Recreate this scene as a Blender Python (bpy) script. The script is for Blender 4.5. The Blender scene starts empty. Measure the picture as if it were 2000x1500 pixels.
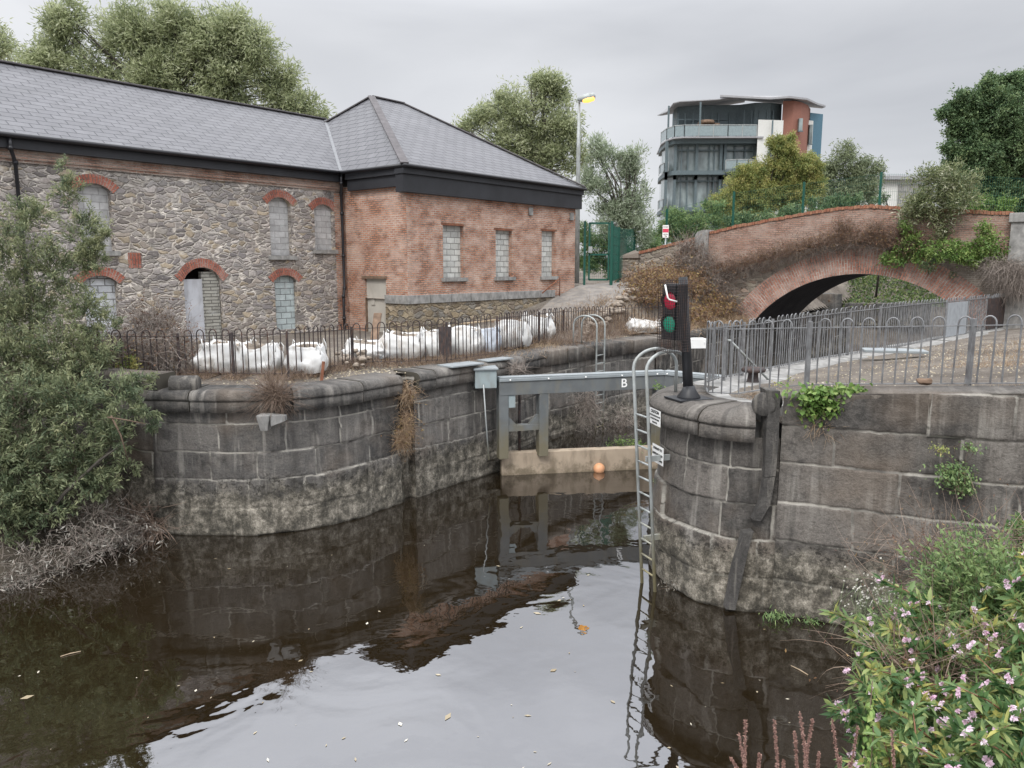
import bpy, math, random
import numpy as np
from mathutils import Vector, Matrix
R = math.radians
random.seed(7); rng = np.random.default_rng(7)
# ---------------------------------------------------------------- camera, world, sun, exposure
F = 1480.0; TH = 0.154; CH = 5.2
scene = bpy.context.scene
cam_d = bpy.data.cameras.new('camera'); cam = bpy.data.objects.new('camera', cam_d)
scene.collection.objects.link(cam); scene.camera = cam
cam.location = (0, 0, CH); cam.rotation_euler = (math.pi/2 - TH, 0, 0)
cam_d.sensor_width = 36; cam_d.lens = 36*F/2000; cam_d.clip_end = 3000; cam_d.clip_start = 0.1
w = bpy.data.worlds.new('World'); scene.world = w; w.use_nodes = True
nt = w.node_tree; nt.nodes.clear()
out = nt.nodes.new('ShaderNodeOutputWorld'); bg = nt.nodes.new('ShaderNodeBackground')
sky = nt.nodes.new('ShaderNodeTexSky'); sky.sky_type = 'NISHITA'; sky.sun_disc = False
SUN_EL, SUN_AZ = R(48), R(200)
sky.sun_elevation = SUN_EL; sky.sun_rotation = SUN_AZ
tc = nt.nodes.new('ShaderNodeTexCoord'); mp = nt.nodes.new('ShaderNodeMapping')
mp.inputs['Scale'].default_value = (1.0, 1.0, 3.2); mp.inputs['Location'].default_value = (0.4, 0.2, 0.1)
nz = nt.nodes.new('ShaderNodeTexNoise'); nz.inputs['Scale'].default_value = 1.5; nz.inputs['Detail'].default_value = 6
nz.inputs['Roughness'].default_value = 0.45; nz.inputs['Distortion'].default_value = 0.4
rp = nt.nodes.new('ShaderNodeValToRGB'); rp.color_ramp.elements[0].position = 0.34; rp.color_ramp.elements[1].position = 0.66
rp.color_ramp.elements[0].color = (4.95, 5.08, 5.4, 1); rp.color_ramp.elements[1].color = (7.7, 7.8, 8.05, 1)
mx = nt.nodes.new('ShaderNodeMix'); mx.data_type = 'RGBA'; mx.inputs[0].default_value = 0.95
nt.links.new(tc.outputs['Generated'], mp.inputs['Vector']); nt.links.new(mp.outputs['Vector'], nz.inputs['Vector'])
nt.links.new(nz.outputs['Fac'], rp.inputs['Fac']); nt.links.new(sky.outputs['Color'], mx.inputs[6])
# an overcast sky is brighter overhead than at the horizon
sx_ = nt.nodes.new('ShaderNodeSeparateXYZ'); nt.links.new(tc.outputs['Generated'], sx_.inputs[0])
pw = nt.nodes.new('ShaderNodeMapRange'); pw.interpolation_type = 'SMOOTHSTEP'; pw.inputs['From Min'].default_value = 0.26; pw.inputs['From Max'].default_value = 0.62
nt.links.new(sx_.outputs[2], pw.inputs[0])
ma = nt.nodes.new('ShaderNodeMath'); ma.operation = 'MULTIPLY_ADD'; nt.links.new(pw.outputs[0], ma.inputs[0]); ma.inputs[1].default_value = 2.8; ma.inputs[2].default_value = 0.95
vm = nt.nodes.new('ShaderNodeVectorMath'); vm.operation = 'SCALE'; nt.links.new(rp.outputs['Color'], vm.inputs[0]); nt.links.new(ma.outputs[0], vm.inputs['Scale'])
nt.links.new(vm.outputs[0], mx.inputs[7]); nt.links.new(mx.outputs[2], bg.inputs['Color'])
bg.inputs['Strength'].default_value = 0.1
nt.links.new(bg.outputs[0], out.inputs['Surface'])
sun_d = bpy.data.lights.new('sun', 'SUN'); sun = bpy.data.objects.new('sun', sun_d); scene.collection.objects.link(sun)
sun_d.energy = 1.5; sun_d.angle = R(18); sun_d.color = (1, 0.96, 0.9)
sd = Vector((math.sin(SUN_AZ)*math.cos(SUN_EL), math.cos(SUN_AZ)*math.cos(SUN_EL), math.sin(SUN_EL)))
sun.rotation_euler = sd.to_track_quat('Z', 'Y').to_euler(); sun.location = (0, 0, 60)
vs = scene.view_settings; vs.view_transform = 'Standard'; vs.look = 'None'; vs.gamma = 1; vs.exposure = 0.25
try: vs.use_curve_mapping = False
except Exception: pass
scene.cycles.max_bounces = 6; scene.cycles.diffuse_bounces = 3; scene.cycles.transparent_max_bounces = 8

# ---------------------------------------------------------------- helpers from image pixels to world points
cT, sT = math.cos(TH), math.sin(TH)
def ray(u, v):
    X, Y = (u-1000)/F, (750-v)/F
    return np.array([X, cT + Y*sT, -sT + Y*cT])
def G(u, v, z):                     # point of the horizontal plane z
    r = ray(u, v); t = (z-CH)/r[2]; return np.array([r[0]*t, r[1]*t, z])
def D(u, v, y):                     # point at forward distance y
    r = ray(u, v); t = y/r[1]; return np.array([r[0]*t, y, CH + r[2]*t])

# ---------------------------------------------------------------- object helpers
COL = scene.collection; BASE = {}
def tag(o, label=None, cat=None, group=None, kind=None):
    if label: o['label'] = label
    if cat: o['category'] = cat
    if group: o['group'] = group
    if kind: o['kind'] = kind
    return o
def thing(name, loc, label, cat, group=None):
    o = bpy.data.objects.new(name, None); COL.objects.link(o); o.empty_display_size = 0.2
    o.location = loc; BASE[o.name] = np.array(loc, float)
    return tag(o, label, cat, group)
def link(name, me, mat, parent, V=None):
    if mat: 
        for m in (mat if isinstance(mat, (list, tuple)) else [mat]): me.materials.append(m)
    o = bpy.data.objects.new(name, me); COL.objects.link(o)
    if parent is not None:
        o.parent = parent; BASE[o.name] = BASE[parent.name]
    return o
def np_mesh(name, V, Fq, mat, parent=None, attr=None, smooth=False, uv=None, loc=None, attr2=None):
    V = np.asarray(V, float).reshape(-1, 3); Fq = np.asarray(Fq, int)
    if parent is not None: base = BASE[parent.name]
    else: base = np.array(loc, float) if loc is not None else np.array([(V[:,0].min()+V[:,0].max())/2, (V[:,1].min()+V[:,1].max())/2, V[:,2].min()])
    me = bpy.data.meshes.new(name); k = Fq.shape[1]
    me.vertices.add(len(V)); me.vertices.foreach_set('co', (V-base).astype(np.float32).ravel())
    me.loops.add(Fq.size); me.loops.foreach_set('vertex_index', Fq.astype(np.int32).ravel())
    me.polygons.add(len(Fq)); me.polygons.foreach_set('loop_start', np.arange(0, Fq.size, k, dtype=np.int32))
    me.polygons.foreach_set('loop_total', np.full(len(Fq), k, dtype=np.int32))
    if smooth: me.polygons.foreach_set('use_smooth', np.ones(len(Fq), dtype=bool))
    for an, av in (('v', attr), ('j', attr2)):
        if av is not None: a = me.attributes.new(an, 'FLOAT', 'POINT'); a.data.foreach_set('value', np.asarray(av, np.float32))
    if uv is not None:
        l = me.uv_layers.new(name='UVMap'); l.data.foreach_set('uv', np.asarray(uv, np.float32)[Fq.ravel()].ravel())
    me.update(calc_edges=True); me.validate()
    o = link(name, me, mat, parent)
    if parent is None: o.location = base; BASE[o.name] = base
    return o

class MB:
    def __init__(s): s.v = []; s.f = []; s.uv = []; s.sm = []
    def add(s, vs_, fs, uvs=None, smooth=False):
        o = len(s.v); s.v += [tuple(map(float, p)) for p in vs_]
        for i, f in enumerate(fs):
            s.f.append([o+k for k in f]); s.sm.append(smooth)
            s.uv.append(uvs[i] if uvs else None)
        return s
    def quad(s, a, b, c, d, uv=None): return s.add([a, b, c, d], [(0, 1, 2, 3)], [uv] if uv else None)
    def obox(s, c, size, rot=0, tilt=None):       # c centre; size along local x,y,z; rot about z or a Matrix
        M_ = Matrix.Rotation(rot, 3, 'Z') if not isinstance(rot, Matrix) else rot
        h = [k/2 for k in size]; c = Vector(c)
        P = [c + M_ @ Vector((sx*h[0], sy*h[1], sz*h[2])) for sz in (-1, 1) for sy in (-1, 1) for sx in (-1, 1)]
        fs = [(0,2,3,1), (4,5,7,6), (0,1,5,4), (2,6,7,3), (0,4,6,2), (1,3,7,5)]
        dims = [(0,1),(0,1),(0,2),(0,2),(1,2),(1,2)]
        uvs = []
        for f, (a, b) in zip(fs, dims):
            L = []
            for k in f:
                q = ((k&1), (k>>1)&1, (k>>2)&1); L.append((q[a]*size[a]+c[a]*0+c.x*0, q[b]*size[b]))
            uvs.append(L)
        return s.add(P, fs, uvs)
    def bar(s, p, q, w_, d_=None, up=(0, 0, 1)):   # rectangular bar from p to q
        p, q = Vector(p), Vector(q); z = (q-p).normalized(); u_ = Vector(up)
        if abs(z.dot(u_)) > 0.99: u_ = Vector((0, 1, 0))
        x = z.cross(u_).normalized(); y = x.cross(z).normalized(); d_ = d_ or w_
        M_ = Matrix((x, y, z)).transposed()
        return s.obox((p+q)/2, (w_, d_, (q-p).length), M_)
    def tube(s, pts, r, n=8, caps=True, smooth=True):
        pts = [Vector(p) for p in pts]; k = len(pts); rs = r if isinstance(r, (list, tuple)) else [r]*k
        o = []; x = None
        for i, p in enumerate(pts):
            t = (pts[min(i+1, k-1)] - pts[max(i-1, 0)])
            t = t.normalized() if t.length > 1e-9 else Vector((0, 0, 1))
            if x is None:
                x = t.cross(Vector((0, 0, 1)))
                if x.length < 0.1: x = t.cross(Vector((1, 0, 0)))
            x = (x - t*x.dot(t)).normalized(); y = t.cross(x)
            o += [p + rs[i]*(x*math.cos(2*math.pi*j/n) + y*math.sin(2*math.pi*j/n)) for j in range(n)]
        fs = [(i*n+j, i*n+(j+1) % n, (i+1)*n+(j+1) % n, (i+1)*n+j) for i in range(k-1) for j in range(n)]
        if caps: fs += [tuple(reversed(range(n))), tuple((k-1)*n+j for j in range(n))]
        return s.add(o, fs, None, smooth)
    def lathe(s, prof, c=(0, 0, 0), n=20, M_=None, smooth=True):
        M_ = M_ or Matrix.Identity(3); c = Vector(c); o = []
        for r, z in prof: o += [c + M_ @ Vector((r*math.cos(2*math.pi*j/n), r*math.sin(2*math.pi*j/n), z)) for j in range(n)]
        k = len(prof)
        fs = [(i*n+j, i*n+(j+1) % n, (i+1)*n+(j+1) % n, (i+1)*n+j) for i in range(k-1) for j in range(n)]
        fs += [tuple(reversed(range(n))), tuple((k-1)*n+j for j in range(n))]
        return s.add(o, fs, None, smooth)
    def prism(s, poly, z0, z1):
        n = len(poly); o = [(x, y, z0) for x, y in poly] + [(x, y, z1) for x, y in poly]
        fs = [tuple(reversed(range(n))), tuple(range(n, 2*n))] + [(i, (i+1) % n, n+(i+1) % n, n+i) for i in range(n)]
        return s.add(o, fs)
    def build(s, name, mat, parent=None, loc=None, bevel=0):
        V = np.array(s.v)
        if parent is not None: base = BASE[parent.name]
        else: base = np.array(loc, float) if loc is not None else np.array([(V[:,0].min()+V[:,0].max())/2, (V[:,1].min()+V[:,1].max())/2, V[:,2].min()])
        me = bpy.data.meshes.new(name); me.from_pydata([tuple(p) for p in V-base], [], s.f)
        me.polygons.foreach_set('use_smooth', s.sm)
        l = me.uv_layers.new(name='UVMap'); i = 0
        buf = np.zeros((len(me.loops), 2), np.float32)
        for fi, f in enumerate(s.f):
            if s.uv[fi]:
                for k, q in enumerate(s.uv[fi]): buf[i+k] = q
            i += len(f)
        l.data.foreach_set('uv', buf.ravel()); me.update()
        o = link(name, me, mat, parent)
        if parent is None: o.location = base; BASE[o.name] = base
        if bevel:
            b = o.modifiers.new('bevel', 'BEVEL'); b.width = bevel; b.segments = 2; b.limit_method = 'ANGLE'
        return o
def copy_tree(o, parent=None):
    c = o.copy(); COL.objects.link(c); c.parent = parent; BASE[c.name] = BASE.get(o.name)
    for ch in list(o.children): copy_tree(ch, c)
    return c
def text_mesh(name, txt, size, p, rot, mat, parent, bold=0.0, spacing=1.0, align='CENTER', ext=0.004):
    cu = bpy.data.curves.new('txt', 'FONT'); cu.body = txt; cu.size = size; cu.align_x = align; cu.align_y = 'CENTER'
    cu.extrude = ext; cu.offset = bold; cu.space_line = spacing
    t = bpy.data.objects.new('txt', cu); COL.objects.link(t)
    dg = bpy.context.evaluated_depsgraph_get(); me = bpy.data.meshes.new_from_object(t.evaluated_get(dg))
    bpy.data.objects.remove(t); me.name = name; me.materials.clear()
    M_ = Matrix.Translation(Vector(p) - Vector(BASE[parent.name])) @ rot.to_4x4(); me.transform(M_)
    return link(name, me, mat, parent)
def face_rot(nx, ny):              # text standing upright, facing horizontal direction (nx,ny)
    nn = Vector((nx, ny, 0)).normalized(); up = Vector((0, 0, 1)); x = up.cross(nn)
    return Matrix((x, up, nn)).transposed()

# ---------------------------------------------------------------- materials
class N:
    def __init__(s, name, rough=0.8, spec=0.3, metal=0.0):
        s.m = bpy.data.materials.new(name); s.m.use_nodes = True; s.nt = s.m.node_tree
        s.b = s.nt.nodes['Principled BSDF']; s.b.inputs['Roughness'].default_value = rough
        s.b.inputs['Specular IOR Level'].default_value = spec; s.b.inputs['Metallic'].default_value = metal
    def node(s, t, **kw):
        x = s.nt.nodes.new(t)
        for k, v in kw.items():
            if k.startswith('_'): setattr(x, k[1:], v)
            else:
                key = k.replace('__', ' ')
                key = int(key[1:]) if key[0] == 'i' and key[1:].isdigit() else key
                if hasattr(v, 'is_output'): s.nt.links.new(v, x.inputs[key])
                else: x.inputs[key].default_value = v
        return x
    def uv(s): return s.node('ShaderNodeUVMap').outputs[0]
    def pos(s): return s.node('ShaderNodeNewGeometry').outputs['Position']
    def attr(s, n='v'): return s.node('ShaderNodeAttribute', _attribute_name=n).outputs['Fac']
    def scale(s, v, sx, sy, sz=1, loc=(0, 0, 0)):
        return s.node('ShaderNodeMapping', Vector=v, Scale=(sx, sy, sz), Location=loc).outputs[0]
    def noise(s, v, sc=5, det=4, rough=0.55, dist=0.0, color=False):
        x = s.node('ShaderNodeTexNoise', Vector=v, Scale=sc, Detail=det, Roughness=rough, Distortion=dist)
        return x.outputs['Color' if color else 'Fac']
    def ramp(s, f, *st, interp='LINEAR'):
        x = s.node('ShaderNodeValToRGB', Fac=f); cr = x.color_ramp; cr.interpolation = interp
        while len(cr.elements) < len(st): cr.elements.new(0.5)
        for e, (p, c) in zip(cr.elements, st):
            e.position = p; c = (c, c, c) if isinstance(c, (int, float)) else c; e.color = (*c, 1)
        return x.outputs[0]
    def mix(s, f, a, b, mode='MIX'):
        x = s.node('ShaderNodeMix', _data_type='RGBA', _blend_type=mode)
        for k, v in ((0, f), (6, a), (7, b)):
            if hasattr(v, 'is_output'): s.nt.links.new(v, x.inputs[k])
            else: x.inputs[k].default_value = v if k == 0 else ((v, v, v, 1) if isinstance(v, (int, float)) else (*v, 1))
        return x.outputs[2]
    def math(s, op, a, b=0.0, clamp=False):
        return s.node('ShaderNodeMath', _operation=op, _use_clamp=clamp, i0=a, i1=b).outputs[0]
    def warp(s, v, sc, amt, det=2):
        c = s.noise(v, sc, det, color=True)
        c2 = s.node('ShaderNodeVectorMath', _operation='SUBTRACT', i0=c, i1=(0.5, 0.5, 0.5)).outputs[0]
        c3 = s.node('ShaderNodeVectorMath', _operation='SCALE', i0=c2, Scale=amt).outputs[0]
        return s.node('ShaderNodeVectorMath', _operation='ADD', i0=v, i1=c3).outputs[0]
    def sep(s, v, i): return s.node('ShaderNodeSeparateXYZ', i0=v).outputs[i]
    def col(s, c):
        if hasattr(c, 'is_output'): s.nt.links.new(c, s.b.inputs['Base Color'])
        else: s.b.inputs['Base Color'].default_value = (*c, 1)
        return s
    def rough(s, c): s.nt.links.new(c, s.b.inputs['Roughness']); return s
    def bump(s, h, st=0.5, d=0.02):
        s.nt.links.new(s.node('ShaderNodeBump', Height=h, Strength=st, Distance=d).outputs[0], s.b.inputs['Normal']); return s

def plain(name, c, rough=0.6, spec=0.3, metal=0, var=0.15, sc=6, dirt=None, algae=None):
    m = N(name, rough, spec, metal); p = m.pos(); n = m.noise(p, sc, 5)
    lo = tuple(k*(1-var) for k in c); hi = tuple(min(1, k*(1+var)) for k in c)
    cc = m.ramp(n, (0.3, lo), (0.7, hi))
    if dirt:
        d_ = m.ramp(m.noise(m.scale(p, 1, 1, 0.35), sc*1.7, 5), (0.5, 0.0), (0.68, 1.0))
        cc = m.mix(m.math('MULTIPLY', d_, dirt[1]), cc, dirt[0])
    if algae:
        z = m.math('ADD', m.sep(p, 2), m.math('MULTIPLY', m.math('SUBTRACT', m.noise(p, 3, 5, .7), 0.5), 1.4))
        f = m.math('SUBTRACT', 1.0, m.math('DIVIDE', m.math('SUBTRACT', z, algae[1]), algae[2]), True)
        cc = m.mix(m.math('MULTIPLY', f, 0.85), cc, algae[0])
    m.col(cc); m.bump(m.noise(p, sc*8, 3), 0.15, 0.01)
    return m.m

def m_rubble(name, cols, mortar, mcover=0.5, sx=2.6, sy=4.6, stain=None, dark_joint=0.0):
    m = N(name, 0.9, 0.2); uv = m.uv(); q = m.warp(uv, 1.6, 0.34); q = m.warp(q, 7, 0.09)
    q = m.scale(q, sx, sy)
    ve = m.node('ShaderNodeTexVoronoi', _feature='DISTANCE_TO_EDGE', Vector=q, Scale=1.0, Randomness=0.9).outputs['Distance']
    vc = m.node('ShaderNodeTexVoronoi', _feature='F1', Vector=q, Scale=1.0, Randomness=0.9).outputs['Color']
    r1 = m.sep(vc, 0); r2 = m.sep(vc, 1)
    k = len(cols)
    c = m.ramp(r1, *[(i/k, cols[i]) for i in range(k)], interp='CONSTANT')
    fine = m.noise(uv, 14, 6, 0.65)
    c = m.mix(0.5, c, m.ramp(fine, (0.25, 0.25), (0.75, 1.0)), 'MULTIPLY')
    c = m.mix(0.75, c, m.ramp(r2, (0, 0.5), (1, 1.3)), 'MULTIPLY')
    c = m.mix(m.ramp(m.noise(uv, 11, 6, 0.8), (0.56, 0.0), (0.66, 0.7)), c, (0.42, 0.39, 0.36))
    big = m.noise(uv, 0.55, 4)
    wid = m.ramp(m.noise(uv, 1.3, 4, 0.6), (0.36, 0.03), (0.66, 0.12))
    e = m.math('DIVIDE', ve, wid); e = m.math('SUBTRACT', 1.25, e, True)
    e = m.math('MULTIPLY', e, m.ramp(m.noise(uv, 4, 5, 0.7), (0.35, 0.1), (0.6, 1.0)))
    mo = m.mix(m.ramp(m.noise(uv, 1.1, 3), (0.45 - 0.3*mcover, 0.0), (0.75 - 0.3*mcover, 1.0)), tuple(k_*0.22 for k_ in mortar), mortar)
    c = m.mix(m.math('MULTIPLY', e, 1.0, True), c, mo)
    c = m.mix(m.math('MULTIPLY', m.ramp(big, (0.42, 0.0), (0.62, 1.0)), 0.3), c, m.mix(0.6, c, (0.30, 0.24, 0.17)))
    if stain:
        c = m.mix(m.math('MULTIPLY', m.ramp(m.noise(uv, 1.9, 6, 0.7), (0.56, 0.0), (0.66, 1.0)), stain[1]), c, stain[0])
    m.col(c)
    h = m.math('ADD', m.ramp(ve, (0.0, 0.0), (0.14, 0.8)), m.math('MULTIPLY', fine, 0.4))
    m.bump(h, 0.9, 0.05); return m.m

def m_brick(name, c1, c2, mortar, pale=None, bw=0.235, rh=0.078, ms=0.012, warp=0.02, palef=0.7, rot=False):
    m = N(name, 0.9, 0.2); uv = m.uv(); q = m.warp(uv, 3.0, warp*1.4); q = m.warp(q, 17, warp)
    if rot: q = m.node('ShaderNodeMapping', Vector=q, Rotation=(0, 0, math.pi/2)).outputs[0]
    b = m.node('ShaderNodeTexBrick', Vector=q, Scale=1.0, Color1=(*c1, 1), Color2=(*c2, 1), Mortar=(0, 0, 0, 1))
    b.offset = 0.5
    b.inputs['Brick Width'].default_value = bw; b.inputs['Row Height'].default_value = rh
    b.inputs['Mortar Size'].default_value = ms; b.inputs['Mortar Smooth'].default_value = 0.3; b.inputs['Bias'].default_value = -0.1
    fine = m.noise(uv, 22, 5, 0.65)
    c = m.mix(0.55, b.outputs['Color'], m.ramp(fine, (0.3, 0.25), (0.7, 1.25)), 'MULTIPLY')
    pat = m.noise(uv, 5.0, 5, 0.7)
    c = m.mix(m.ramp(pat, (0.5, 0.0), (0.7, 0.6)), c, tuple(k*1.25 for k in c2))
    c = m.mix(m.ramp(m.noise(m.scale(uv, 4.2, 12.5), 1.0, 3, 0.7), (0.60, 0.0), (0.68, 0.6)), c, (0.12, 0.07, 0.06))
    mo = m.mix(m.ramp(m.noise(uv, 1.4, 4), (0.4, 0.0), (0.6, 1.0)), tuple(k*0.3 for k in mortar), mortar)
    c = m.mix(m.math('MULTIPLY', b.outputs['Fac'], 0.85), c, mo)
    if pale:
        pf = m.math('MULTIPLY', m.ramp(m.noise(m.scale(uv, 0.7, 1.5), 1.0, 9, 0.8), (0.46, 0.0), (0.58, 1.0)), palef)
        c = m.mix(pf, c, m.mix(0.55, c, pale))
        sp = m.ramp(m.noise(uv, 9, 5, 0.75), (0.63, 0.0), (0.68, 0.8))
        c = m.mix(sp, c, pale)
    m.col(c)
    h = m.math('SUBTRACT', m.math('MULTIPLY', fine, 0.6), b.outputs['Fac']); m.bump(h, 0.9, 0.03)
    return m.m

def m_ashlar(name, bw=1.05, rh=0.53, base=(0.102, 0.099, 0.095), wl=0.95, tan=0.25, seed=0.0, pale=1.0):
    m = N(name, 0.85, 0.25); uv = m.uv()
    uvo = m.scale(uv, 1, 1, 1, (seed, 0, seed*0.37))
    blk = m.attr('v'); jo = m.attr('j')
    c = m.mix(blk, tuple(k*0.55 for k in base), tuple(k*1.45 for k in (base[0]*1.04, base[1], base[2]*0.96)))
    fine = m.noise(uvo, 30, 7, 0.75); mid = m.noise(uvo, 5, 6, 0.7)
    c = m.mix(0.75, c, m.ramp(fine, (0.3, 0.35), (0.7, 1.6)), 'MULTIPLY')
    c = m.mix(m.ramp(mid, (0.45, 0.0), (0.7, 0.7)), c, (0.17, 0.155, 0.14))
    st = m.noise(m.scale(uvo, 5.5, 0.45), 1.0, 6, 0.6)                 # run-off streaks down the face
    gate = m.ramp(m.noise(uvo, 1.1, 3), (0.35, 0.0), (0.65, 1.0))
    c = m.mix(m.math('MULTIPLY', m.math('MULTIPLY', m.ramp(st, (0.51, 0.0), (0.63, 1.0)), gate), 0.8*pale), c, (0.30, 0.28, 0.25))
    c = m.mix(m.ramp(m.noise(m.scale(uvo, 3.1, 0.3), 1.0, 5), (0.52, 0.0), (0.68, 0.6)), c, (0.030, 0.028, 0.026))
    c = m.mix(m.ramp(m.noise(uvo, 1.6, 7, 0.75), (0.54, 0.0), (0.64, 0.6)), c, (0.025, 0.024, 0.024))
    c = m.mix(m.math('MULTIPLY', m.ramp(m.noise(uvo, 0.6, 4), (0.5, 0.0), (0.68, 1.0)), tan), c, (0.23, 0.17, 0.12))
    jf = m.math('MULTIPLY', m.ramp(jo, (0.25, 0.0), (0.6, 1.0)), m.ramp(m.noise(uvo, 2.2, 5, 0.7), (0.3, 0.3), (0.52, 1.0)))
    jc = m.mix(m.ramp(m.noise(uvo, 0.9, 3), (0.35, 0.0), (0.5, 1.0)), (0.06, 0.055, 0.05), (0.36, 0.34, 0.30))
    c = m.mix(jf, c, jc)
    z = m.sep(uv, 1)                                                   # weathered band just above the water
    zz = m.math('ADD', z, m.math('MULTIPLY', m.math('SUBTRACT', m.noise(m.scale(uvo, 1.0, 0.7), 1.5, 6, 0.7), 0.5), 1.3))
    band = m.math('SUBTRACT', 1.0, m.math('DIVIDE', m.math('SUBTRACT', zz, wl-0.15), 0.28), True)
    low = m.noise(m.scale(uvo, 1.0, 0.8), 3.6, 10, 0.82)
    lc = m.ramp(low, (0.38, (0.022, 0.02, 0.016)), (0.47, (0.075, 0.068, 0.052)), (0.54, (0.20, 0.18, 0.145)), (0.64, (0.45, 0.41, 0.34)))
    lc = m.mix(0.6, lc, m.ramp(fine, (0.3, 0.4), (0.7, 1.4)), 'MULTIPLY')
    c = m.mix(m.math('MULTIPLY', band, 0.85), c, lc)
    dk = m.math('MULTIPLY', m.math('SUBTRACT', 1.0, m.math('MULTIPLY', m.math('ABSOLUTE', m.math('SUBTRACT', zz, wl)), 3.2), True),
                m.ramp(m.noise(uvo, 7, 6, 0.8), (0.5, 0.0), (0.56, 1.0)))
    c = m.mix(m.math('MULTIPLY', dk, 0.85), c, (0.022, 0.02, 0.017))
    wet = m.math('SUBTRACT', 1.0, m.math('DIVIDE', m.math('SUBTRACT', z, -0.02), 0.07), True)
    c = m.mix(m.math('MULTIPLY', wet, 0.8), c, (0.03, 0.027, 0.02))
    m.col(c)
    h = m.math('ADD', m.math('MULTIPLY', fine, 0.5), m.math('MULTIPLY', mid, 1.4)); m.bump(h, 0.9, 0.035); return m.m

def m_leaf(name, cols, trans=0.25, rough=0.5):
    m = N(name, rough, 0.35); k = len(cols)
    c = m.ramp(m.attr(), *[(i/max(1, k-1), cols[i]) for i in range(k)])
    m.col(c)
    t = m.node('ShaderNodeBsdfTranslucent', Color=c); mxs = m.node('ShaderNodeMixShader', Fac=trans)
    m.nt.links.new(m.b.outputs[0], mxs.inputs[1]); m.nt.links.new(t.outputs[0], mxs.inputs[2])
    m.nt.links.new(mxs.outputs[0], m.nt.nodes['Material Output'].inputs['Surface']); return m.m

def m_slate(name):
    m = N(name, 0.55, 0.4); uv = m.uv()
    b = m.node('ShaderNodeTexBrick', Vector=m.warp(uv, 3, 0.012), Scale=1.0, Color1=(0.100, 0.100, 0.110, 1), Color2=(0.122, 0.122, 0.132, 1), Mortar=(0.028, 0.028, 0.034, 1))
    b.inputs['Brick Width'].default_value = 0.5; b.inputs['Row Height'].default_value = 0.27; b.inputs['Mortar Size'].default_value = 0.016
    b.inputs['Mortar Smooth'].default_value = 0.2
    v_ = m.sep(uv, 1); fr = m.math('FRACT', m.math('DIVIDE', v_, 0.27))
    c = m.mix(0.35, b.outputs['Color'], m.ramp(m.noise(uv, 1.2, 5, 0.6), (0.3, 0.6), (0.7, 1.3)), 'MULTIPLY')
    c = m.mix(0.4, c, m.ramp(m.noise(m.scale(uv, 9, 2), 1.0, 4), (0.3, 0.7), (0.7, 1.3)), 'MULTIPLY')
    c = m.mix(m.ramp(m.noise(uv, 7, 6, 0.8), (0.66, 0.0), (0.72, 0.35)), c, (0.25, 0.25, 0.24))
    m.col(c)
    c = m.mix(m.ramp(fr, (0.0, 0.75), (0.10, 0.75), (0.17, 0.0)), c, (0.03, 0.03, 0.036))
    h = m.math('SUBTRACT', m.math('SUBTRACT', 1.0, fr), m.math('MULTIPLY', b.outputs['Fac'], 0.8)); m.bump(h, 0.6, 0.02)
    return m.m

def m_block(name, c, mortar, bw=0.44, rh=0.215, ms=0.012, tintf=0.0):
    m = N(name, 0.9, 0.2); uv = m.uv()
    b = m.node('ShaderNodeTexBrick', Vector=m.warp(uv, 6, 0.02), Scale=1.0, Color1=(*[k*0.82 for k in c], 1), Color2=(*[k*1.15 for k in c], 1), Mortar=(*mortar, 1))
    b.inputs['Brick Width'].default_value = bw; b.inputs['Row Height'].default_value = rh; b.inputs['Mortar Size'].default_value = ms
    cc = m.mix(0.5, b.outputs['Color'], m.ramp(m.noise(uv, 5, 6, 0.7), (0.3, 0.55), (0.7, 1.25)), 'MULTIPLY')
    cc = m.mix(m.ramp(m.noise(uv, 2.3, 5, 0.7), (0.55, 0), (0.7, 0.5 + tintf)), cc, (0.55, 0.56, 0.55))
    m.col(cc); m.bump(m.math('SUBTRACT', m.noise(uv, 40, 3), m.math('MULTIPLY', b.outputs['Fac'], 2.0)), 0.6, 0.02); return m.m

MT = {}
MT['rubble'] = m_rubble('rubble_stone', [(0.43,0.39,0.365), (0.33,0.30,0.29), (0.50,0.46,0.42), (0.43,0.375,0.33), (0.29,0.265,0.26), (0.48,0.40,0.30), (0.46,0.42,0.395), (0.38,0.34,0.32), (0.35,0.325,0.31)],
                        (0.80, 0.74, 0.66), 0.6, 3.3, 7.6)
MT['rubble_low'] = m_rubble('ochre_rubble_stone', [(0.30,0.24,0.16), (0.36,0.30,0.21), (0.22,0.18,0.14), (0.40,0.33,0.24), (0.26,0.24,0.21)], (0.40, 0.35, 0.27), 0.4, 2.8, 6.5)
MT['rubble_bridge'] = m_rubble('bridge_rubble', [(0.36,0.31,0.26), (0.29,0.25,0.21), (0.42,0.37,0.30), (0.25,0.21,0.18), (0.38,0.29,0.23)], (0.42, 0.37, 0.31), 0.4, 2.4, 6.5)
MT['brick'] = m_brick('old_red_brick', (0.56,0.27,0.165), (0.36,0.155,0.10), (0.54,0.45,0.38), (0.66,0.53,0.45), ms=0.018)
MT['brick_p'] = m_brick('parapet_brick', (0.40,0.235,0.175), (0.27,0.165,0.13), (0.42,0.36,0.30), (0.50,0.42,0.36))
MT['brick_c'] = m_brick('ragged_cornice_brick', (0.42,0.24,0.18), (0.28,0.17,0.13), (0.50,0.43,0.37), (0.56,0.48,0.42), palef=.9)
MT['brick_d'] = m_brick('sooty_brown_brick', (0.27,0.21,0.165), (0.18,0.14,0.11), (0.44,0.40,0.34), (0.44,0.39,0.33), ms=0.016)
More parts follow.
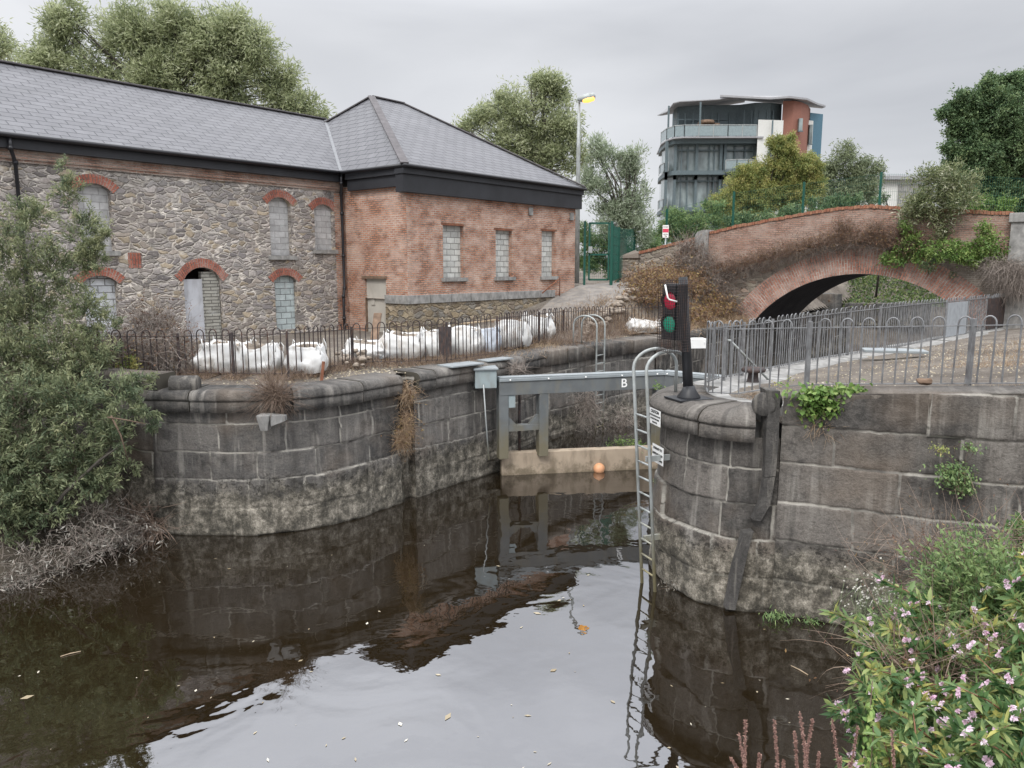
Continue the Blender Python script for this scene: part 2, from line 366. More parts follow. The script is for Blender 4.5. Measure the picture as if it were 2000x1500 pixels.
MT['brick_r'] = m_brick('arch_ring_brick', (0.50,0.235,0.165), (0.33,0.155,0.115), (0.54,0.47,0.41), (0.54,0.45,0.39), bw=0.30, rh=0.105, ms=0.020, rot=True, warp=0.012)
MT['brick_a'] = m_brick('window_arch_brick', (0.42,0.15,0.10), (0.30,0.10,0.075), (0.42,0.34,0.29), (0.5,0.42,0.38), bw=0.30, rh=0.085, ms=0.012, rot=True)
MT['soffit'] = plain('dark_arch_soffit', (0.035, 0.033, 0.036), 0.95, var=0.4, sc=2)
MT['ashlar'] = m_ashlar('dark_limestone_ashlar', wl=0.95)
MT['ashlar_r'] = m_ashlar('dark_limestone_ashlar_near', bw=1.15, rh=0.56, base=(0.100, 0.094, 0.087), wl=1.0, tan=0.3, seed=3.3)
MT['ashlar_w'] = m_ashlar('dark_limestone_wing', bw=1.3, rh=0.60, base=(0.085, 0.081, 0.077), wl=1.25, tan=0.35, seed=7.1, pale=0.7)
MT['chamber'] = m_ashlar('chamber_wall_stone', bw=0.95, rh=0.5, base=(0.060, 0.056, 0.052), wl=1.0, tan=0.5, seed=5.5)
MT['quay_far'] = m_ashlar('weathered_stone_far', bw=1.2, rh=0.5, base=(0.13, 0.13, 0.125), wl=0.3, tan=0.3, seed=9.5)
m = N('dark_dressed_stone', 0.88, 0.2); p = m.pos(); fn = m.noise(p, 28, 7, 0.75)
c = m.mix(m.ramp(m.noise(p, 4, 6, 0.7), (0.35, 0.0), (0.7, 1.0)), (0.06, 0.057, 0.054), (0.115, 0.108, 0.10))
c = m.mix(0.7, c, m.ramp(fn, (0.3, 0.4), (0.7, 1.5)), 'MULTIPLY')
c = m.mix(m.math('MULTIPLY', m.ramp(m.noise(m.scale(p, 7, 7, 0.7), 1.0, 6, 0.65), (0.52, 0.0), (0.66, 1.0)), 0.6), c, (0.25, 0.23, 0.20))
m.col(c); m.bump(m.math('ADD', fn, m.noise(p, 6, 5, 0.7)), 0.8, 0.03); MT['stone_dk'] = m.m
MT['slate'] = m_slate('new_grey_slate')
MT['ridge'] = plain('ridge_tile', (0.10, 0.092, 0.095), 0.7, var=0.25, sc=4)
MT['lead'] = plain('lead_valley', (0.17, 0.175, 0.185), 0.5, var=0.15)
MT['fascia'] = plain('black_fascia', (0.022, 0.023, 0.027), 0.55, 0.4, var=0.3, sc=1.5)
MT['pipe'] = plain('black_pipe', (0.012, 0.012, 0.015), 0.4, 0.5)
MT['block'] = m_block('grey_concrete_block', (0.47, 0.465, 0.46), (0.33, 0.325, 0.315))
MT['block_l'] = m_block('pale_concrete_block', (0.52, 0.52, 0.49), (0.24, 0.24, 0.22), 0.42, 0.225, 0.016)
MT['block_w'] = m_block('whitewashed_block', (0.60, 0.62, 0.64), (0.22, 0.22, 0.22), 0.42, 0.21, 0.015, 0.3)
MT['block_b'] = m_block('bluish_block', (0.46, 0.52, 0.52), (0.22, 0.24, 0.24), 0.42, 0.22, 0.015)
MT['stone_tr'] = plain('grey_stone_trim', (0.24, 0.235, 0.225), 0.85, var=0.3, sc=5, dirt=((0.42, 0.41, 0.38), 0.5))
MT['door_grey'] = plain('pale_steel_door', (0.46, 0.47, 0.50), 0.55, var=0.08, sc=2, dirt=((0.12, 0.10, 0.09), 0.4))
MT['door_beige'] = plain('beige_steel_door', (0.42, 0.395, 0.35), 0.6, var=0.1, sc=2, dirt=((0.20, 0.16, 0.12), 0.4))
MT['dark'] = plain('dark_interior', (0.01, 0.008, 0.008), 0.9)
MT['rail_dark'] = plain('dark_rusty_iron', (0.045, 0.036, 0.036), 0.7, 0.4, 0.1, var=0.4, sc=9, dirt=((0.16, 0.08, 0.05), 0.5))
MT['rail_grey'] = plain('weathered_galvanised', (0.19, 0.193, 0.197), 0.6, 0.4, 0.2, var=0.3, sc=7, dirt=((0.09, 0.08, 0.08), 0.6))
MT['galv'] = plain('galvanised_steel', (0.34, 0.36, 0.355), 0.55, 0.4, 0.25, var=0.2, sc=5, dirt=((0.20, 0.20, 0.16), 0.5), algae=((0.24, 0.20, 0.09), 0.3, 0.9))
MT['gate'] = plain('grey_gate_paint', (0.125, 0.135, 0.138), 0.5, 0.4, var=0.15, sc=3, dirt=((0.17, 0.16, 0.13), 0.5), algae=((0.15, 0.13, 0.08), 0.7, 0.8))
MT['gate_l'] = plain('light_gate_rail', (0.25, 0.275, 0.285), 0.45, 0.4, var=0.12, sc=3)
MT['gate_box'] = plain('blue_grey_box', (0.27, 0.32, 0.33), 0.5, 0.4, var=0.1, sc=3, dirt=((0.18, 0.17, 0.14), 0.4))
MT['beige'] = plain('silted_timber', (0.34, 0.275, 0.205), 0.8, var=0.12, sc=2, dirt=((0.10, 0.075, 0.05), 0.6), algae=((0.13, 0.105, 0.07), 0.02, 0.25))
MT['white'] = plain('white_paint', (0.78, 0.78, 0.76), 0.5, var=0.04)
MT['black'] = plain('black_paint', (0.02, 0.021, 0.024), 0.45, 0.4)
MT['red_s'] = plain('red_sign', (0.62, 0.06, 0.11), 0.5, var=0.05)
MT['letter'] = plain('letter_black', (0.02, 0.02, 0.02), 0.6)
MT['sack'] = plain('white_woven_sack', (0.62, 0.62, 0.61), 0.7, 0.2, var=0.12, sc=3, dirt=((0.28, 0.23, 0.18), 0.65))
MT['sack_d'] = plain('grey_woven_sack', (0.50, 0.54, 0.60), 0.7, 0.2, var=0.1, sc=4, dirt=((0.30, 0.28, 0.26), 0.5))
MT['wood'] = plain('old_timber', (0.17, 0.115, 0.08), 0.85, var=0.35, sc=6)
MT['wood_l'] = plain('bare_timber', (0.36, 0.28, 0.19), 0.85, var=0.25, sc=6)
MT['blue'] = plain('faded_blue_paint', (0.10, 0.22, 0.32), 0.6, var=0.25, sc=5)
MT['rust'] = plain('rusty_steel', (0.20, 0.085, 0.05), 0.85, var=0.3, sc=9)
MT['green_st'] = plain('green_coated_steel', (0.008, 0.075, 0.052), 0.45, 0.4, var=0.1)
MT['stem'] = plain('twig_brown', (0.12, 0.085, 0.06), 0.85, var=0.3)
MT['bark'] = plain('tree_bark', (0.065, 0.058, 0.048), 0.9, var=0.35, sc=5)
MT['orange'] = plain('faded_orange_plastic', (0.62, 0.32, 0.17), 0.45, 0.4, var=0.08, sc=6)
MT['pile'] = plain('mixed_rubble', (0.26, 0.22, 0.18), 0.9, var=0.45, sc=7)
def leafm(n, cols, t=0.25): MT[n] = m_leaf(n, cols, t)
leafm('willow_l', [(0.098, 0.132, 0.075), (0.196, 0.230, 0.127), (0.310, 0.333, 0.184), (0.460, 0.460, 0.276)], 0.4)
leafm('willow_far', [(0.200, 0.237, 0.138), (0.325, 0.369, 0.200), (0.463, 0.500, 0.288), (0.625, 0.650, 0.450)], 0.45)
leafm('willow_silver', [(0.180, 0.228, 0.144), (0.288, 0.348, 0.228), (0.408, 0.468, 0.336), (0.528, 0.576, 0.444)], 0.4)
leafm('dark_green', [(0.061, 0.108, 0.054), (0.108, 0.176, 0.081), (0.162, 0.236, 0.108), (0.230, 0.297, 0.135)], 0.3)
leafm('yellow_green', [(0.143, 0.198, 0.066), (0.253, 0.297, 0.099), (0.363, 0.363, 0.121), (0.440, 0.374, 0.143)], 0.35)
leafm('mid_green', [(0.091, 0.156, 0.065), (0.156, 0.247, 0.098), (0.234, 0.325, 0.130), (0.325, 0.403, 0.169)], 0.35)
leafm('bright_green', [(0.08,0.15,0.03), (0.14,0.24,0.06), (0.22,0.32,0.09), (0.30,0.36,0.12)], 0.3)
leafm('buddleia', [(0.103, 0.138, 0.069), (0.184, 0.218, 0.103), (0.276, 0.299, 0.149), (0.575, 0.575, 0.437)], 0.3)
leafm('olive', [(0.150, 0.188, 0.112), (0.225, 0.263, 0.150), (0.312, 0.350, 0.200)], 0.35)
leafm('bramble', [(0.09,0.045,0.035), (0.16,0.08,0.055), (0.22,0.12,0.07), (0.30,0.20,0.08)], 0.15)
leafm('bramble_y', [(0.13,0.07,0.045), (0.21,0.115,0.06), (0.28,0.175,0.08), (0.36,0.28,0.10)], 0.2)
leafm('dry_leaf', [(0.08,0.07,0.055), (0.15,0.135,0.11), (0.24,0.22,0.19), (0.36,0.34,0.30)], 0.15)
leafm('straw', [(0.22,0.145,0.09), (0.34,0.235,0.15), (0.44,0.32,0.21), (0.52,0.40,0.27)], 0.2)
leafm('twig_red', [(0.11,0.075,0.055), (0.19,0.135,0.10), (0.28,0.21,0.16)], 0.0)
leafm('twig_grey', [(0.16,0.13,0.11), (0.25,0.21,0.18), (0.36,0.31,0.27)], 0.0)
leafm('balsam', [(0.05,0.12,0.04), (0.11,0.20,0.075), (0.19,0.28,0.11), (0.31,0.37,0.14), (0.48,0.46,0.14)], 0.4)
leafm('petal', [(0.72,0.50,0.62), (0.80,0.62,0.73), (0.86,0.74,0.81), (0.66,0.38,0.54)], 0.3)
leafm('spike', [(0.17,0.095,0.08), (0.26,0.15,0.12), (0.34,0.21,0.17)], 0.05)
leafm('fleck', [(0.22,0.17,0.10), (0.36,0.31,0.22), (0.6,0.57,0.48)], 0.0)
leafm('ivy_bank', [(0.04,0.075,0.03), (0.08,0.13,0.045), (0.13,0.19,0.06), (0.20,0.23,0.08)], 0.25)
# ground
m = N('dirt_ground', 0.95, 0.1); p = m.pos()
c = m.ramp(m.noise(p, 0.7, 7, 0.65), (0.32, (0.13, 0.112, 0.095)), (0.5, (0.20, 0.175, 0.15)), (0.62, (0.255, 0.225, 0.19)), (0.75, (0.34, 0.295, 0.235)))
c = m.mix(0.7, c, m.ramp(m.noise(p, 16, 6, 0.75), (0.3, 0.45), (0.7, 1.35)), 'MULTIPLY')
c = m.mix(m.ramp(m.noise(p, 38, 3, 0.8), (0.66, 0.0), (0.70, 0.8)), c, (0.52, 0.47, 0.40))
m.col(c); m.bump(m.noise(p, 7, 8, 0.75), 1.0, 0.10); MT['dirt'] = m.m
MT['mud'] = plain('dark_bank_mud', (0.06, 0.05, 0.038), 0.95, var=0.5, sc=4)
MT['path'] = plain('worn_tarmac', (0.20, 0.185, 0.17), 0.9, var=0.25, sc=2.5, dirt=((0.30, 0.26, 0.21), 0.5))
# water: brown, smooth, with a slow swell
m = N('canal_water', 0.02, 0.5)
p = m.pos()
n1 = m.noise(m.scale(p, 1.0, 1.0, 1), 0.55, 3, 0.5, 0.6); n2 = m.noise(p, 2.6, 3, 0.5); n3 = m.noise(p, 0.17, 2)
h = m.math('ADD', m.math('MULTIPLY', n1, 1.0), m.math('MULTIPLY', n2, 0.10)); h = m.math('ADD', h, m.math('MULTIPLY', n3, 1.5))
bmp = m.node('ShaderNodeBump', Height=h, Strength=0.22, Distance=0.10)
gl = m.node('ShaderNodeBsdfGlossy', Roughness=0.015, Color=(0.93, 0.95, 1.0, 1)); df = m.node('ShaderNodeBsdfDiffuse', Color=(0.013, 0.0086, 0.0037, 1))
fr = m.node('ShaderNodeFresnel', IOR=1.40); m.nt.links.new(bmp.outputs[0], gl.inputs['Normal']); m.nt.links.new(bmp.outputs[0], fr.inputs['Normal'])
fac = m.math('ADD', m.math('MULTIPLY', fr.outputs[0], 1.2), 0.13, True)
ms_ = m.node('ShaderNodeMixShader', Fac=fac); m.nt.links.new(df.outputs[0], ms_.inputs[1]); m.nt.links.new(gl.outputs[0], ms_.inputs[2])
m.nt.links.new(ms_.outputs[0], m.nt.nodes['Material Output'].inputs['Surface']); MT['water'] = m.m
def m_glass(name, c, rough=0.08):
    m = N(name, rough, 0.8); p = m.pos(); m.col(m.ramp(m.noise(m.scale(p, 1, 1, 0.6), 0.55, 3), (0.35, tuple(k*0.5 for k in c)), (0.65, tuple(k*1.6 for k in c)))); return m.m
MT['glass'] = m_glass('window_glass', (0.22, 0.26, 0.26)); MT['glass_p'] = m_glass('penthouse_glass', (0.30, 0.33, 0.35)); MT['glass_rail'] = plain('glass_balustrade', (0.22, 0.27, 0.28), 0.12, 0.7)
MT['steel_blue'] = plain('slate_blue_frame', (0.095, 0.125, 0.135), 0.5, 0.4)
MT['terracotta'] = plain('terracotta_cladding', (0.25, 0.115, 0.085), 0.8, var=0.08)
MT['blue_clad'] = plain('blue_cladding', (0.075, 0.15, 0.20), 0.7, var=0.08)
MT['render'] = plain('white_render', (0.60, 0.60, 0.57), 0.8, var=0.05)
MT['roof_m'] = plain('grey_metal_roof', (0.30, 0.30, 0.31), 0.5, var=0.1)
# ---------------------------------------------------------------- numeric helpers
_perm = np.random.default_rng(3).random((64, 64))
def vnoise(x, y):
    xi, yi = np.floor(x).astype(int), np.floor(y).astype(int); fx, fy = x-xi, y-yi
    fx = fx*fx*(3-2*fx); fy = fy*fy*(3-2*fy); g = lambda a, b: _perm[a % 64, b % 64]
    return (g(xi, yi)*(1-fx)+g(xi+1, yi)*fx)*(1-fy)+(g(xi, yi+1)*(1-fx)+g(xi+1, yi+1)*fx)*fy - 0.5
def fbm(x, y, o=4):
    r = 0; a = 1
    for _ in range(o): r = r + a*vnoise(x, y); x, y, a = x*2.03+5, y*2.03+9, a*0.5
    return r
def resample(pts, du):
    P = np.array(pts, float); seg = np.linalg.norm(np.diff(P[:, :2], axis=0), axis=1); S = np.concatenate([[0], np.cumsum(seg)])
    n = max(2, int(S[-1]/du)); s = np.linspace(0, S[-1], n)
    return s, np.stack([np.interp(s, S, P[:, k]) for k in range(P.shape[1])], 1)
def chaikin(pts, it=2):
    P = [np.array(p, float) for p in pts]
    for _ in range(it):
        Q = [P[0]]
        for a, b in zip(P[:-1], P[1:]): Q += [a*.75+b*.25, a*.25+b*.75]
        Q.append(P[-1]); P = Q
    return P
def normals(P):
    t = np.gradient(P[:, :2], axis=0); t /= np.linalg.norm(t, axis=1)[:, None]+1e-9
    return np.stack([-t[:, 1], t[:, 0]], 1), t
def grid_faces(n, m):
    i = np.arange(n-1)[:, None]*m + np.arange(m-1)[None, :]; i = i.ravel()
    return np.stack([i, i+m, i+m+1, i+1], 1)
_ROWS = [0.0, 0.52, 1.10, 1.64, 2.20, 2.74, 3.30, 3.86, 4.4]
def blocks(U, Z, rowh=1.0, blkw=1.05, jw=0.016):
    """joint strength, block tone and block offset of coursed stones of uneven length"""
    Uw = U + 0.045*fbm(U*2.1+3, Z*2.1, 3) + 0.02*fbm(U*9, Z*9, 2); Zw = Z + 0.035*fbm(U*1.3, Z*1.7+7, 3) + 0.016*fbm(U*8+4, Z*8, 2)
    rows = np.array([-0.62]+_ROWS)*rowh; r = np.clip(np.searchsorted(rows, Zw)-1, 0, len(rows)-2)
    dz = np.minimum(np.abs(Zw-rows[r]), np.abs(rows[r+1]-Zw)); J = np.exp(-(dz/jw)**2); Bk = np.zeros(U.shape); off = np.zeros(U.shape)
    for k in range(len(rows)-1):
        g = np.random.default_rng(100+k*7+int(blkw*50)); e = np.concatenate([[-3.0], -3.0+np.cumsum(g.uniform(.6, 1.5, 90)*blkw)])
        m_ = r == k; i = np.clip(np.searchsorted(e, Uw[m_])-1, 0, 88); du_ = np.minimum(np.abs(Uw[m_]-e[i]), np.abs(e[i+1]-Uw[m_]))
        J[m_] = np.maximum(J[m_], np.exp(-(du_/jw)**2)); t_ = g.random(90); o_ = g.normal(0, .014, 90); ti = g.normal(0, .012, 90)
        Bk[m_] = t_[i]; off[m_] = o_[i] + ti[i]*(Uw[m_]-e[i]-.5)
    return J, Bk, off
def wall_strip(name, pts, z0, z1, mat, parent, batter=0.10, du=0.06, dv=0.06, amp=0.03, u0=0.0, rowh=1.0, blkw=1.0):
    """face along a ground line; the open side is to the left of the direction of travel"""
    s, P = resample(pts, du); nn, _ = normals(P)
    zt = P[:, 2] if P.shape[1] > 2 else np.full(len(P), z1)
    m_ = int((z1-z0)/dv)+2; f = np.linspace(0, 1, m_); fine = mat.name.startswith(('dark_lime', 'chamber', 'weathered'))
    Z = z0 + (zt[:, None]-z0)*f[None, :]
    U = np.repeat(s[:, None], m_, 1) + u0
    rough = 0.35 + 1.5*np.clip((1.2-Z)/0.8, 0, 1)
    dsp = amp*fbm(U*2.3, Z*2.3, 4)*rough - batter*np.clip(Z, 0, None)/max(0.1, z1)
    J, Bk, off = blocks(U, Z, rowh, blkw)
    dsp = dsp + off - 0.028*J
    X = P[:, 0][:, None] + nn[:, 0][:, None]*dsp; Y = P[:, 1][:, None] + nn[:, 1][:, None]*dsp
    V = np.stack([X, Y, Z], 2).reshape(-1, 3); uv = np.stack([U, Z], 2).reshape(-1, 2)
    return np_mesh(name, V, grid_faces(len(P), m_), mat, parent, smooth=True, uv=uv, attr=Bk.ravel(), attr2=J.ravel())
def sweep(name, pts, prof, mat, parent, du=0.12, u0=0, jitter=0.0):
    """sweep a closed profile [(outward, z)] along a ground line"""
    s, P = resample(pts, du); nn, t = normals(P); k = len(prof); pr = np.array(prof)
    zo = (P[:, 2] if P.shape[1] > 2 else np.zeros(len(P)))
    X = P[:, 0][:, None] + nn[:, 0][:, None]*pr[None, :, 0]; Y = P[:, 1][:, None] + nn[:, 1][:, None]*pr[None, :, 0]
    Z = zo[:, None] + pr[None, :, 1]
    jj = jitter*fbm(s[:, None]*3+pr[None, :, 1]*4, pr[None, :, 0]*5+s[:, None], 3); X = X+nn[:, 0][:, None]*jj; Y = Y+nn[:, 1][:, None]*jj
    V = np.stack([X, Y, Z], 2).reshape(-1, 3)
    cum = np.concatenate([[0], np.cumsum(np.linalg.norm(np.diff(pr, axis=0), axis=1))])
    uv = np.stack([np.repeat(s[:, None], k, 1)+u0, np.repeat(1.6+cum[None, :], len(s), 0)], 2).reshape(-1, 2); bt_ = np.full(len(V), random.random())
    n = len(s); Fq = []
    for i in range(n-1):
        for j in range(k): Fq.append((i*k+j, (i+1)*k+j, (i+1)*k+(j+1) % k, i*k+(j+1) % k))
    o = np_mesh(name, V, Fq, mat, parent, smooth=False, uv=uv, attr=bt_)
    me = o.data; import bmesh
    bm = bmesh.new(); bm.from_mesh(me); bm.verts.ensure_lookup_table()
    for a in (0, (n-1)*k):
        try: bm.faces.new([bm.verts[a+j] for j in (range(k) if a else reversed(range(k)))])
        except Exception: pass
    bm.to_mesh(me); bm.free(); return o

def leaf_cloud(name, P, Dr, L, W, mat, parent=None, fold=0.25, attr=None, loc=None, **kw):
    P = np.asarray(P); n = len(P); Dr = Dr/(np.linalg.norm(Dr, axis=1)[:, None]+1e-9)
    rnd = rng.normal(size=(n, 3)); sd_ = np.cross(Dr, rnd); sd_ /= np.linalg.norm(sd_, axis=1)[:, None]+1e-9
    nr = np.cross(sd_, Dr); L = np.broadcast_to(L, n)[:, None]*rng.uniform(.65, 1.3, (n, 1)); W = np.broadcast_to(W, n)[:, None]*rng.uniform(.7, 1.25, (n, 1))
    mid = P + Dr*L*0.45
    V = np.stack([P, mid+sd_*W/2+nr*W*fold, P+Dr*L-nr*L*0.08, mid-sd_*W/2+nr*W*fold], 1).reshape(-1, 3)
    a = attr if attr is not None else rng.random(n)
    return np_mesh(name, V, np.arange(4*n).reshape(-1, 4), mat, parent, attr=np.repeat(np.clip(a, 0, 1), 4), loc=loc)
def ribbons(name, P0, Dr, L, R0, mat, parent=None, seg=5, curl=0.5, grav=0.0, sides=3, attr=None, loc=None):
    """many thin tapering twigs or blades"""
    n = len(P0); Dr = Dr/(np.linalg.norm(Dr, axis=1)[:, None]+1e-9); L = np.broadcast_to(L, n); R0 = np.broadcast_to(R0, n)
    bend = rng.normal(size=(n, 3))*curl; pts = [np.asarray(P0, float)]; d = Dr.copy()
    for k in range(seg):
        d = d + bend/seg + np.array([0, 0, -grav])/seg + rng.normal(size=(n, 3))*curl*0.25/seg; d /= np.linalg.norm(d, axis=1)[:, None]
        pts.append(pts[-1] + d*(L/seg)[:, None])
    pts = np.stack(pts, 1); ax = np.cross(Dr, rng.normal(size=(n, 3))); ax /= np.linalg.norm(ax, axis=1)[:, None]+1e-9; ay = np.cross(Dr, ax)
    rr = R0[:, None]*np.linspace(1, 0.25, seg+1)[None, :]
    if sides == 2: ring = [ax, -ax]
    else: ring = [ax*math.cos(2*math.pi*j/sides)+ay*math.sin(2*math.pi*j/sides) for j in range(sides)]
    V = np.stack([pts + rr[..., None]*r[:, None, :] for r in ring], 2)      # n, seg+1, sides, 3
    ns = len(ring); base = np.arange(n)[:, None, None]*(seg+1)*ns; k_ = np.arange(seg)[None, :, None]*ns; j = np.arange(ns if ns > 2 else 1)[None, None, :]
    j2 = (j+1) % ns; a0 = base+k_+j; a1 = base+k_+j2
    Fq = np.stack([a0, a1, a1+ns, a0+ns], 3).reshape(-1, 4)
    a = attr if attr is not None else rng.random(n)
    o = np_mesh(name, V.reshape(-1, 3), Fq, mat, parent, attr=np.repeat(a, (seg+1)*ns), loc=loc); return o, pts
def dirs(n, up=0.5, spread=1.0):
    d = rng.normal(size=(n, 3))*spread; d[:, 2] += up; return d/np.linalg.norm(d, axis=1)[:, None]
def shoots_from_blobs(blobs, dens, up, frac_in=0.5):
    P, Q, L = [], [], []
    for b in blobs:
        c = np.array(b[:3]); r = np.array(b[3:6]) if len(b) >= 6 else np.array([b[3]]*3)
        n = int(dens*np.mean(r)**2); d = rng.normal(size=(n, 3)); d /= np.linalg.norm(d, axis=1)[:, None]
        P.append(c + d*r*rng.uniform(0.15, 0.85, (n, 1))); q = d*0.9; q[:, 2] += up; q += rng.normal(size=(n, 3))*0.35
        Q.append(q/np.linalg.norm(q, axis=1)[:, None]); L.append(np.full(n, np.mean(r)*0.55)*rng.uniform(0.6, 1.25, n))
    return np.concatenate(P), np.concatenate(Q), np.concatenate(L)
def foliage(name, blobs, mat, parent, dens=60, nl=28, leaf=(0.1, 0.02), up=0.5, grav=0.3, twig_r=0.004, twig_mat=None, spread=0.8, droop=0.0, loc=None, shade=None):
    P, Q, L = shoots_from_blobs(blobs, dens, up)
    tw, pts = ribbons('twigs' if parent is not None else name+'_twigs', P, Q, L, twig_r, twig_mat or MT['bark'], parent, seg=5, curl=0.35, grav=grav)
    n = len(P); t = rng.random((n, nl))**0.8*4.999; k = t.astype(int); f = (t-k)[..., None]
    i = np.arange(n)[:, None]
    pos = pts[i, k]*(1-f) + pts[i, k+1]*f + rng.normal(size=(n, nl, 3))*leaf[0]*0.75; ax = pts[i, k+1]-pts[i, k]; ax /= np.linalg.norm(ax, axis=2)[..., None]
    d = ax*0.7 + rng.normal(size=ax.shape)*spread*0.6; d[..., 2] -= droop
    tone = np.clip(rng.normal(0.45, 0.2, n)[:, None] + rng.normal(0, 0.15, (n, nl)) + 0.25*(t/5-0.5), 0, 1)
    return leaf_cloud(name, pos.reshape(-1, 3), d.reshape(-1, 3), leaf[0], leaf[1], mat, parent, attr=tone.ravel(), loc=loc), tw

# ---------------------------------------------------------------- frames of the two buildings
KB = 0.87                                  # factor shrinking the warehouse towards the camera, which moves its water reflection down
A_ = 0.697; C0 = np.array([-3.735, 27.236])*KB; dS = np.array([math.sin(A_), math.cos(A_)]); dT = np.array([-math.cos(A_), math.sin(A_)])
def zB(z): return CH + KB*(z-CH)
def B2(s, t, z): q = C0 + KB*(s*dS + t*dT); return (q[0], q[1], zB(z))
BA = R(38); BP = np.array([14.0, 31.0]); eB = np.array([math.cos(BA), -math.sin(BA)]); bB = np.array([math.sin(BA), math.cos(BA)])
def BR(s, t, z): q = BP + s*eB + t*bB; return (q[0], q[1], z)

# ---------------------------------------------------------------- lines of the lock
LP_far = [(34, 64), (22, 48.5), (14.4, 38.3), (10.65, 33.5), (9.7, 32.2), (4.9, 25.6), (2.4, 22.9), (0.86, 21.0), (-0.32, 18.9), (-1.35, 17.65)]
notch = [(-2.18, 16.62), (-2.34, 16.74), (-2.46, 16.58), (-2.42, 16.30)]
LP_front = [(-2.42, 16.30), (-2.95, 15.55), (-3.5, 14.85), (-4.3, 14.35), (-5.1, 14.18), (-6.0, 14.18), (-7.1, 14.32)]
wing_L = [(-7.05, 14.28), (-8.6, 14.9), (-12, 16.4), (-20, 20), (-45, 32)]
wing_R = [(30, -0.5), (16, 5.75), (6.75, 9.62), (4.8, 10.42), (3.92, 10.80)]
RP_front = [(3.98, 10.86), (3.6, 10.88), (3.23, 10.98), (2.95, 11.22), (2.70, 11.55), (2.48, 11.95), (2.40, 12.4), (2.42, 12.9), (2.62, 13.45), (3.0, 13.95)]
RP_far = [(3.0, 13.95), (5.07, 15.95), (7.1, 18.2), (11.0, 21.7), (15.48, 25.9), (17.4, 28.2), (21.1, 32.9), (28.5, 42), (42, 60)]
left_all = LP_far + notch + LP_front[1:] + wing_L[1:]
water_poly = np.array(left_all + [(-45, -25), (30, -25)] + wing_R + RP_front[1:] + RP_far[1:])
def inside(px, py, poly):
    r = np.zeros(px.shape, bool); x1, y1 = poly[-1]
    for x2, y2 in poly:
        c = ((y1 > py) != (y2 > py)) & (px < (x2-x1)*(py-y1)/(y2-y1+1e-12)+x1); r ^= c; x1, y1 = x2, y2
    return r
def dist_line(px, py, pts):
    d = np.full(px.shape, 1e9)
    for (x1, y1), (x2, y2) in zip(pts[:-1], pts[1:]):
        vx, vy = x2-x1, y2-y1; t = np.clip(((px-x1)*vx+(py-y1)*vy)/(vx*vx+vy*vy), 0, 1)
        d = np.minimum(d, np.hypot(px-x1-t*vx, py-y1-t*vy))
    return d
def sstep(a, b, x): t = np.clip((x-a)/(b-a), 0, 1); return t*t*(3-2*t)
def ground_h(x, y):
    x = np.asarray(x, float); y = np.asarray(y, float)
    s = ((x-C0[0])*dS[0]+(y-C0[1])*dS[1])/KB; t = ((x-C0[0])*dT[0]+(y-C0[1])*dT[1])/KB
    rise = np.interp(s, [0, 3, 6.2, 8.9, 11.2, 16], [0, 0.1, 0.42, 0.92, 1.35, 1.4])*sstep(-4.4, -2.2, t)
    zl = 2.8 + 0.24*sstep(1.0, 5.0, dist_line(x, y, left_all)) + rise + 0.9*sstep(45, 70, y)
    q = np.clip((x-2.61)*0.69-(y-13.6)*0.723, 0, 12); zr = 2.9 + 0.12*q
    bt = (x-BP[0])*bB[0]+(y-BP[1])*bB[1]
    zr = np.minimum(zr, 2.9 + np.clip(dist_line(x, y, RP_front)-0.9, 0, 9)*0.5) + 1.0*sstep(7, 25, bt)
    right = (x*0.73-(y-13)*0.68) > 0
    z = np.where(right, zr, zl)
    return z + 0.05*fbm(x*0.9, y*0.9, 3)

# ---------------------------------------------------------------- setting: ground, banks, water
def ground_mesh(name, xs, ys, mat):
    X, Y = np.meshgrid(xs, ys, indexing='ij'); Z = ground_h(X, Y)
    V = np.stack([X, Y, Z], 2).reshape(-1, 3); Fq = grid_faces(len(xs), len(ys))
    pin = inside(X, Y, water_poly) | (dist_line(X, Y, left_all+[(-45, 32)]) < 0.12) | (dist_line(X, Y, wing_R+RP_front[1:]+RP_far[1:]) < 0.12)
    bad = pin.ravel()[Fq].any(1)
    o = np_mesh(name, V, Fq[~bad], mat, None, smooth=True); return tag(o, kind='structure')
xs = np.concatenate([np.linspace(-400, -45, 12)[:-1], np.arange(-45, -14, 1.2), np.arange(-14, 24, 0.30), np.arange(24, 36, 0.4), np.arange(36, 60, 1.2), np.linspace(60, 500, 14)])
ys = np.concatenate([np.linspace(-30, -2, 12)[:-1], np.arange(-2, 40, 0.30), np.arange(40, 58, 0.4), np.arange(58, 75, 1.2), np.linspace(75, 900, 16)])
ground_mesh('ground', xs, ys, MT['dirt'])
def bank(name, line, x0, x1, y0, y1, side, slope, zmax):
    xs, ys = np.arange(x0, x1, 0.25), np.arange(y0, y1, 0.25); X, Y = np.meshgrid(xs, ys, indexing='ij')
    d = dist_line(X, Y, line); bx = np.interp(Y, [p[1] for p in line][::-1], [p[0] for p in line][::-1])
    sg = np.where((X-bx)*side > 0, 1, -1); Z = np.clip(d*sg*slope, -0.6, zmax) + 0.12*fbm(X*1.5, Y*1.5, 4)
    o = np_mesh(name, np.stack([X, Y, Z], 2).reshape(-1, 3), grid_faces(len(xs), len(ys)), MT['mud'], smooth=True); return tag(o, kind='structure')
BLn = [(-6.95, 14.3), (-7.5, 13.2), (-8.4, 11.7), (-10, 9), (-13, 5), (-18, -5), (-25, -22)]
BRn = [(6.3, 10.1), (5.5, 8.2), (4.5, 6.4), (3.0, 4.9), (1.2, 3.7), (0.2, 2.6), (-1.2, 1.5), (-1.2, -22)]
bank('left_bank', BLn, -40, -6.4, -20, 17.5, -1, 0.6, 2.7)
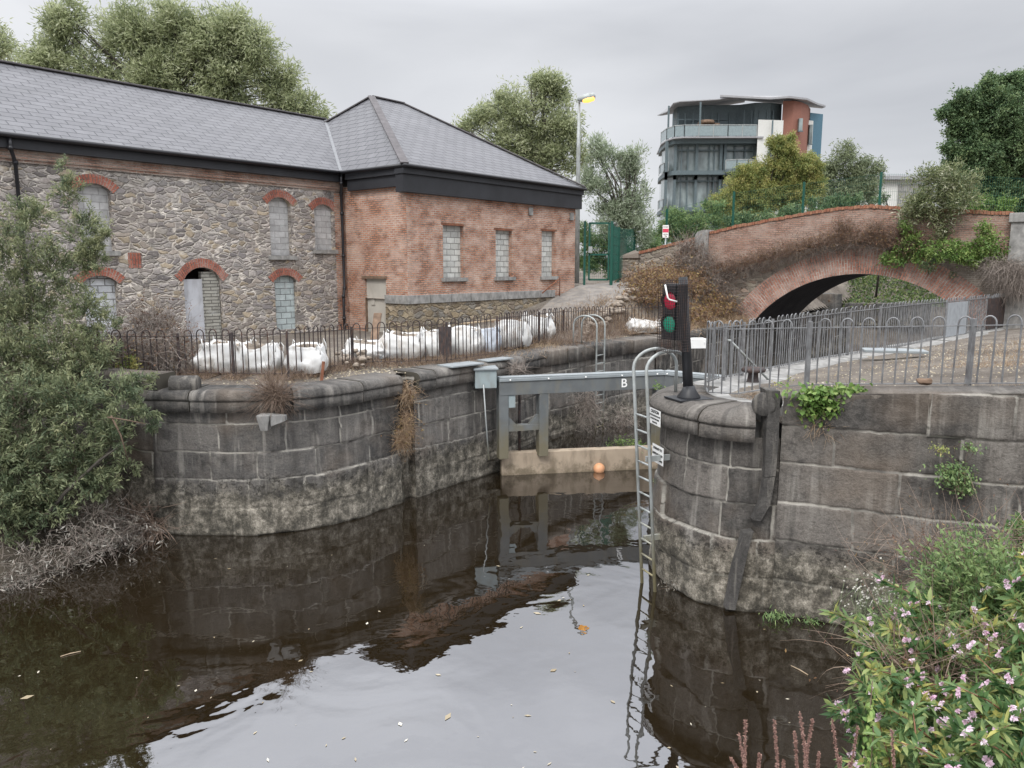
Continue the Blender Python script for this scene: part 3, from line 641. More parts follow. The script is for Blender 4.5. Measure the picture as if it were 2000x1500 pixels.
bank('right_bank', BRn, -1.2, 16, -20, 9.9, 1, 0.75, 3.2)
b = MB(); b.quad((-60, -40, 0), (90, -40, 0), (90, 140, 0), (-60, 140, 0)); tag(b.build('water', MT['water']), kind='structure')
gL = G(972, 735, 2.55); gM = G(1296, 722, 2.55); gR = G(1482, 739, 2.55)
b = MB(); b.add([(gL[0]-.3, gL[1]+.1, .38), (gM[0], gM[1]+.1, .38), (gR[0]+.4, gR[1]+.1, .38), (19, 29, .38), (45, 60, .38), (36, 66, .38), (9, 33, .38), (1, 23, .38)], [tuple(range(8))])
tag(b.build('chamber_water', MT['water']), kind='structure')
# worn ramp up to the green gate
P = [G(1000, 640, 2.85), G(1050, 600, 3.3), G(1100, 575, 3.75), G(1160, 558, 4.2), G(1190, 553, 4.35)]
P = [np.array([*B2(s, t, 0)[:2]]) for s, t in ((3.6, -3.6), (6.0, -2.2), (8.5, -1.45), (11.0, -1.0), (13.5, -0.6), (18, -0.3))]
s_, Q = resample(P, 0.3); nn, _ = normals(Q); V = []
for o_ in (-1.15, -0.4, 0.4, 1.15):
    e = Q + nn*(o_+0.06*fbm(s_*2, s_*0+o_, 3))[:, None]; V.append(np.column_stack([e, ground_h(e[:, 0], e[:, 1])+0.05]))
V = np.stack(V, 1); tag(np_mesh('path', V.reshape(-1, 3), grid_faces(len(Q), 4), MT['path'], smooth=True), kind='structure')

# ---------------------------------------------------------------- lock walls
COP_L = [(-0.75, 2.875), (-0.08, 2.875), (0.0, 2.865), (0.055, 2.835), (0.09, 2.78), (0.10, 2.72), (0.09, 2.685), (0.06, 2.68), (0.06, 2.668), (0.07, 2.66), (0.07, 2.46), (-0.12, 2.45), (-0.75, 2.5)]
def coping(parent, pts, prof, mat, lens, gap=0.012, start=0.0):
    s, P = resample(pts, 0.008); tot = s[-1]; a = start; k = 0
    while a < tot-0.25:
        L = lens[k % len(lens)]; e = min(a+L, tot)
        if tot-e < 0.4: e = tot
        q = P[(s >= a+gap/2) & (s <= e-gap/2)]
        if len(q) > 2:
            dz = random.uniform(-.012, .012); do = random.uniform(-.012, .012)
            sweep('coping_stone', [tuple(x) for x in q], [(u+do, z+dz) for u, z in prof], mat, parent, 0.12, a, 0.012)
        a = e; k += 1
t = thing('lock_wall', (-2.4, 17, 0), 'long dark block lock wall with rounded coping along the left side of the lock', 'wall')
face = LP_far[-1:] + notch + LP_front[1:]
wall_strip('wall_face', chaikin(LP_front, 3), -0.5, 2.5, MT['ashlar'], t, 0.10, .03, .028)
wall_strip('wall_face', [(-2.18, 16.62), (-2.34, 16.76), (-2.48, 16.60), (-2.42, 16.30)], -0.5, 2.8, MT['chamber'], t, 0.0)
wall_strip('wall_face', LP_far[5:] + [notch[0]], -0.5, 2.5, MT['ashlar'], t, 0.06, .035, .03, u0=33.3)
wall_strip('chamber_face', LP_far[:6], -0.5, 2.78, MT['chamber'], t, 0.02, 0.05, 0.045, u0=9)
cf = chaikin(LP_front, 3); coping(t, [tuple(p) for p in cf[1:]], COP_L, MT['ashlar'], [1.15, 1.5, 1.9, 1.4])
coping(t, [tuple(p) for p in [(0.9, 21.06), (-0.32, 18.9), (-1.35, 17.65), (-2.13, 16.68)]], COP_L, MT['ashlar'], [1.3, 1.9, 1.6])
COP_F = [(-0.8, 2.84), (0.0, 2.84), (0.03, 2.80), (0.03, 2.42), (-0.1, 2.42), (-0.8, 2.44)]
coping(t, [(14.4, 38.3), (10.65, 33.5), (9.7, 32.2), (4.9, 25.6), (2.4, 22.9), (0.95, 21.14)], COP_F, MT['ashlar'], [1.7, 2.1, 1.4])
# wing wall to the left with its drum-ended block
t = thing('wing_wall', (-8, 14.8, 0), 'dark block wall left of the lock mouth, half behind the willow, ending in a drum shaped stone', 'wall')
wall_strip('wall_face', [(*p, 3.1) for p in [(-6.95, 14.22), (-7.6, 14.45)]+wing_L[1:]][:4], -0.5, 3.1, MT['ashlar_w'], t, 0.12, .05, .04)
wall_strip('wall_face', [(*p, 3.1) for p in wing_L[2:]], -0.5, 3.1, MT['ashlar_w'], t, 0.12, 0.4, 0.2)
sweep('wall_cap', [tuple(p) for p in [(-6.75, 14.3), (-7.6, 14.5), (-8.6, 14.98), (-12, 16.45), (-20, 20.1)]], [(-0.5, 3.16), (0.02, 3.16), (0.04, 3.1), (0.04, 2.8), (-0.5, 2.8)], MT['ashlar_w'], t, 0.3, 0, 0.01)
c = D(372, 757, 14.35)
m_ = MB(); ax = Vector((1, 0.08, 0)).normalized(); Mx = ax.to_track_quat('Z', 'Y').to_matrix()
m_.lathe([(0.19, -0.38), (0.19, 0.10), (0.165, 0.13)], (c[0]-0.02, c[1]+0.12, c[2]+0.03), 24, Mx); m_.build('drum_stone', MT['stone_dk'], t)

# right pier
COP_R = [(-0.9, 3.08), (-0.26, 3.08), (-0.16, 3.072), (-0.05, 3.035), (0.04, 2.97), (0.075, 2.90), (0.06, 2.865), (0.02, 2.86), (0.02, 2.845), (0.045, 2.83), (0.045, 2.64), (-0.15, 2.63), (-0.9, 2.7)]
t = thing('lock_pier', (3, 13, 0), 'rounded dark stone lock pier on the right, carrying the traffic light', 'pier')
rc = chaikin(RP_front, 3); wall_strip('wall_face', rc, -0.5, 2.68, MT['ashlar_r'], t, 0.16, 0.024, 0.022, 0.03)
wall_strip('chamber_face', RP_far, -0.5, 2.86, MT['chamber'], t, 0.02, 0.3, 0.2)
coping(t, [tuple(p) for p in rc if p[0] < 3.62 or p[1] > 12], COP_R, MT['ashlar_r'], [0.85, 1.55, 1.35, 1.2])
m_ = MB(); q = [(x, y) for x, y in RP_front]; inner = [(5.2, 14.0), (5.0, 12.2), (4.3, 11.4)]
m_.prism([(p[0]*1+0.0, p[1]) for p in [(3.9, 11.3), (3.4, 11.4), (3.05, 11.8), (2.85, 12.3), (2.85, 12.9), (3.1, 13.5), (3.4, 13.85), (4.9, 15.4), (5.6, 14.4), (5.0, 12.3)]], 2.5, 3.06)
m_.build('deck_slab', MT['stone_tr'], t)
kerb = [(3.4, 14.2), (5.15, 15.9), (7.2, 18.1), (11.1, 21.6), (15.5, 25.8), (17.4, 28.0)]
coping(t, kerb, [(-0.75, 3.0), (0.06, 3.0), (0.09, 2.97), (0.09, 2.68), (-0.75, 2.7)], MT['stone_tr'], [1.5, 1.9, 1.3, 1.7])
# right wing wall (towards the viewer)
zt = [3.9, 3.85, 3.56, 3.42, 3.30]
t = thing('retaining_wall', (8, 9, 0), 'tall wall of big dark blocks at the right, below the bow top railing', 'wall')
wall_strip('wall_face', [(*p, z) for p, z in zip(wing_R, zt)][1:], -0.5, 3.9, MT['ashlar_r'], t, 0.16, 0.03, 0.024, 0.035, 4.2, 1.06, 1.25)
wall_strip('wall_face', [(*p, z) for p, z in zip(wing_R, zt)][:2], -0.5, 3.9, MT['ashlar_w'], t, 0.16, 0.4, 0.2)
sweep('wall_cap', [(*p, z) for p, z in zip(wing_R, zt)][1:], [(-0.75, 0.02), (-0.17, 0.0), (-0.15, -0.03), (-0.17, -0.30), (-0.75, -0.3)], MT['ashlar_r'], t, 0.2, 0, 0.03)
m_ = MB(); c = D(1489, 789, 11.0); ax = Vector((-1, 0.30, 0)).normalized()
ax = Vector((-0.55, -0.83, 0)); Mx = ax.to_track_quat('Z', 'Y').to_matrix()
m_.lathe([(0.175, -0.35), (0.178, 0.04), (0.16, 0.065)], (c[0]+.02, c[1]-0.03, c[2]), 28, Mx); m_.build('drum_stone', MT['stone_dk'], t)
def slabpoly(name, pts, y0, thick, mat, parent):
    m_ = MB(); pp = [D(u, v, y0(u, v)) for u, v in pts]; back = [q+np.array([0.0, thick, 0]) for q in pp]; n = len(pts)
    m_.add(pp+back, [tuple(range(n)), tuple(reversed(range(n, 2*n)))]+[(i, n+i, n+(i+1) % n, (i+1) % n) for i in range(n)]); return m_.build(name, mat, parent)
yy = lambda u, v: 10.80 + (800-v)*0.0002*0 + 0.12*max(0, (930-v)/200)
slabpoly('raking_rib', [(1497, 762), (1524, 764), (1521, 860), (1515, 930), (1494, 932), (1496, 860), (1501, 800)], lambda u, v: 10.86, 0.3, MT['stone_dk'], t)
slabpoly('raking_rib', [(1494, 934), (1514, 932), (1505, 985), (1486, 1018), (1471, 1016), (1484, 985)], lambda u, v: 10.85, 0.3, MT['stone_dk'], t)
slabpoly('raking_rib', [(1454, 1042), (1472, 1038), (1460, 1082), (1436, 1192), (1418, 1190), (1434, 1110)], lambda u, v: 10.84, 0.3, MT['stone_dk'], t)

# ---------------------------------------------------------------- lock gate
def gate_leaf(pa, pb, label, post_s, letter, lets, braces=True, posts_to=0.5):
    a, b_ = np.array(pa), np.array(pb); L = np.linalg.norm((b_-a)[:2]); e = (b_-a)/L; e[2] = 0; n_ = np.array([e[1], -e[0], 0])
    if n_[1] > 0: n_ = -n_
    ang = math.atan2(e[1], e[0])
    t = thing('lock_gate', (a[0], a[1], 0), label, 'lock gate', 'pair of steel lock gate leaves')
    P = lambda s, z, o=0.0: a*[1, 1, 0] + e*s + n_*o + np.array([0, 0, z])
    m_ = MB(); m_.obox(P(L/2, 2.26, 0), (L, 0.30, 0.34), ang); m_.build('head_beam', MT['gate'], t, bevel=0.008)
    m_ = MB(); m_.obox(P(L/2, 2.47, 0), (L, 0.36, 0.075), ang)
    m_.obox(P(L/2, 2.525, 0.02), (L-0.02, 0.26, 0.03), ang); m_.build('top_rail', MT['gate_l'], t, bevel=0.008)
    m_ = MB()
    for k in range(5): m_.lathe([(0.022, 0), (0.022, 0.02), (0.012, 0.028)], P(L*(0.06+0.22*k), 2.47, 0.18), 8, Vector(n_).to_track_quat('Z', 'Y').to_matrix())
    m_.build('bolt', MT['white'], t)
    for s, w_ in post_s:
        m_ = MB(); m_.obox(P(s, (2.09+posts_to)/2, 0), (w_, 0.28, 2.09-posts_to), ang); m_.build('gate_post', MT['gate'], t, bevel=0.008)
    if braces:
        s0, s1 = post_s[0][0]+post_s[0][1]/2, post_s[1][0]-post_s[1][1]/2
        m_ = MB(); m_.obox(P((s0+s1)/2, 1.25, 0), (s1-s0, 0.22, 0.14), ang); m_.build('cross_rail', MT['gate'], t)
        for x0, sg in ((s0, 1), (s1, -1)):
            m_ = MB(); m_.add([P(x0, 1.32, .09), P(x0+sg*.24, 1.32, .09), P(x0, 1.56, .09), P(x0, 1.32, -.09), P(x0+sg*.24, 1.32, -.09), P(x0, 1.56, -.09)],
                              [(0, 1, 2), (3, 5, 4), (0, 3, 4, 1), (1, 4, 5, 2), (2, 5, 3, 0)]); m_.build('corner_gusset', MT['gate'], t)
        m_ = MB(); m_.tube([P(s0+.42, 2.0, -.35), P(s0+.42, .55, -.35)], 0.035); m_.build('sluice_rod', MT['rail_dark'], t)
        m_ = MB(); m_.obox(P(s0+.09, 1.93, 0.02), (.17, .2, .3), ang); m_.build('hinge_box', MT['gate_box'], t)
    M_ = face_rot(n_[0], n_[1]); text_mesh('painted_letter', letter, 0.31, P(lets, 2.26, 0.153), M_, MT['white'], t, bold=0.004)
    return t
Lg = np.linalg.norm((gM-gL)[:2])
gate_leaf(gL, gM, 'dark grey steel lock gate leaf with a white letter B on its beam', [(0.12, 0.24), (1.15, 0.24), (Lg-0.12, 0.24)], 'B', Lg*0.737)
gate_leaf(gM+[0.05, 0, 0], gR, 'dark grey lock gate leaf with a white letter A, partly behind the traffic light pole', [(0.12, 0.2)], 'A', 0.62, False)
m_ = MB(); aa = G(978, 929, 0); bb = G(1290, 915, 0); mid = (aa+bb)/2; dd = bb-aa
m_.obox((mid[0], mid[1]+.14, 0.05), (np.linalg.norm(dd), .28, 1.04), math.atan2(dd[1], dd[0])); o = m_.build('stop_board', MT['beige'], bevel=.01)
tag(o, 'long beige silt covered board across the foot of the lock gate, just above the water', 'board')
m_ = MB(); m_.obox((gR[0]-0.55, gR[1]+1.2, 0.1), (3.2, .25, .9), math.atan2((gR-gM)[1], (gR-gM)[0]))
o = m_.build('stop_board', MT['beige']); tag(o, 'beige board under the gate leaf lettered A, hidden behind the round pier', 'board')
# control box on the left quay
t = thing('control_box', (-0.7, 18.4, 2.3), 'blue grey steel box with a flat lid hung on the coping beside the lock gate', 'box')
c = D(946, 733, 18.0); m_ = MB(); m_.obox((c[0], c[1]+.25, 2.52), (.52, .5, .44), 0.15); m_.build('box_body', MT['gate_box'], t, bevel=.01)
m_ = MB(); m_.obox((c[0], c[1]+.25, 2.765), (.6, .6, .05), 0.15); m_.build('box_lid', MT['gate_l'], t, bevel=.01)
m_ = MB(); m_.tube([(c[0]-.02, c[1]-.06, 2.4), (c[0]+.03, c[1]-.10, 1.6), (c[0]+.10, c[1]-.06, 0.55)], 0.018); m_.build('conduit', MT['galv'], t)
for u, v, sx, sy, lab in ((900, 711, 1.0, .55, 'pale flat steel cover plate lying on the left coping, nearer the railing'), (968, 701, .9, .4, 'pale flat steel cover plate on the coping behind the control box')):
    c = G(u, v, 2.9); m_ = MB(); m_.obox((c[0], c[1], 2.89), (sx, sy, .035), R(44)); tag(m_.build('cover_plate', MT['gate_l'], bevel=.005), lab, 'plate')
# ladders
def arc_pts(p0, p1, up, n=12):
    p0, p1 = np.array(p0, float), np.array(p1, float); c = (p0+p1)/2; h = (p1-p0)/2
    return [tuple(c - h*math.cos(math.pi*i/n) + np.array([0, 0, up])*math.sin(math.pi*i/n)) for i in range(n+1)]
def ladder(foot, top, land, tan, wdt, zfoot, ztop, zland, up, label, rw=0.045, rungs=None, flat=True, nr=12):
    foot, top, land, tan = [np.array(q, float) for q in (foot, top, land, tan)]; tan /= np.linalg.norm(tan)
    t = thing('ladder', (foot[0], foot[1], zfoot), label, 'ladder', 'steel access ladders of the lock')
    for sg in (0, 1):
        o = tan*wdt*sg; a = np.array([*(foot+o), zfoot]); b_ = np.array([*(top+o), ztop]); c = np.array([*(land+o), ztop])
        m_ = MB(); m_.tube([a, b_] + arc_pts(b_, c, up)[1:] + [(c[0], c[1], zland)], rw/2, 8); m_.build('stile', MT['galv'], t)
    n = nr; zt_ = ztop-0.45*(flat)
    for k in range(n):
        f = (k+0.5)/n; f = (zfoot+ (zland-0.15-zfoot)*f - zfoot)/(ztop-zfoot)
        p = np.array([*(foot+(top-foot)*f), zfoot+(ztop-zfoot)*f]); m_ = MB(); m_.tube([p, p+np.array([*(tan*wdt), 0])], 0.016, 6); m_.build('rung', MT['galv'], t)
    return t
f_ = G(1257, 1140, 0); tp = D(1238, 700, 12.35)
t = ladder(f_[:2], tp[:2], tp[:2]+[0.78, 0.35], (0.17, -0.40), 0.38, -0.4, 3.55, 3.08, 0.30, 'tall grey steel ladder with hooped handrails rising from the water at the right pier', 0.056, nr=13)
for z in (2.1, 0.75):
    m_ = MB(); m_.bar((2.18, 12.0, z), (2.62, 12.15, z), 0.05, 0.09); m_.build('wall_bracket', MT['galv'], t)
tp = G(1163, 676, 2.86); tp2 = tp[:2]
ladder(tp2+[0.02, -0.12], tp2+[0.02, -0.12], tp2+[-0.62, 0.45], (0.62, 0.72), 0.42, 0.3, 3.45, 2.86, 0.30, 'galvanised ladder with twin hoops on the far left lock wall beyond the gate', 0.05, nr=10)
# buoy, bollard
m_ = MB(); c = G(1170, 921, 0); m_.lathe([(0.145*math.sin(math.pi*k/12)+.001, 0.08-0.145*math.cos(math.pi*k/12)) for k in range(13)], c, 20)
o = m_.build('buoy', MT['orange']); tag(o, 'faded orange ball buoy floating against the beige board', 'buoy')
c = G(1470, 752, 3.0); m_ = MB(); m_.lathe([(0.13, 0), (0.11, .03), (0.09, .18), (0.11, .20), (.21, .215), (.225, .25), (.20, .29), (.05, .31)], (c[0], c[1], 3.04), 20)
o = m_.build('bollard', MT['rail_dark']); tag(o, 'low dark mushroom bollard beside the curved railing end', 'bollard')
# ---------------------------------------------------------------- traffic light
pb = G(1345, 779, 3.075); pt = D(1334, 541, pb[1]+.05)
t = thing('traffic_light', tuple(pb), 'black lock traffic light with red and green lenses in a wire cage', 'traffic light')
m_ = MB(); m_.tube([pb, pb+(pt-pb)*.5, pt], [0.085, 0.075, 0.07], 14); m_.lathe([(.19, 0), (.19, .02), (.12, .12), (.088, .2)], pb+np.array([0, 0, .02]), 14)
m_.obox(pb+np.array([0, 0, .012]), (.62, .5, .025), R(20)); m_.build('pole', MT['black'], t)
hn = np.array([-.80, -.60, 0]); hx = np.array([.60, -.80, 0]); hc = D(1318, 609, pb[1]-.08); ang = math.atan2(hx[1], hx[0])
m_ = MB(); m_.obox(hc, (.33, .20, .88), ang); m_.obox(hc+hn*.105, (.30, .012, .84), ang)
for k in range(18): m_.obox(hc-hn*.10+np.array([0, 0, -.36+k*.042]), (.305, .07, .016), ang)
m_.build('light_head', MT['black'], t, bevel=.006)
Mh = Vector(hn).to_track_quat('Z', 'Y').to_matrix()
m = N('red_lens', 0.25, 0.6); m.col((0.62, 0.02, 0.07)); MT['lens_r'] = m.m
m = N('green_lens', 0.25, 0.6); m.col((0.015, 0.34, 0.21)); MT['lens_g'] = m.m
for dz, k in ((.175, 'r'), (-.185, 'g')):
    p0 = hc+hn*.112+np.array([0, 0, dz]); m_ = MB(); m_.lathe([(.138, -.01), (.138, 0), (.12, .015), (.08, .03), (.001, .035)], p0, 24, Mh); m_.build('red_lens' if k == 'r' else 'green_lens', MT['lens_'+k], t)
    m_ = MB(); rr = .148; q = []
    for a_ in range(-2, 15):
        th_ = math.pi*a_/12; q.append(p0+hx*rr*math.cos(th_)+np.array([0, 0, rr*math.sin(th_)]))
    for a1, a2 in zip(q[:-1], q[1:]): m_.add([a1, a2, a2+hn*.05, a1+hn*.05], [(0, 1, 2, 3), (3, 2, 1, 0)])
    m_.build('visor', MT['black'], t)
m_ = MB(); Wc, Dc, z0, z1 = .36, .36, -.62, .50; fc = hc+hn*.01
def cp(a, b_, z): return fc + hx*a*Wc/2 + hn*b_*Dc/2 + np.array([0, 0, z])
rw = .0032
for k in range(27):
    z = z0+(z1-z0)*k/26
    for q1, q2 in (((-1, 1), (1, 1)), ((1, 1), (1, -1)), ((-1, 1), (-1, -1))): m_.bar(cp(*q1, z), cp(*q2, z), rw*2)
for k in range(9):
    f_ = -1+2*k/8
    for q1 in ((f_, 1), (1, f_), (-1, f_)): m_.bar(cp(*q1, z0), cp(*q1, z1), rw*2)
m_.build('wire_cage', MT['rail_dark'], t)
m_ = MB(); m_.tube([D(1299, 556, fc[1]-.32), D(1304, 581, fc[1]-.32), D(1307, 585, fc[1]-.32), D(1322, 589, fc[1]-.30)], .014, 6); tag(m_.build('bent_strip', MT['white']), 'bent white plastic strip caught on the traffic light cage', 'strip')
# warning signs on the pier
def flat_sign(name, pts, y, mat, label, lines, thick=0.006, tsz=0.04, nrm=None):
    P = [np.array(q) for q in pts]; c = sum(P)/4; ex = (P[1]-P[0]); ez = (P[0]-P[3]); n_ = np.cross(ex, ez); n_ /= np.linalg.norm(n_)
    if n_[1] > 0: n_ = -n_
    t = thing(name, tuple(c), label, 'sign'); m_ = MB(); bk = [p-n_*thick for p in P]
    m_.add(P+bk, [(3, 2, 1, 0), (4, 5, 6, 7), (0, 1, 5, 4), (1, 2, 6, 5), (2, 3, 7, 6), (3, 0, 4, 7)]); m_.build('sign_panel', mat, t)
    X = Vector(ex).normalized(); Zn = Vector(n_); Yu = Zn.cross(X).normalized(); Rm = Matrix((X, Yu, Zn)).transposed()
    for (s_, z_, txt, sz) in lines: text_mesh('lettering', txt, sz, Vector(c)+X*s_+Yu*z_+Zn*0.003, Rm, MT['letter'], t, bold=sz*.02, ext=0.002)
    return t
def sign_pts(xy0, xy1, z0, z1): return [(*xy0, z1), (*xy1, z1), (*xy1, z0), (*xy0, z0)]
flat_sign('warning_sign', sign_pts((2.30, 12.45), (2.40, 12.03), 2.62, 2.88), 0, MT['white'], 'white warning sign headed CAUTION on the edge of the round pier, upper of two',
          [(0, .085, 'CAUTION', .07), (0, .02, 'DO NOT MOOR IN LOCK', .036), (0, -.035, 'OR TIE UP ON GATE', .036), (0, -.09, 'WHEN IN USE', .03)])
flat_sign('warning_sign', sign_pts((2.355, 12.40), (2.455, 11.98), 1.98, 2.28), 0, MT['white'], 'white notice with three dark lines on the pier, lower of two beside the ladder',
          [(0, .09, 'BE READY TO', .055), (0, 0, 'LEAVE NO WAKE', .05), (0, -.09, 'WHILST LOCKING', .045)])
# white beam end on the far wall
m_ = MB(); c = D(1357, 670, 27.0); m_.obox(c, (.75, .5, .34), 0.1); m_.lathe([(.03, 0), (.03, .02)], c+np.array([.28, -.26, .05]), 8, Matrix.Rotation(math.pi/2, 3, 'X')); tag(m_.build('beam_end', MT['white'], bevel=.01), 'white boxed beam end on the lock wall behind the traffic light pole', 'beam')
# planter bracket on the left wall
t = thing('wall_hopper', tuple(D(530, 822, 14.0)), 'small grey tapered hopper fixed on the left lock wall under a dead weed tuft', 'hopper')
c = D(522, 822, 14.02); m_ = MB(); a_, b_ = .14, .09
V = [c+np.array(q) for q in ((-.15, -.18, .13), (.10, -.18, .13), (.10, .12, .13), (-.15, .12, .13), (-.10, -.12, -.17), (.03, -.12, -.17), (.03, .10, -.17), (-.10, .10, -.17))]
m_.add(V, [(0, 1, 2, 3), (7, 6, 5, 4), (0, 4, 5, 1), (1, 5, 6, 2), (2, 6, 7, 3), (3, 7, 4, 0)]); m_.build('hopper_body', MT['stone_tr'], t, bevel=.008)
m_ = MB(); m_.add([c+np.array(q) for q in ((.1, -.12, .12), (.34, -.02, .10), (.34, -.02, 0), (.1, -.12, -.08), (.1, .12, .12), (.34, .12, .10), (.34, .12, 0), (.1, .12, -.08))],
                  [(0, 3, 2, 1), (4, 5, 6, 7), (0, 1, 5, 4), (1, 2, 6, 5), (2, 3, 7, 6)]); m_.build('side_arm', MT['stone_tr'], t)
# ---------------------------------------------------------------- facades with openings
def arch_z(op, s):
    sa, sb, zb, zt, rise = op[:5]
    if rise <= 0: return zt
    x = (s-(sa+sb)/2)/((sb-sa)/2); return zt + rise*(math.sqrt(max(0, 1-min(1, abs(x))**2*0.82)) - math.sqrt(0.18))/(1-math.sqrt(0.18))
def facade(name, P, s0, s1, z0, ztop, ops, mat, parent, deep=0.22, step=0.6, rmat=None, uvo=(0, 0), sub=0):
    zf = ztop if callable(ztop) else (lambda s: ztop); zb_ = z0 if callable(z0) else (lambda s: z0)
    br = {s0, s1}
    for o in ops:
        k = 8 if o[4] > 0 else 1
        for i in range(k+1): br.add(o[0]+(o[1]-o[0])*i/k)
    RM = {id(o): MB() for o in ops}
    br = sorted(x for x in br if s0-1e-6 <= x <= s1+1e-6); full = []
    for a, b_ in zip(br[:-1], br[1:]):
        k = max(1, int((b_-a)/step)) if step else 1; full += [a+(b_-a)*i/k for i in range(k)]
    full.append(br[-1]); m_ = MB(); R_ = MB()
    for a, b_ in zip(full[:-1], full[1:]):
        if b_-a < 1e-5: continue
        cur = [(zb_(a), zb_(b_))]
        inside_ = sorted([o for o in ops if o[0] <= a+1e-5 and o[1] >= b_-1e-5], key=lambda o: o[2]); spans = []
        lo = (zb_(a), zb_(b_))
        for o in inside_:
            spans.append((lo, (o[2], o[2]))); lo = (arch_z(o, a), arch_z(o, b_))
            RM[id(o)].quad(P(a, 0, lo[0]), P(b_, 0, lo[1]), P(b_, deep, lo[1]), P(a, deep, lo[0]), [(a, lo[0]), (b_, lo[1]), (b_, lo[1]+deep), (a, lo[0]+deep)])
        spans.append((lo, (zf(a), zf(b_))))
        for (l0, l1), (h0, h1) in spans:
            if h0-l0 > 1e-4 or h1-l1 > 1e-4:
                uv = [(a+uvo[0], l0+uvo[1]), (b_+uvo[0], l1+uvo[1]), (b_+uvo[0], h1+uvo[1]), (a+uvo[0], h0+uvo[1])]
                m_.quad(P(a, 0, l0), P(b_, 0, l1), P(b_, 0, h1), P(a, 0, h0), uv)
    for o in ops:
        for s in (o[0], o[1]): RM[id(o)].quad(P(s, 0, o[2]), P(s, deep, o[2]), P(s, deep, arch_z(o, s)), P(s, 0, arch_z(o, s)), [(s, o[2]), (s+deep, o[2]), (s+deep, o[3]), (s, o[3])])
        RM[id(o)].quad(P(o[0], 0, o[2]), P(o[1], 0, o[2]), P(o[1], deep, o[2]), P(o[0], deep, o[2]))
    m_.build(name, mat, parent)
    for o in ops: RM[id(o)].build('opening_reveal', rmat or mat, parent)
def infill(name, P, op, depth, mat, parent, inset=0.0):
    m_ = MB(); k = 8 if op[4] > 0 else 1
    for i in range(k):
        a, b_ = op[0]+(op[1]-op[0])*i/k, op[0]+(op[1]-op[0])*(i+1)/k
        za, zb = arch_z(op, a), arch_z(op, b_); m_.quad(P(a, depth, op[2]), P(b_, depth, op[2]), P(b_, depth, zb), P(a, depth, za), [(a, op[2]), (b_, op[2]), (b_, zb), (a, za)])
    return m_.build(name, mat, parent)
def arch_ring(name, P, op, th, proud, mat, parent, ext=0.1, n=16):
    m_ = MB(); sa, sb = op[0]-ext*0.5, op[1]+ext*0.5; run = 0; sc, zc = (sa+sb)/2, op[3]-(sb-sa)*0.55
    pts = []
    for i in range(n+1):
        s = sa+(sb-sa)*i/n; so = min(max(s, op[0]), op[1]); z = arch_z(op, so)-(0.05 if (i in (0, n)) else 0)
        d = np.array([s-sc, z-zc]); d /= np.linalg.norm(d); pts.append((s, z, s+d[0]*th, z+d[1]*th))
    for i in range(n):
        p, q = pts[i], pts[i+1]; L = math.hypot(q[0]-p[0], q[1]-p[1])*1.15; u0, u1 = run, run+L; run = u1; w_ = -proud
        uv = [(u0, 0), (u1, 0), (u1, th), (u0, th)]
        m_.quad(P(p[0], w_, p[1]), P(q[0], w_, q[1]), P(q[2], w_, q[3]), P(p[2], w_, p[3]), uv)
        m_.quad(P(p[0], w_, p[1]), P(p[0], .12, p[1]), P(q[0], .12, q[1]), P(q[0], w_, q[1]), [(u0, 0), (u0, .12), (u1, .12), (u1, 0)])
        m_.quad(P(p[2], w_, p[3]), P(q[2], w_, q[3]), P(q[2], .01, q[3]), P(p[2], .01, p[3]))
    return m_.build(name, mat, parent)
def fbox(m_, P, s0, s1, d0, d1, z0, z1, ends=True):
    q = [P(s, d, z) for z in (z0, z1) for d in (d0, d1) for s in (s0, s1)]
    m_.add(q, [(0, 2, 3, 1), (4, 5, 7, 6), (0, 1, 5, 4), (2, 6, 7, 3), (0, 4, 6, 2), (1, 3, 7, 5)],
           [[(s0, d0)]*4, [(s0, d0), (s1, d0), (s1, d1), (s0, d1)], [(s0, z0), (s1, z0), (s1, z1), (s0, z1)], [(s0, z0), (s0, z1), (s1, z1), (s1, z0)], [(d0, z0), (d0, z1), (d1, z1), (d1, z0)], [(d0, z0), (d1, z0), (d1, z1), (d0, z1)]]); return m_

wh = thing('canal_warehouse', B2(0.3, 0.3, 2.7), 'long rubble stone warehouse with red brick hipped wing and blocked up windows', 'warehouse')
HE = 8.746; TS = 3.58; PS = lambda s, d, z: B2(s, TS+0.30+d, z)       # stone front
PF = lambda s, d, z: B2(s, 0.30+d, z)                                  # brick front
PL = lambda t, d, z: B2(0.30+d, t, z)                                  # brick side
W = {'w1u': (-9.25, -8.32, 5.66, 7.42, .2), 'w1l': (-9.3, -8.33, 2.9, 4.72, .2), 'dr': (-6.24, -4.93, 2.7, 4.75, .42), 'w2u': (-2.95, -2.06, 5.58, 7.42, .22),
     'w2l': (-2.87, -1.94, 2.9, 4.68, .2), 'w3u': (-1.05, -0.22, 5.82, 7.3, .2), 'w0u': (-14.4, -13.4, 5.66, 7.42, .2), 'w0l': (-14.4, -13.4, 2.9, 4.72, .2)}
facade('stone_wall', PS, -26, 0.3, 2.4, 8.05, list(W.values()), MT['rubble'], wh, 0.25, 0.8)
facade('brick_cornice', lambda s, d, z: PS(s, d-0.05, z), -26, 0.3, 8.02, 8.42, [], MT['brick_c'], wh)
m_ = fbox(MB(), PS, -26, 0.28, -0.09, -0.05, 8.10, 8.17); m_.build('cornice_course', MT['brick_p'], wh)
facade('brick_pier', lambda s, d, z: PS(s, d-0.02, z), -0.14, 0.34, 2.4, 7.98, [], MT['brick'], wh)
facade('toothed_brick_patch', lambda s, d, z: PS(s, d-0.015, z), -7.95, -7.55, 5.15, 5.62, [], MT['brick_a'], wh)
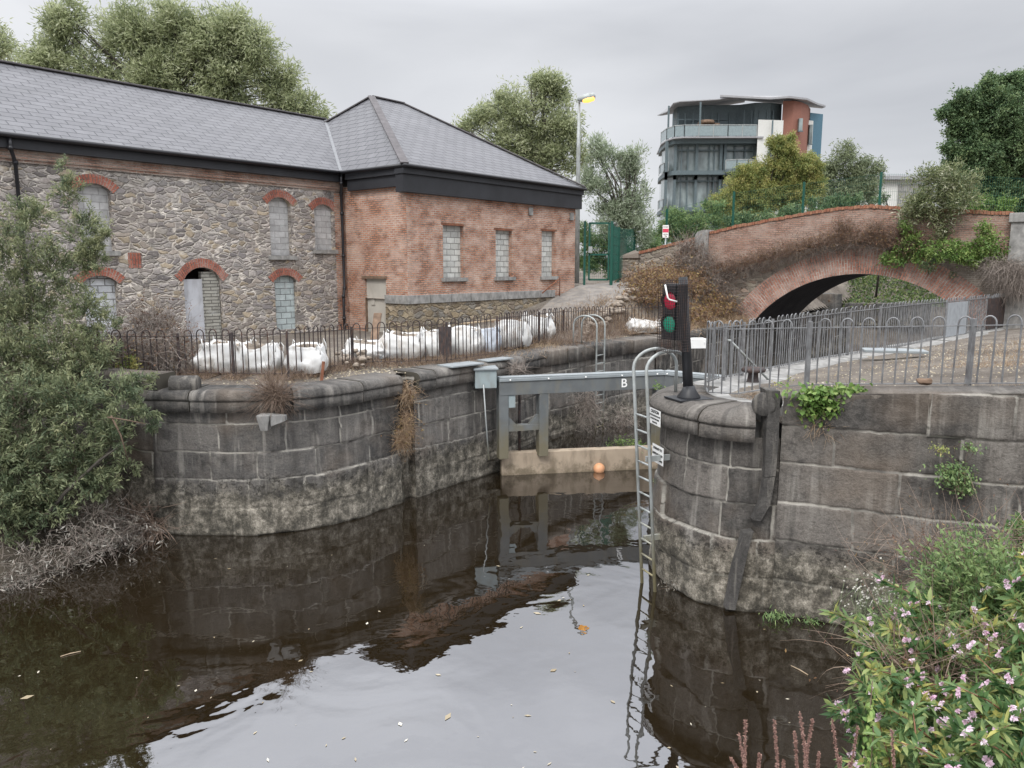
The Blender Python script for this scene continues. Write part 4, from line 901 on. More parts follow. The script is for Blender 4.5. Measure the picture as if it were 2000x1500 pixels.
def window(P, op, bmat, arch=True, sill=True, depth=0.2, sillout=0.12, sext=0.12):
    o = infill('window', P, op, depth, bmat, wh)
    if arch: arch_ring('brick_arch', P, op, 0.27, 0.015, MT['brick_a'], o, 0.16)
    if sill: fbox(MB(), P, op[0]-sext, op[1]+sext, -sillout, depth, op[2]-.14, op[2]+0.0).build('sill', MT['stone_tr'], o)
    return o
window(PS, W['w1u'], MT['block']); window(PS, W['w1l'], MT['block_w'], sill=False); window(PS, W['w2u'], MT['block']); window(PS, W['w2l'], MT['block_b'], sill=False)
window(PS, W['w3u'], MT['block'], depth=0.12); window(PS, W['w0u'], MT['block']); window(PS, W['w0l'], MT['block'], sill=False)
b = infill('doorway', PS, W['dr'], 0.6, MT['dark'], wh); arch_ring('brick_arch', PS, W['dr'], 0.30, 0.015, MT['brick_a'], b, 0.2)
fbox(MB(), PS, -6.22, -5.56, 0.10, 0.14, 2.7, 4.78).build('steel_leaf', MT['door_grey'], b); 
fbox(MB(), PS, -5.56, -4.95, 0.12, 0.3, 2.7, 5.02).build('block_pier', m_block('stacked_block', (0.36, 0.35, 0.31), (0.14, 0.135, 0.12), 0.5, 0.11, 0.016), b)
# brick wing
ZB = 4.02
FW = [(2.12, 3.27, 4.77, 6.80, 0), (5.14, 6.20, 4.77, 6.72, 0), (8.20, 9.20, 4.76, 6.80, 0)]
gb = lambda s: float(np.interp(s, [0, 3, 6.2, 8.9, 11.2], [2.6, 2.7, 3.0, 3.6, 4.1]))
facade('brick_wall', PF, 0.3, 10.72, lambda s: max(gb(s), 3.8) if s > 8.6 else 3.95, 7.9, FW, MT['brick'], wh, 0.3, 0.7)
facade('brick_side_wall', PL, 0.3, 3.92, 4.0, 8.2, [(1.5, 2.73, 4.0, 4.78, 0)], MT['brick'], wh, 0.3, 0.7, uvo=(40, 0))
facade('rubble_plinth', lambda s, d, z: PF(s, d-0.04, z), 0.26, 9.2, 2.4, 3.85, [], MT['rubble_low'], wh, uvo=(3, 0))
facade('rubble_plinth', lambda s, d, z: PL(s, d-0.04, z), 0.26, 1.5, 2.4, 3.85, [], MT['rubble_low'], wh, uvo=(30, 0))
facade('side_pier', PL, 2.73, 3.92, 2.4, 4.0, [], MT['brick'], wh, uvo=(40, 0))
for k in range(8):
    s0 = 0.22+k*1.12; z0 = 3.84; m_ = fbox(MB(), PF, s0, min(9.1, s0+1.10), -0.09-.006*(k % 2), 0.02, z0, 4.16); m_.build('plinth_stone', MT['stone_tr'], wh, bevel=.012)
fbox(MB(), PL, 0.22, 1.5, -0.09, 0.02, 3.84, 4.16).build('plinth_stone', MT['stone_tr'], wh, bevel=.012)
for op in FW:
    o = window(PF, op, MT['block_l'], False, True, 0.2, 0.12, 0.1)
    m_ = fbox(MB(), PF, op[0]-.1, op[1]+.12, 0.0, 0.19, op[3]-.06, op[3]+.03); m_.build('rough_lintel', MT['rust'], o)
d_ = fbox(MB(), PL, 1.48, 2.76, 0.10, 0.14, 2.6, 4.76).build('side_door', MT['door_beige'], wh)
fbox(MB(), PL, 2.70, 2.80, 0.004, 0.16, 2.4, 4.0).build('door_jamb', MT['wood'], d_)
fbox(MB(), PL, 2.25, 2.45, 0.06, 0.10, 3.75, 4.0).build('lock_plate', MT['door_beige'], d_)
fbox(MB(), PL, 1.44, 2.86, -0.04, 0.12, 4.74, 4.84).build('lintel', MT['wood'], d_)
for s, z in ((7.4, 7.52), (10.4, 7.45)): fbox(MB(), PF, s-.13, s+.13, -.05, 0, z-.16, z+.16).build('vent_cover', MT['stone_tr'], wh)
# black fascias in two steps, gutters
fbox(MB(), PS, -26, -0.0, -0.25, 0.05, 8.36, HE-.04).build('fascia', MT['fascia'], wh)
fbox(MB(), lambda s, d, z: B2(s, d, z), 0.0, 10.95, 0.10, 0.5, 7.80, 8.42).build('fascia', MT['fascia'], wh)
fbox(MB(), lambda s, d, z: B2(s, d, z), -.04, 11.0, 0.03, 0.5, 8.422, HE-.03).build('fascia', MT['fascia'], wh)
fbox(MB(), lambda s, d, z: B2(d, s, z), 0.52, 3.36, 0.12, 0.45, 8.02, 8.42).build('fascia', MT['fascia'], wh)
fbox(MB(), lambda s, d, z: B2(d, s, z), 0.50, 3.36, 0.03, 0.45, 8.422, HE-.03).build('fascia', MT['fascia'], wh)
m_ = MB(); m_.tube([B2(-26, TS-.06, HE-.06), B2(-.05, TS-.06, HE-.06)], .065, 8); m_.build('gutter', MT['pipe'], wh)
m_ = MB(); m_.tube([B2(-.10, TS+.1, HE-.06), B2(-.06, -.05, HE-.06), B2(11.05, -.05, HE-.06)], .06, 8); m_.build('gutter', MT['pipe'], wh)
def pipe(pts, name='downpipe'):
    m_ = MB(); m_.tube(pts, .045, 10)
    for p in pts[1:-1]: m_.lathe([(.06, -.05), (.06, .05)], p, 10)
    m_.build(name, MT['pipe'], wh)
p = lambda s, t, z: B2(s, t, z)
pipe([p(-.02, TS-.05, HE-.1), p(-.02, TS-.05, 8.3), p(.12, TS+.16, 7.95), p(.14, TS+.18, 7.2), p(.14, TS+.18, 5.6), p(.14, TS+.18, 4.35), p(0.0, TS+.08, 4.05), p(0.0, TS+.08, 3.2), p(0.0, TS+.08, 2.7)])
pipe([p(-10.95, TS-.02, HE-.1), p(-10.95, TS-.02, 8.35), p(-10.8, TS+.2, 8.0), p(-10.8, TS+.22, 5.6), p(-10.8, TS+.22, 2.7)])
# roof planes
Z1, W1, Z2, S1, T1, DS = 11.67, 5.116, 12.519, 4.145, 6.617, 1.874
def rplane(pts, name='slate_roof', uax=None):
    P_ = [Vector(B2(*q)) for q in pts]; n_ = (P_[1]-P_[0]).cross(P_[-1]-P_[0]).normalized()
    if n_.z < 0: n_ = -n_
    h = Vector((0, 0, 1)).cross(n_).normalized(); up = n_.cross(h); o0 = P_[0]
    uv = [((q-o0).dot(h), (q-o0).dot(up)) for q in P_]
    m_ = MB(); lo = [q-n_*0.05 for q in P_]; n = len(P_)
    m_.add(P_+lo, [tuple(range(n)), tuple(reversed(range(n, 2*n)))]+[(i, (i+1) % n, n+(i+1) % n, n+i) for i in range(n)], [uv, uv]+[[(0, 0)]*4]*n); return m_.build(name, MT['slate'], wh)
tv = TS + 2.6*0; sV = (Z1-HE)/((Z2-HE)/S1)
rplane([(-26, TS-.05, HE-.03), (0, TS-.05, HE-.03), (sV, TS+W1, Z1), (-26, TS+W1, Z1)])
rplane([(-26, TS+W1, Z1), (sV+.4, TS+W1, Z1), (sV+.4, TS+2*W1, HE), (-26, TS+2*W1, HE)])
rplane([(0, TS, HE), (-.05, -.05, HE-.03), (S1, T1, Z2), (0, 2*T1, HE)])
rplane([(-.05, -.05, HE-.03), (11.021, -.05, HE-.03), (S1+DS, T1, Z2), (S1, T1, Z2)])
rplane([(11.05, -.05, HE-.03), (11.05, 2*T1, HE), (S1+DS, T1, Z2)])
rplane([(0, 2*T1, HE), (11.05, 2*T1, HE), (S1+DS, T1, Z2), (S1, T1, Z2)])
def cap(a, b_, w_, mat='ridge', name='ridge_tile'):
    m_ = MB(); A, B_ = Vector(B2(*a))+Vector((0, 0, .03)), Vector(B2(*b_))+Vector((0, 0, .03)); m_.bar(A, B_, w_, .05); m_.build(name, MT[mat], wh, bevel=.012)
cap((-26, TS+W1, Z1), (sV, TS+W1, Z1), .22); cap((-.05, -.05, HE-.02), (S1, T1, Z2), .26); cap((S1, T1, Z2), (S1+DS, T1, Z2), .2); cap((S1+DS, T1, Z2), (11.03, -.04, HE), .2); cap((S1, T1, Z2), (.1, 2*T1-.1, HE), .2)
cap((0.02, TS, HE-.02), (sV, TS+W1, Z1-.03), .13, 'lead', 'lead_valley')
# back and end walls
fbox(MB(), lambda s, d, z: B2(s, d, z), 10.6, 10.72, .6, 12.9, 2.4, 8.5).build('end_wall', MT['brick'], wh)
fbox(MB(), lambda s, d, z: B2(s, d, z), 0.3, 10.72, 12.8, 12.9, 2.4, 8.5).build('rear_wall', MT['brick'], wh)
fbox(MB(), lambda s, d, z: B2(s, d, z), -26, 0.3, TS+2*W1-.5, TS+2*W1-.4, 2.4, 8.5).build('rear_wall', MT['rubble'], wh)

# ---------------------------------------------------------------- hump bridge
br = thing('canal_bridge', BR(0, 0, 2.8), 'humped stone and brick canal bridge with one wide segmental arch and a brick parapet', 'bridge')
AR, AC, AZ = 5.40, 0.1, -0.50; TH_ = 1.0; DEP = 6.2
top_pts = [(-10.75, 5.62), (-9.9, 5.88), (-7.05, 6.5), (-6.4, 6.72), (-5.13, 6.97), (-2.5, 7.36), (-0.9, 7.55), (0.3, 7.58), (2.1, 7.38), (4.8, 7.13), (9, 6.9), (14, 6.6)]
str_pts = [(-10.75, 4.6), (-6.0, 4.86), (-3.7, 5.42), (-2.0, 5.86), (-0.8, 6.14), (0.4, 6.16), (1.4, 6.0), (3.13, 5.66), (5.0, 5.55), (14, 5.2)]
ft = lambda s: float(np.interp(s, [p[0] for p in top_pts], [p[1] for p in top_pts]))
fs_ = lambda s: float(np.interp(s, [p[0] for p in str_pts], [p[1] for p in str_pts]))
hw = math.sqrt(AR*AR-(2.6-AZ)**2)
def az(s): return AZ+math.sqrt(max(0, AR*AR-(s-AC)**2))
def spandrel(name, sa, sb, mat, t=0.0, uvo=0):
    m_ = MB(); n = int((sb-sa)/0.25)+1; ss = np.linspace(sa, sb, n+1)
    for a, b_ in zip(ss[:-1], ss[1:]):
        la = az(a) if abs(a-AC) < hw else 2.3; lb = az(b_) if abs(b_-AC) < hw else 2.3
        m_.quad(BR(a, t, la), BR(b_, t, lb), BR(b_, t, fs_(b_)), BR(a, t, fs_(a)), [(a+uvo, la), (b_+uvo, lb), (b_+uvo, fs_(b_)), (a+uvo, fs_(a))])
    return m_.build(name, mat, br)
spandrel('spandrel_wall', -10.7, AC-hw, MT['rubble_bridge']); spandrel('spandrel_wall', AC-hw, 0.1, MT['rubble_bridge']); spandrel('spandrel_wall', 0.1, AC+hw, MT['brick_d']); spandrel('spandrel_wall', AC+hw, 5.2, MT['brick_d'])
spandrel('rear_face', -10.7, AC-hw, MT['rubble_bridge'], DEP); spandrel('rear_face', AC-hw, AC+hw, MT['rubble_bridge'], DEP); spandrel('rear_face', AC+hw, 14, MT['rubble_bridge'], DEP)
m_ = MB(); n = 36; a0 = math.asin(hw/AR)
for i in range(n):
    q = []; th1, th2 = -a0+2*a0*i/n, -a0+2*a0*(i+1)/n
    s1_, z1_, s2_, z2_ = AC+AR*math.sin(th1), AZ+AR*math.cos(th1), AC+AR*math.sin(th2), AZ+AR*math.cos(th2)
    m_.quad(BR(s1_, -.04, z1_), BR(s2_, -.04, z2_), BR(s2_, DEP, z2_), BR(s1_, DEP, z1_), [(AR*th1, 0), (AR*th2, 0), (AR*th2, DEP), (AR*th1, DEP)])
m_.build('barrel', m_brick('dark_barrel_brick', (0.05, 0.04, 0.04), (0.03, 0.027, 0.03), (0.07, 0.065, 0.06)), br)  # underside of the arch in near-black brick, far darker than the faces
m_ = MB()
for i in range(n):
    th1, th2 = -a0+2*a0*i/n, -a0+2*a0*(i+1)/n; f = lambda th, r: (AC+r*math.sin(th), AZ+r*math.cos(th))
    r0, r1 = AR, AR+TH_; A1, B1, B2_, A2 = f(th1, r0), f(th2, r0), f(th2, r1), f(th1, r1); u = (AR+.4)
    m_.quad(BR(A1[0], -.04, A1[1]), BR(B1[0], -.04, B1[1]), BR(B2_[0], -.04, B2_[1]), BR(A2[0], -.04, A2[1]), [(u*th1, 0), (u*th2, 0), (u*th2, TH_), (u*th1, TH_)])
    m_.quad(BR(A2[0], -.04, A2[1]), BR(B2_[0], -.04, B2_[1]), BR(B2_[0], .02, B2_[1]), BR(A2[0], .02, A2[1]))
m_.build('arch_ring', MT['brick_r'], br)
def parapet(name, sa, sb, t0, t1, mat, lo=0.0, n=None, hi=-0.10):
    m_ = MB(); ss = np.linspace(sa, sb, n or int((sb-sa)/0.4)+2)
    for a, b_ in zip(ss[:-1], ss[1:]):
        l0, l1, h0, h1 = fs_(a)+lo, fs_(b_)+lo, ft(a)+hi, ft(b_)+hi
        for t, uo in ((t0, 0), (t1, 20)): m_.quad(BR(a, t, l0), BR(b_, t, l1), BR(b_, t, h1), BR(a, t, h0), [(a+uo, l0), (b_+uo, l1), (b_+uo, h1), (a+uo, h0)])
        m_.quad(BR(a, t0, h0), BR(b_, t0, h1), BR(b_, t1, h1), BR(a, t1, h0), [(a, 0), (b_, 0), (b_, t1-t0), (a, t1-t0)])
        m_.quad(BR(a, t0, l0), BR(b_, t0, l1), BR(b_, t1, l1), BR(a, t1, l0))
    for s in (sa, sb): m_.quad(BR(s, t0, fs_(s)+lo), BR(s, t1, fs_(s)+lo), BR(s, t1, ft(s)+hi), BR(s, t0, ft(s)+hi))
    return m_.build(name, mat, br)
parapet('parapet', -6.45, 5.1, -0.03, 0.4, MT['brick_p'], -.02); parapet('parapet', -9.95, -7.0, -0.03, 0.4, MT['rubble_bridge'], -.02)
parapet('rear_parapet', -10.7, 14, DEP-.4, DEP, MT['brick_p'], -.02)
def copingB(sa, sb, t0, t1, seed):
    r_ = random.Random(seed); m_ = MB(); s = sa
    while s < sb-.05:
        L = 0.115; h = .13+r_.uniform(-.012, .02); z = ft(s+L/2)-.10; sl = (ft(s+L)-ft(s))/L; dz = r_.uniform(-.012, .012); o = r_.uniform(-.02, .02)
        q = [BR(x, t, z+(x-s-L/2)*sl+dz+k*h) for k in (0, 1) for t in (t0+o, t1+o) for x in (s+.006, s+L-.006)]
        uu = r_.random()*30; m_.add(q, [(4, 5, 7, 6), (0, 1, 5, 4), (2, 6, 7, 3), (0, 4, 6, 2), (1, 3, 7, 5)], [[(uu, 0), (uu+.1, 0), (uu+.1, .4), (uu, .4)], [(uu, 0), (uu+.1, 0), (uu+.1, .06), (uu, .06)]]+[[(uu, 0), (uu+.06, 0), (uu+.06, .06), (uu, .06)]]*3); s += L
    m_.build('brick_coping', MT['brick_p2'], br)
MT['brick_p2'] = m_brick('coping_brick', (0.30, 0.12, 0.075), (0.36, 0.18, 0.11), (0.25, 0.2, 0.17), (0.35, 0.28, 0.2), bw=0.5, rh=0.2, ms=0.004, palef=.4)
copingB(-6.4, 5.08, -.07, .44, 1); copingB(-9.95, -7.05, -.07, .44, 2); copingB(-10.7, 5, DEP-.44, DEP+.04, 3)
def strcourse(sa, sb):
    m_ = MB(); ss = np.linspace(sa, sb, 40)
    for a, b_ in zip(ss[:-1], ss[1:]):
        q = [BR(x, t, fs_(x)+k) for k in (-.09, .04) for t in (-.14, .0) for x in (a, b_)]
        m_.add(q, [(0, 2, 3, 1), (4, 5, 7, 6), (0, 1, 5, 4), (0, 4, 6, 2), (1, 3, 7, 5)])
    m_.build('string_course', MT['brick_d'], br)
strcourse(-6.4, 5.1)
# pilasters and end piers
m_ = MB(); q = [(-7.08, 0), (-6.42, 0)]
fbox(m_, BR3 := (lambda s, d, z: BR(s, d, z)), -7.06, -6.42, -.16, .5, 3.2, 6.45); prof = [(-7.06, 6.45), (-7.04, 6.62), (-6.93, 6.76), (-6.74, 6.82), (-6.42, 6.84), (-6.42, 6.45)]
m_.add([BR(s, d, z) for d in (-.16, .5) for s, z in prof], [tuple(range(6)), tuple(reversed(range(6, 12)))]+[(i, 6+i, 6+(i+1) % 6, (i+1) % 6) for i in range(6)])
m_.build('round_topped_pilaster', MT['stone_tr'], br)
fbox(MB(), BR3, -10.85, -9.95, -.14, .75, 3.0, 5.62).build('end_pier', MT['rubble_bridge'], br)
m_ = MB(); q = [BR(s, d, z) for s, d, z in ((-10.95, -.22, 5.6), (-9.88, -.22, 5.6), (-9.88, .82, 5.6), (-10.95, .82, 5.6), (-10.85, -.1, 5.74), (-9.98, -.1, 5.84), (-9.98, .7, 5.84), (-10.85, .7, 5.74), (-10.4, .3, 5.98))]
m_.add(q, [(3, 2, 1, 0), (0, 1, 5, 4), (1, 2, 6, 5), (2, 3, 7, 6), (3, 0, 4, 7), (4, 5, 8), (5, 6, 8), (6, 7, 8), (7, 4, 8)]); m_.build('pier_cap', MT['rubble_bridge'], br)
fbox(MB(), BR3, 5.1, 6.5, -.30, .6, 2.6, 6.75).build('end_pier', MT['stone_tr'], br); fbox(MB(), BR3, 5.02, 6.6, -.38, .68, 6.752, 7.08).build('pier_cap', MT['stone_tr'], br, bevel=.02)
m_ = MB(); ss = np.linspace(6.5, 14, 12)
for a, b_ in zip(ss[:-1], ss[1:]): m_.quad(BR(a, 0.05, 2.4), BR(b_, 0.05, 2.4), BR(b_, 0.05, ft(b_)), BR(a, .05, ft(a)), [(a, 2.4), (b_, 2.4), (b_, ft(b_)), (a, ft(a))])
m_.build('approach_wall', MT['quay_far'], br)
m_ = MB(); ss = np.linspace(-10.7, 14, 40)
for a, b_ in zip(ss[:-1], ss[1:]): m_.quad(BR(a, .3, fs_(a)+.05), BR(b_, .3, fs_(b_)+.05), BR(b_, DEP-.3, fs_(b_)+.05), BR(a, DEP-.3, fs_(a)+.05))
m_.build('road_deck', MT['path'], br)

# ---------------------------------------------------------------- apartment block far away
Y0 = 95.0; ap = thing('apartment_block', (29, Y0, 3), 'tall curved apartment block with glass balconies, terracotta drum and blue end wall', 'building')
def AX(u): return D(u, 300, Y0)[0]
def AZz(v): return D(1450, v, Y0)[2]
def apoly(u_off): return [(AX(u)*(Y0+dy)/Y0, Y0+dy) for u, dy in u_off]
cur = [(1288, 10), (1291, 5.5), (1300, 2.2), (1314, 0.4), (1330, 0), (1478, -0.2)]
core = apoly(cur) + apoly([(1530, 1), (1600, 3), (1590, 18), (1300, 18)])
zfl = [AZz(v) for v in (460, 404, 332, 271, 201)]                   # floor levels bottom to top
inner = apoly([(1290, 10), (1293, 6.3), (1303, 3.4), (1318, 1.8), (1332, 1.5), (1478, 1.3)]) + apoly([(1530, 2), (1596, 5.5), (1585, 17), (1302, 17)])
m_ = MB(); m_.prism(inner, 3.0, zfl[3]); m_.build('glazed_core', MT['glass'], ap)
pent = apoly([(1312, 8), (1313, 5), (1320, 3.2), (1345, 2.8), (1440, 2.4), (1470, 1.2), (1500, 1.2), (1522, 2.0)]) + apoly([(1518, 14), (1322, 14)])
m_ = MB(); m_.prism(pent, zfl[3], AZz(240)); m_.build('penthouse_glazing', MT['glass_p'], ap)
m_ = MB(); m_.prism([(x, y-.05) for x, y in pent], AZz(240), AZz(196.5)); m_.build('penthouse_wall', MT['steel_blue'], ap)
def ribbon_slab(name, pts, z0, z1, mat, back=3.0):
    m_ = MB(); m_.prism(list(pts)+[(pts[-1][0], pts[-1][1]+back), (pts[0][0]+.5, pts[0][1]+back)], z0, z1); return m_.build(name, mat, ap)
for z in (zfl[1], zfl[2], zfl[3]): ribbon_slab('floor_band', apoly([(1287, 8)]+cur[1:]), z-.55, z-.05, MT['steel_blue'])
ribbon_slab('terrace_slab', apoly([(1286, 9), (1290, 4.4), (1301, 1.4), (1316, -.4), (1335, -.9), (1420, -1.0), (1490, -1.0)]), zfl[3]-.04, zfl[3]+.12, MT['roof_m'], 4)
# mullions of the big glass bays
def mull(u, za, zb, dy=0, w_=.14): m_ = MB(); m_.obox((AX(u), Y0+dy, (za+zb)/2), (w_, w_, zb-za)); return m_.build('mullion', MT['steel_blue'], ap)
for k in (1, 2):
    za, zb = zfl[k]-.05, zfl[k+1]-.5
    for u in (1306, 1322, 1364, 1412, 1420): mull(u, za-1.0, zb+.4, 1.25 if u < 1320 else .9, .32)
    for u in (1335, 1348, 1390, 1400, 1440, 1460, 1478): mull(u, za, zb, 1.1)
    m_ = MB(); m_.obox(((AX(1322)+AX(1478))/2, Y0+1.0, zb-.7), (AX(1478)-AX(1322), .12, .16)); m_.build('transom', MT['steel_blue'], ap)
mull(1364, 3, zfl[1], .9, .32); mull(1412, 3, zfl[1], .9, .32); mull(1322, 3, zfl[1], .9, .32); 
for u in (1320, 1330, 1344, 1360, 1382, 1397, 1410, 1432, 1447): mull(u, zfl[3], AZz(222)+.5, 2.3, .12)
m_ = MB(); m_.obox(((AX(1320)+AX(1447))/2, Y0+2.35, AZz(226)), (AX(1447)-AX(1320), .1, .14)); m_.build('transom', MT['steel_blue'], ap)
for u in (1455, 1470, 1485, 1500, 1512): mull(u, zfl[3], AZz(212), 1.1, .13)
for u in (1364, 1310): mull(u, zfl[3], AZz(200), -.2 if u > 1320 else 2, .2)
def balus(pts, z, h=1.1):
    m_ = MB()
    for (x0, y0), (x1, y1) in zip(pts[:-1], pts[1:]): m_.bar((x0, y0, z+h/2), (x1, y1, z+h/2), h-.15, .03, (0, 1, 0)) if False else m_.add([(x0, y0, z+.1), (x1, y1, z+.1), (x1, y1, z+h-.08), (x0, y0, z+h-.08)], [(0, 1, 2, 3)])
    o = m_.build('balustrade', MT['glass_rail'], ap)
    r_ = MB()
    for (x0, y0), (x1, y1) in zip(pts[:-1], pts[1:]):
        r_.bar((x0, y0, z+h), (x1, y1, z+h), .09); n = max(1, int(math.hypot(x1-x0, y1-y0)/1.6))
        for k in range(n+1): f = k/n; r_.bar((x0+(x1-x0)*f, y0+(y1-y0)*f-.02, z), (x0+(x1-x0)*f, y0+(y1-y0)*f-.02, z+h), .07)
    r_.build('handrail', MT['galv'], o)
balus(apoly([(1290, 4.6), (1301, 1.6), (1316, -.2), (1335, -.7), (1420, -.8), (1476, -.8)]), zfl[3]+.12, 1.35)
for k in (1, 2): balus(apoly([(1418, -.4), (1440, -1.0), (1462, -1.0), (1478, -.4)]), zfl[k]); balus(apoly([(1288, 6.5), (1290, 4.2), (1298, 2), (1306, 1.2)]), zfl[k]); ribbon_slab('balcony_slab', apoly([(1418, -.4), (1440, -1.0), (1462, -1.0), (1478, -.4)]), zfl[k]-.3, zfl[k]-.02, MT['steel_blue'], 2)
# white block, terracotta drum, blue end
m_ = MB(); m_.prism(apoly([(1478, -.8), (1527, -.3)])+apoly([(1527, 6), (1480, 6)]), 3, AZz(236)); m_.build('white_render_block', MT['render'], ap)
m_ = MB(); m_.prism(apoly([(1524, .4), (1545, .2), (1560, 1.0), (1572, 2.6), (1578, 5)])+apoly([(1574, 15), (1526, 15)]), 3, AZz(196)); m_.build('terracotta_drum', MT['terracotta'], ap)
m_ = MB(); m_.prism(apoly([(1578, 4.6), (1603, 5.6)])+apoly([(1595, 17), (1575, 17)]), 3, AZz(205)); m_.build('blue_end_wall', MT['blue_clad'], ap)
m_ = MB(); m_.prism(apoly([(1574, 4.2), (1585, 4.5)])+apoly([(1585, 5), (1576, 5)]), 6, AZz(222)); m_.build('white_bay', MT['render'], ap)
for v0, v1, u0, u1, dy in ((230, 255, 1556, 1563, .55), (232, 272, 1577, 1583, 4.0), (290, 318, 1577, 1583, 4.0), (282, 300, 1500, 1518, -.75)):
    m_ = MB(); z0, z1 = AZz(v1), AZz(v0); kx = (Y0+dy)/Y0; m_.obox(((AX(u0)+AX(u1))/2*kx, Y0+dy, (z0+z1)/2), (AX(u1)-AX(u0), .5, z1-z0)); o = m_.build('window', MT['glass'], ap)
    m_ = MB(); m_.obox(((AX(u0)+AX(u1))/2*kx, Y0+dy-.28, z0-.03), (AX(u1)-AX(u0)+.2, .1, .12)); m_.build('window_frame', MT['steel_blue'], o)
m_ = MB(); m_.tube([(AX(1501), Y0-.95, AZz(238)), (AX(1501), Y0-.95, 8)], .1, 8); m_.build('downpipe', MT['steel_blue'], ap)
# roofs: a low curved left roof and a higher sweeping right roof
def roof(name, pts, th):
    m_ = MB(); P_ = [(AX(u)*(Y0+dy)/Y0, Y0+dy, CH+(AZz(v)-CH)*(Y0+dy)/Y0) for u, dy, v in pts]; n = len(P_); m_.add([(x, y, z+th) for x, y, z in P_]+P_, [tuple(range(n)), tuple(reversed(range(n, 2*n)))]+[(i, (i+1) % n, n+(i+1) % n, n+i) for i in range(n)]); return m_.build(name, MT['roof_m'], ap)
roof('left_roof', [(1282, 8, 226), (1300, 2.5, 219), (1312, 1, 202), (1325, .5, 199), (1415, 0, 194), (1450, 0, 192), (1450, 14, 200), (1290, 14, 226)], .10)
roof('main_roof', [(1402, -.6, 189), (1440, -1.5, 191), (1500, -1.8, 194), (1535, -1.6, 191), (1570, .4, 195), (1592, 4, 205), (1607, 6, 209), (1600, 18, 212), (1402, 16, 192)], .22)
m_ = MB(); m_.obox((AX(1383), Y0+.6, zfl[3]+1.1), (2.5, 1.2, 1.5), .1); m_.lathe([(1.1, 0), (.9, .4), (.05, .5)], (AX(1380), Y0+.6, zfl[3]+1.8), 10); o = m_.build('terrace_cover', MT['wood'], ap)
# grey shed beyond the bridge
sh = thing('grey_shed', tuple(D(1755, 400, 75)), 'pale grey industrial shed seen beyond the bridge between two trees', 'building')
c = D(1765, 385, 76); m_ = MB(); m_.obox((c[0], c[1]+4, c[2]-1.5), (5.2, 8, 6.4)); m_.build('shed_wall', MT['render'], sh)
m_ = MB(); m_.obox((c[0]+.6, c[1]-.05, c[2]-1.5), (2.4, .1, 5.4)); m_.build('roller_door', MT['stone_tr'], sh); m_ = MB(); m_.obox((c[0], c[1]+3.8, c[2]+1.8), (5.8, 8.8, .35)); m_.build('shed_roof', MT['roof_m'], sh)
# ---------------------------------------------------------------- bow top railings
def railing(pts, pitch, hw_, mat, label, posts, group, r=.013, name='bow_top_railing', postw=.05, rail_lo=0.07, start=0.1, skip=None, posth=.06, lean=0.0):
    """pts: (x, y, z base, z top rail)"""
    s, P = resample(pts, 0.02); tot = s[-1]; t = thing(name, tuple(P[0][:3]), label, 'railing', group)
    def at(x): return np.array([np.interp(x, s, P[:, k]) for k in range(4)])
    rs = np.array([at(x) for x in np.unique(np.concatenate([np.linspace(0, tot, max(2, int(tot/0.5))), [tot]]))])
    wob = lambda x: 0.010*math.sin(x*2.1)+.006*math.sin(x*5.3)
    for nm, zc, dz in (('top_rail', 3, 0.0), ('bottom_rail', 2, rail_lo)):
        m_ = MB()
        for a, b_ in zip(rs[:-1], rs[1:]): m_.bar((a[0], a[1], a[zc]+dz), (b_[0], b_[1], b_[zc]+dz), .038, .014)
        m_.build(nm, mat, t)
    for x in posts:
        a = at(x); m_ = MB(); m_.obox((a[0], a[1], (a[2]-.05+a[3]+posth)/2), (postw, postw, a[3]+posth-a[2]+.05), random.uniform(0, .3)); m_.build('post', mat, t)
    x = start; n = 0
    while x+hw_ < tot and n < 100:
        if not (skip and any(a < x < b_ for a, b_ in skip)) and not any(abs(x+hw_/2-q) < hw_/2+.02 for q in posts):
            a, b_ = at(x), at(x+hw_); k = 7; top = []; ln = random.gauss(0, .012)+lean
            for i in range(k+1):
                f = i/k; th_ = math.pi*f; top.append((a[0]+(b_[0]-a[0])*(1-math.cos(th_))/2+ln, a[1]+(b_[1]-a[1])*(1-math.cos(th_))/2, (a[3]+b_[3])/2+.03+hw_*.62*math.sin(th_)))
            m_ = MB(); m_.tube([(a[0], a[1], a[2]+.04)] + top + [(b_[0], b_[1], b_[2]+.04)], r, 5, False); m_.build('bow_bar', mat, t); n += 1
        x += pitch
    return t
FZ = 2.88
fl = [G(120, 752, FZ), G(200, 747, FZ), G(352, 733, FZ), G(564, 737, FZ), G(688, 713, FZ), G(780, 711, FZ), G(876, 708, FZ), G(971, 694, FZ), G(1053, 671, FZ), G(1090, 660, FZ), G(1190, 647, FZ), G(1300, 643, FZ)]
tops = [658, 657, 657, 652, 643, 638, 633, 622, 613, 609, 604, 598]
fl4 = [(p[0], p[1], FZ, D(1000, v, p[1])[2]) for p, v in zip(fl, tops)]
seg = np.cumsum([0]+[np.linalg.norm(b_[:2]-a[:2]) for a, b_ in zip(fl[:-1], fl[1:])])
k = 6; GR = 'bow top railings round the lock'
railing(fl4[:k+1], 0.285, 0.165, MT['rail_dark'], 'dark rusty bow top railing on the left quay in front of the white sacks', [seg[1], seg[2], (seg[2]+seg[3])/2*1.0, seg[3], seg[4], seg[6]-.04], GR)
railing(fl4[k:], 0.285, 0.165, MT['rail_dark'], 'dark bow top railing on the far left quay from the sacks to the bramble bank', [seg[7]-seg[6], seg[8]-seg[6], seg[9]-seg[6]+.3, seg[10]-seg[6], seg[11]-seg[6]-.1], GR)
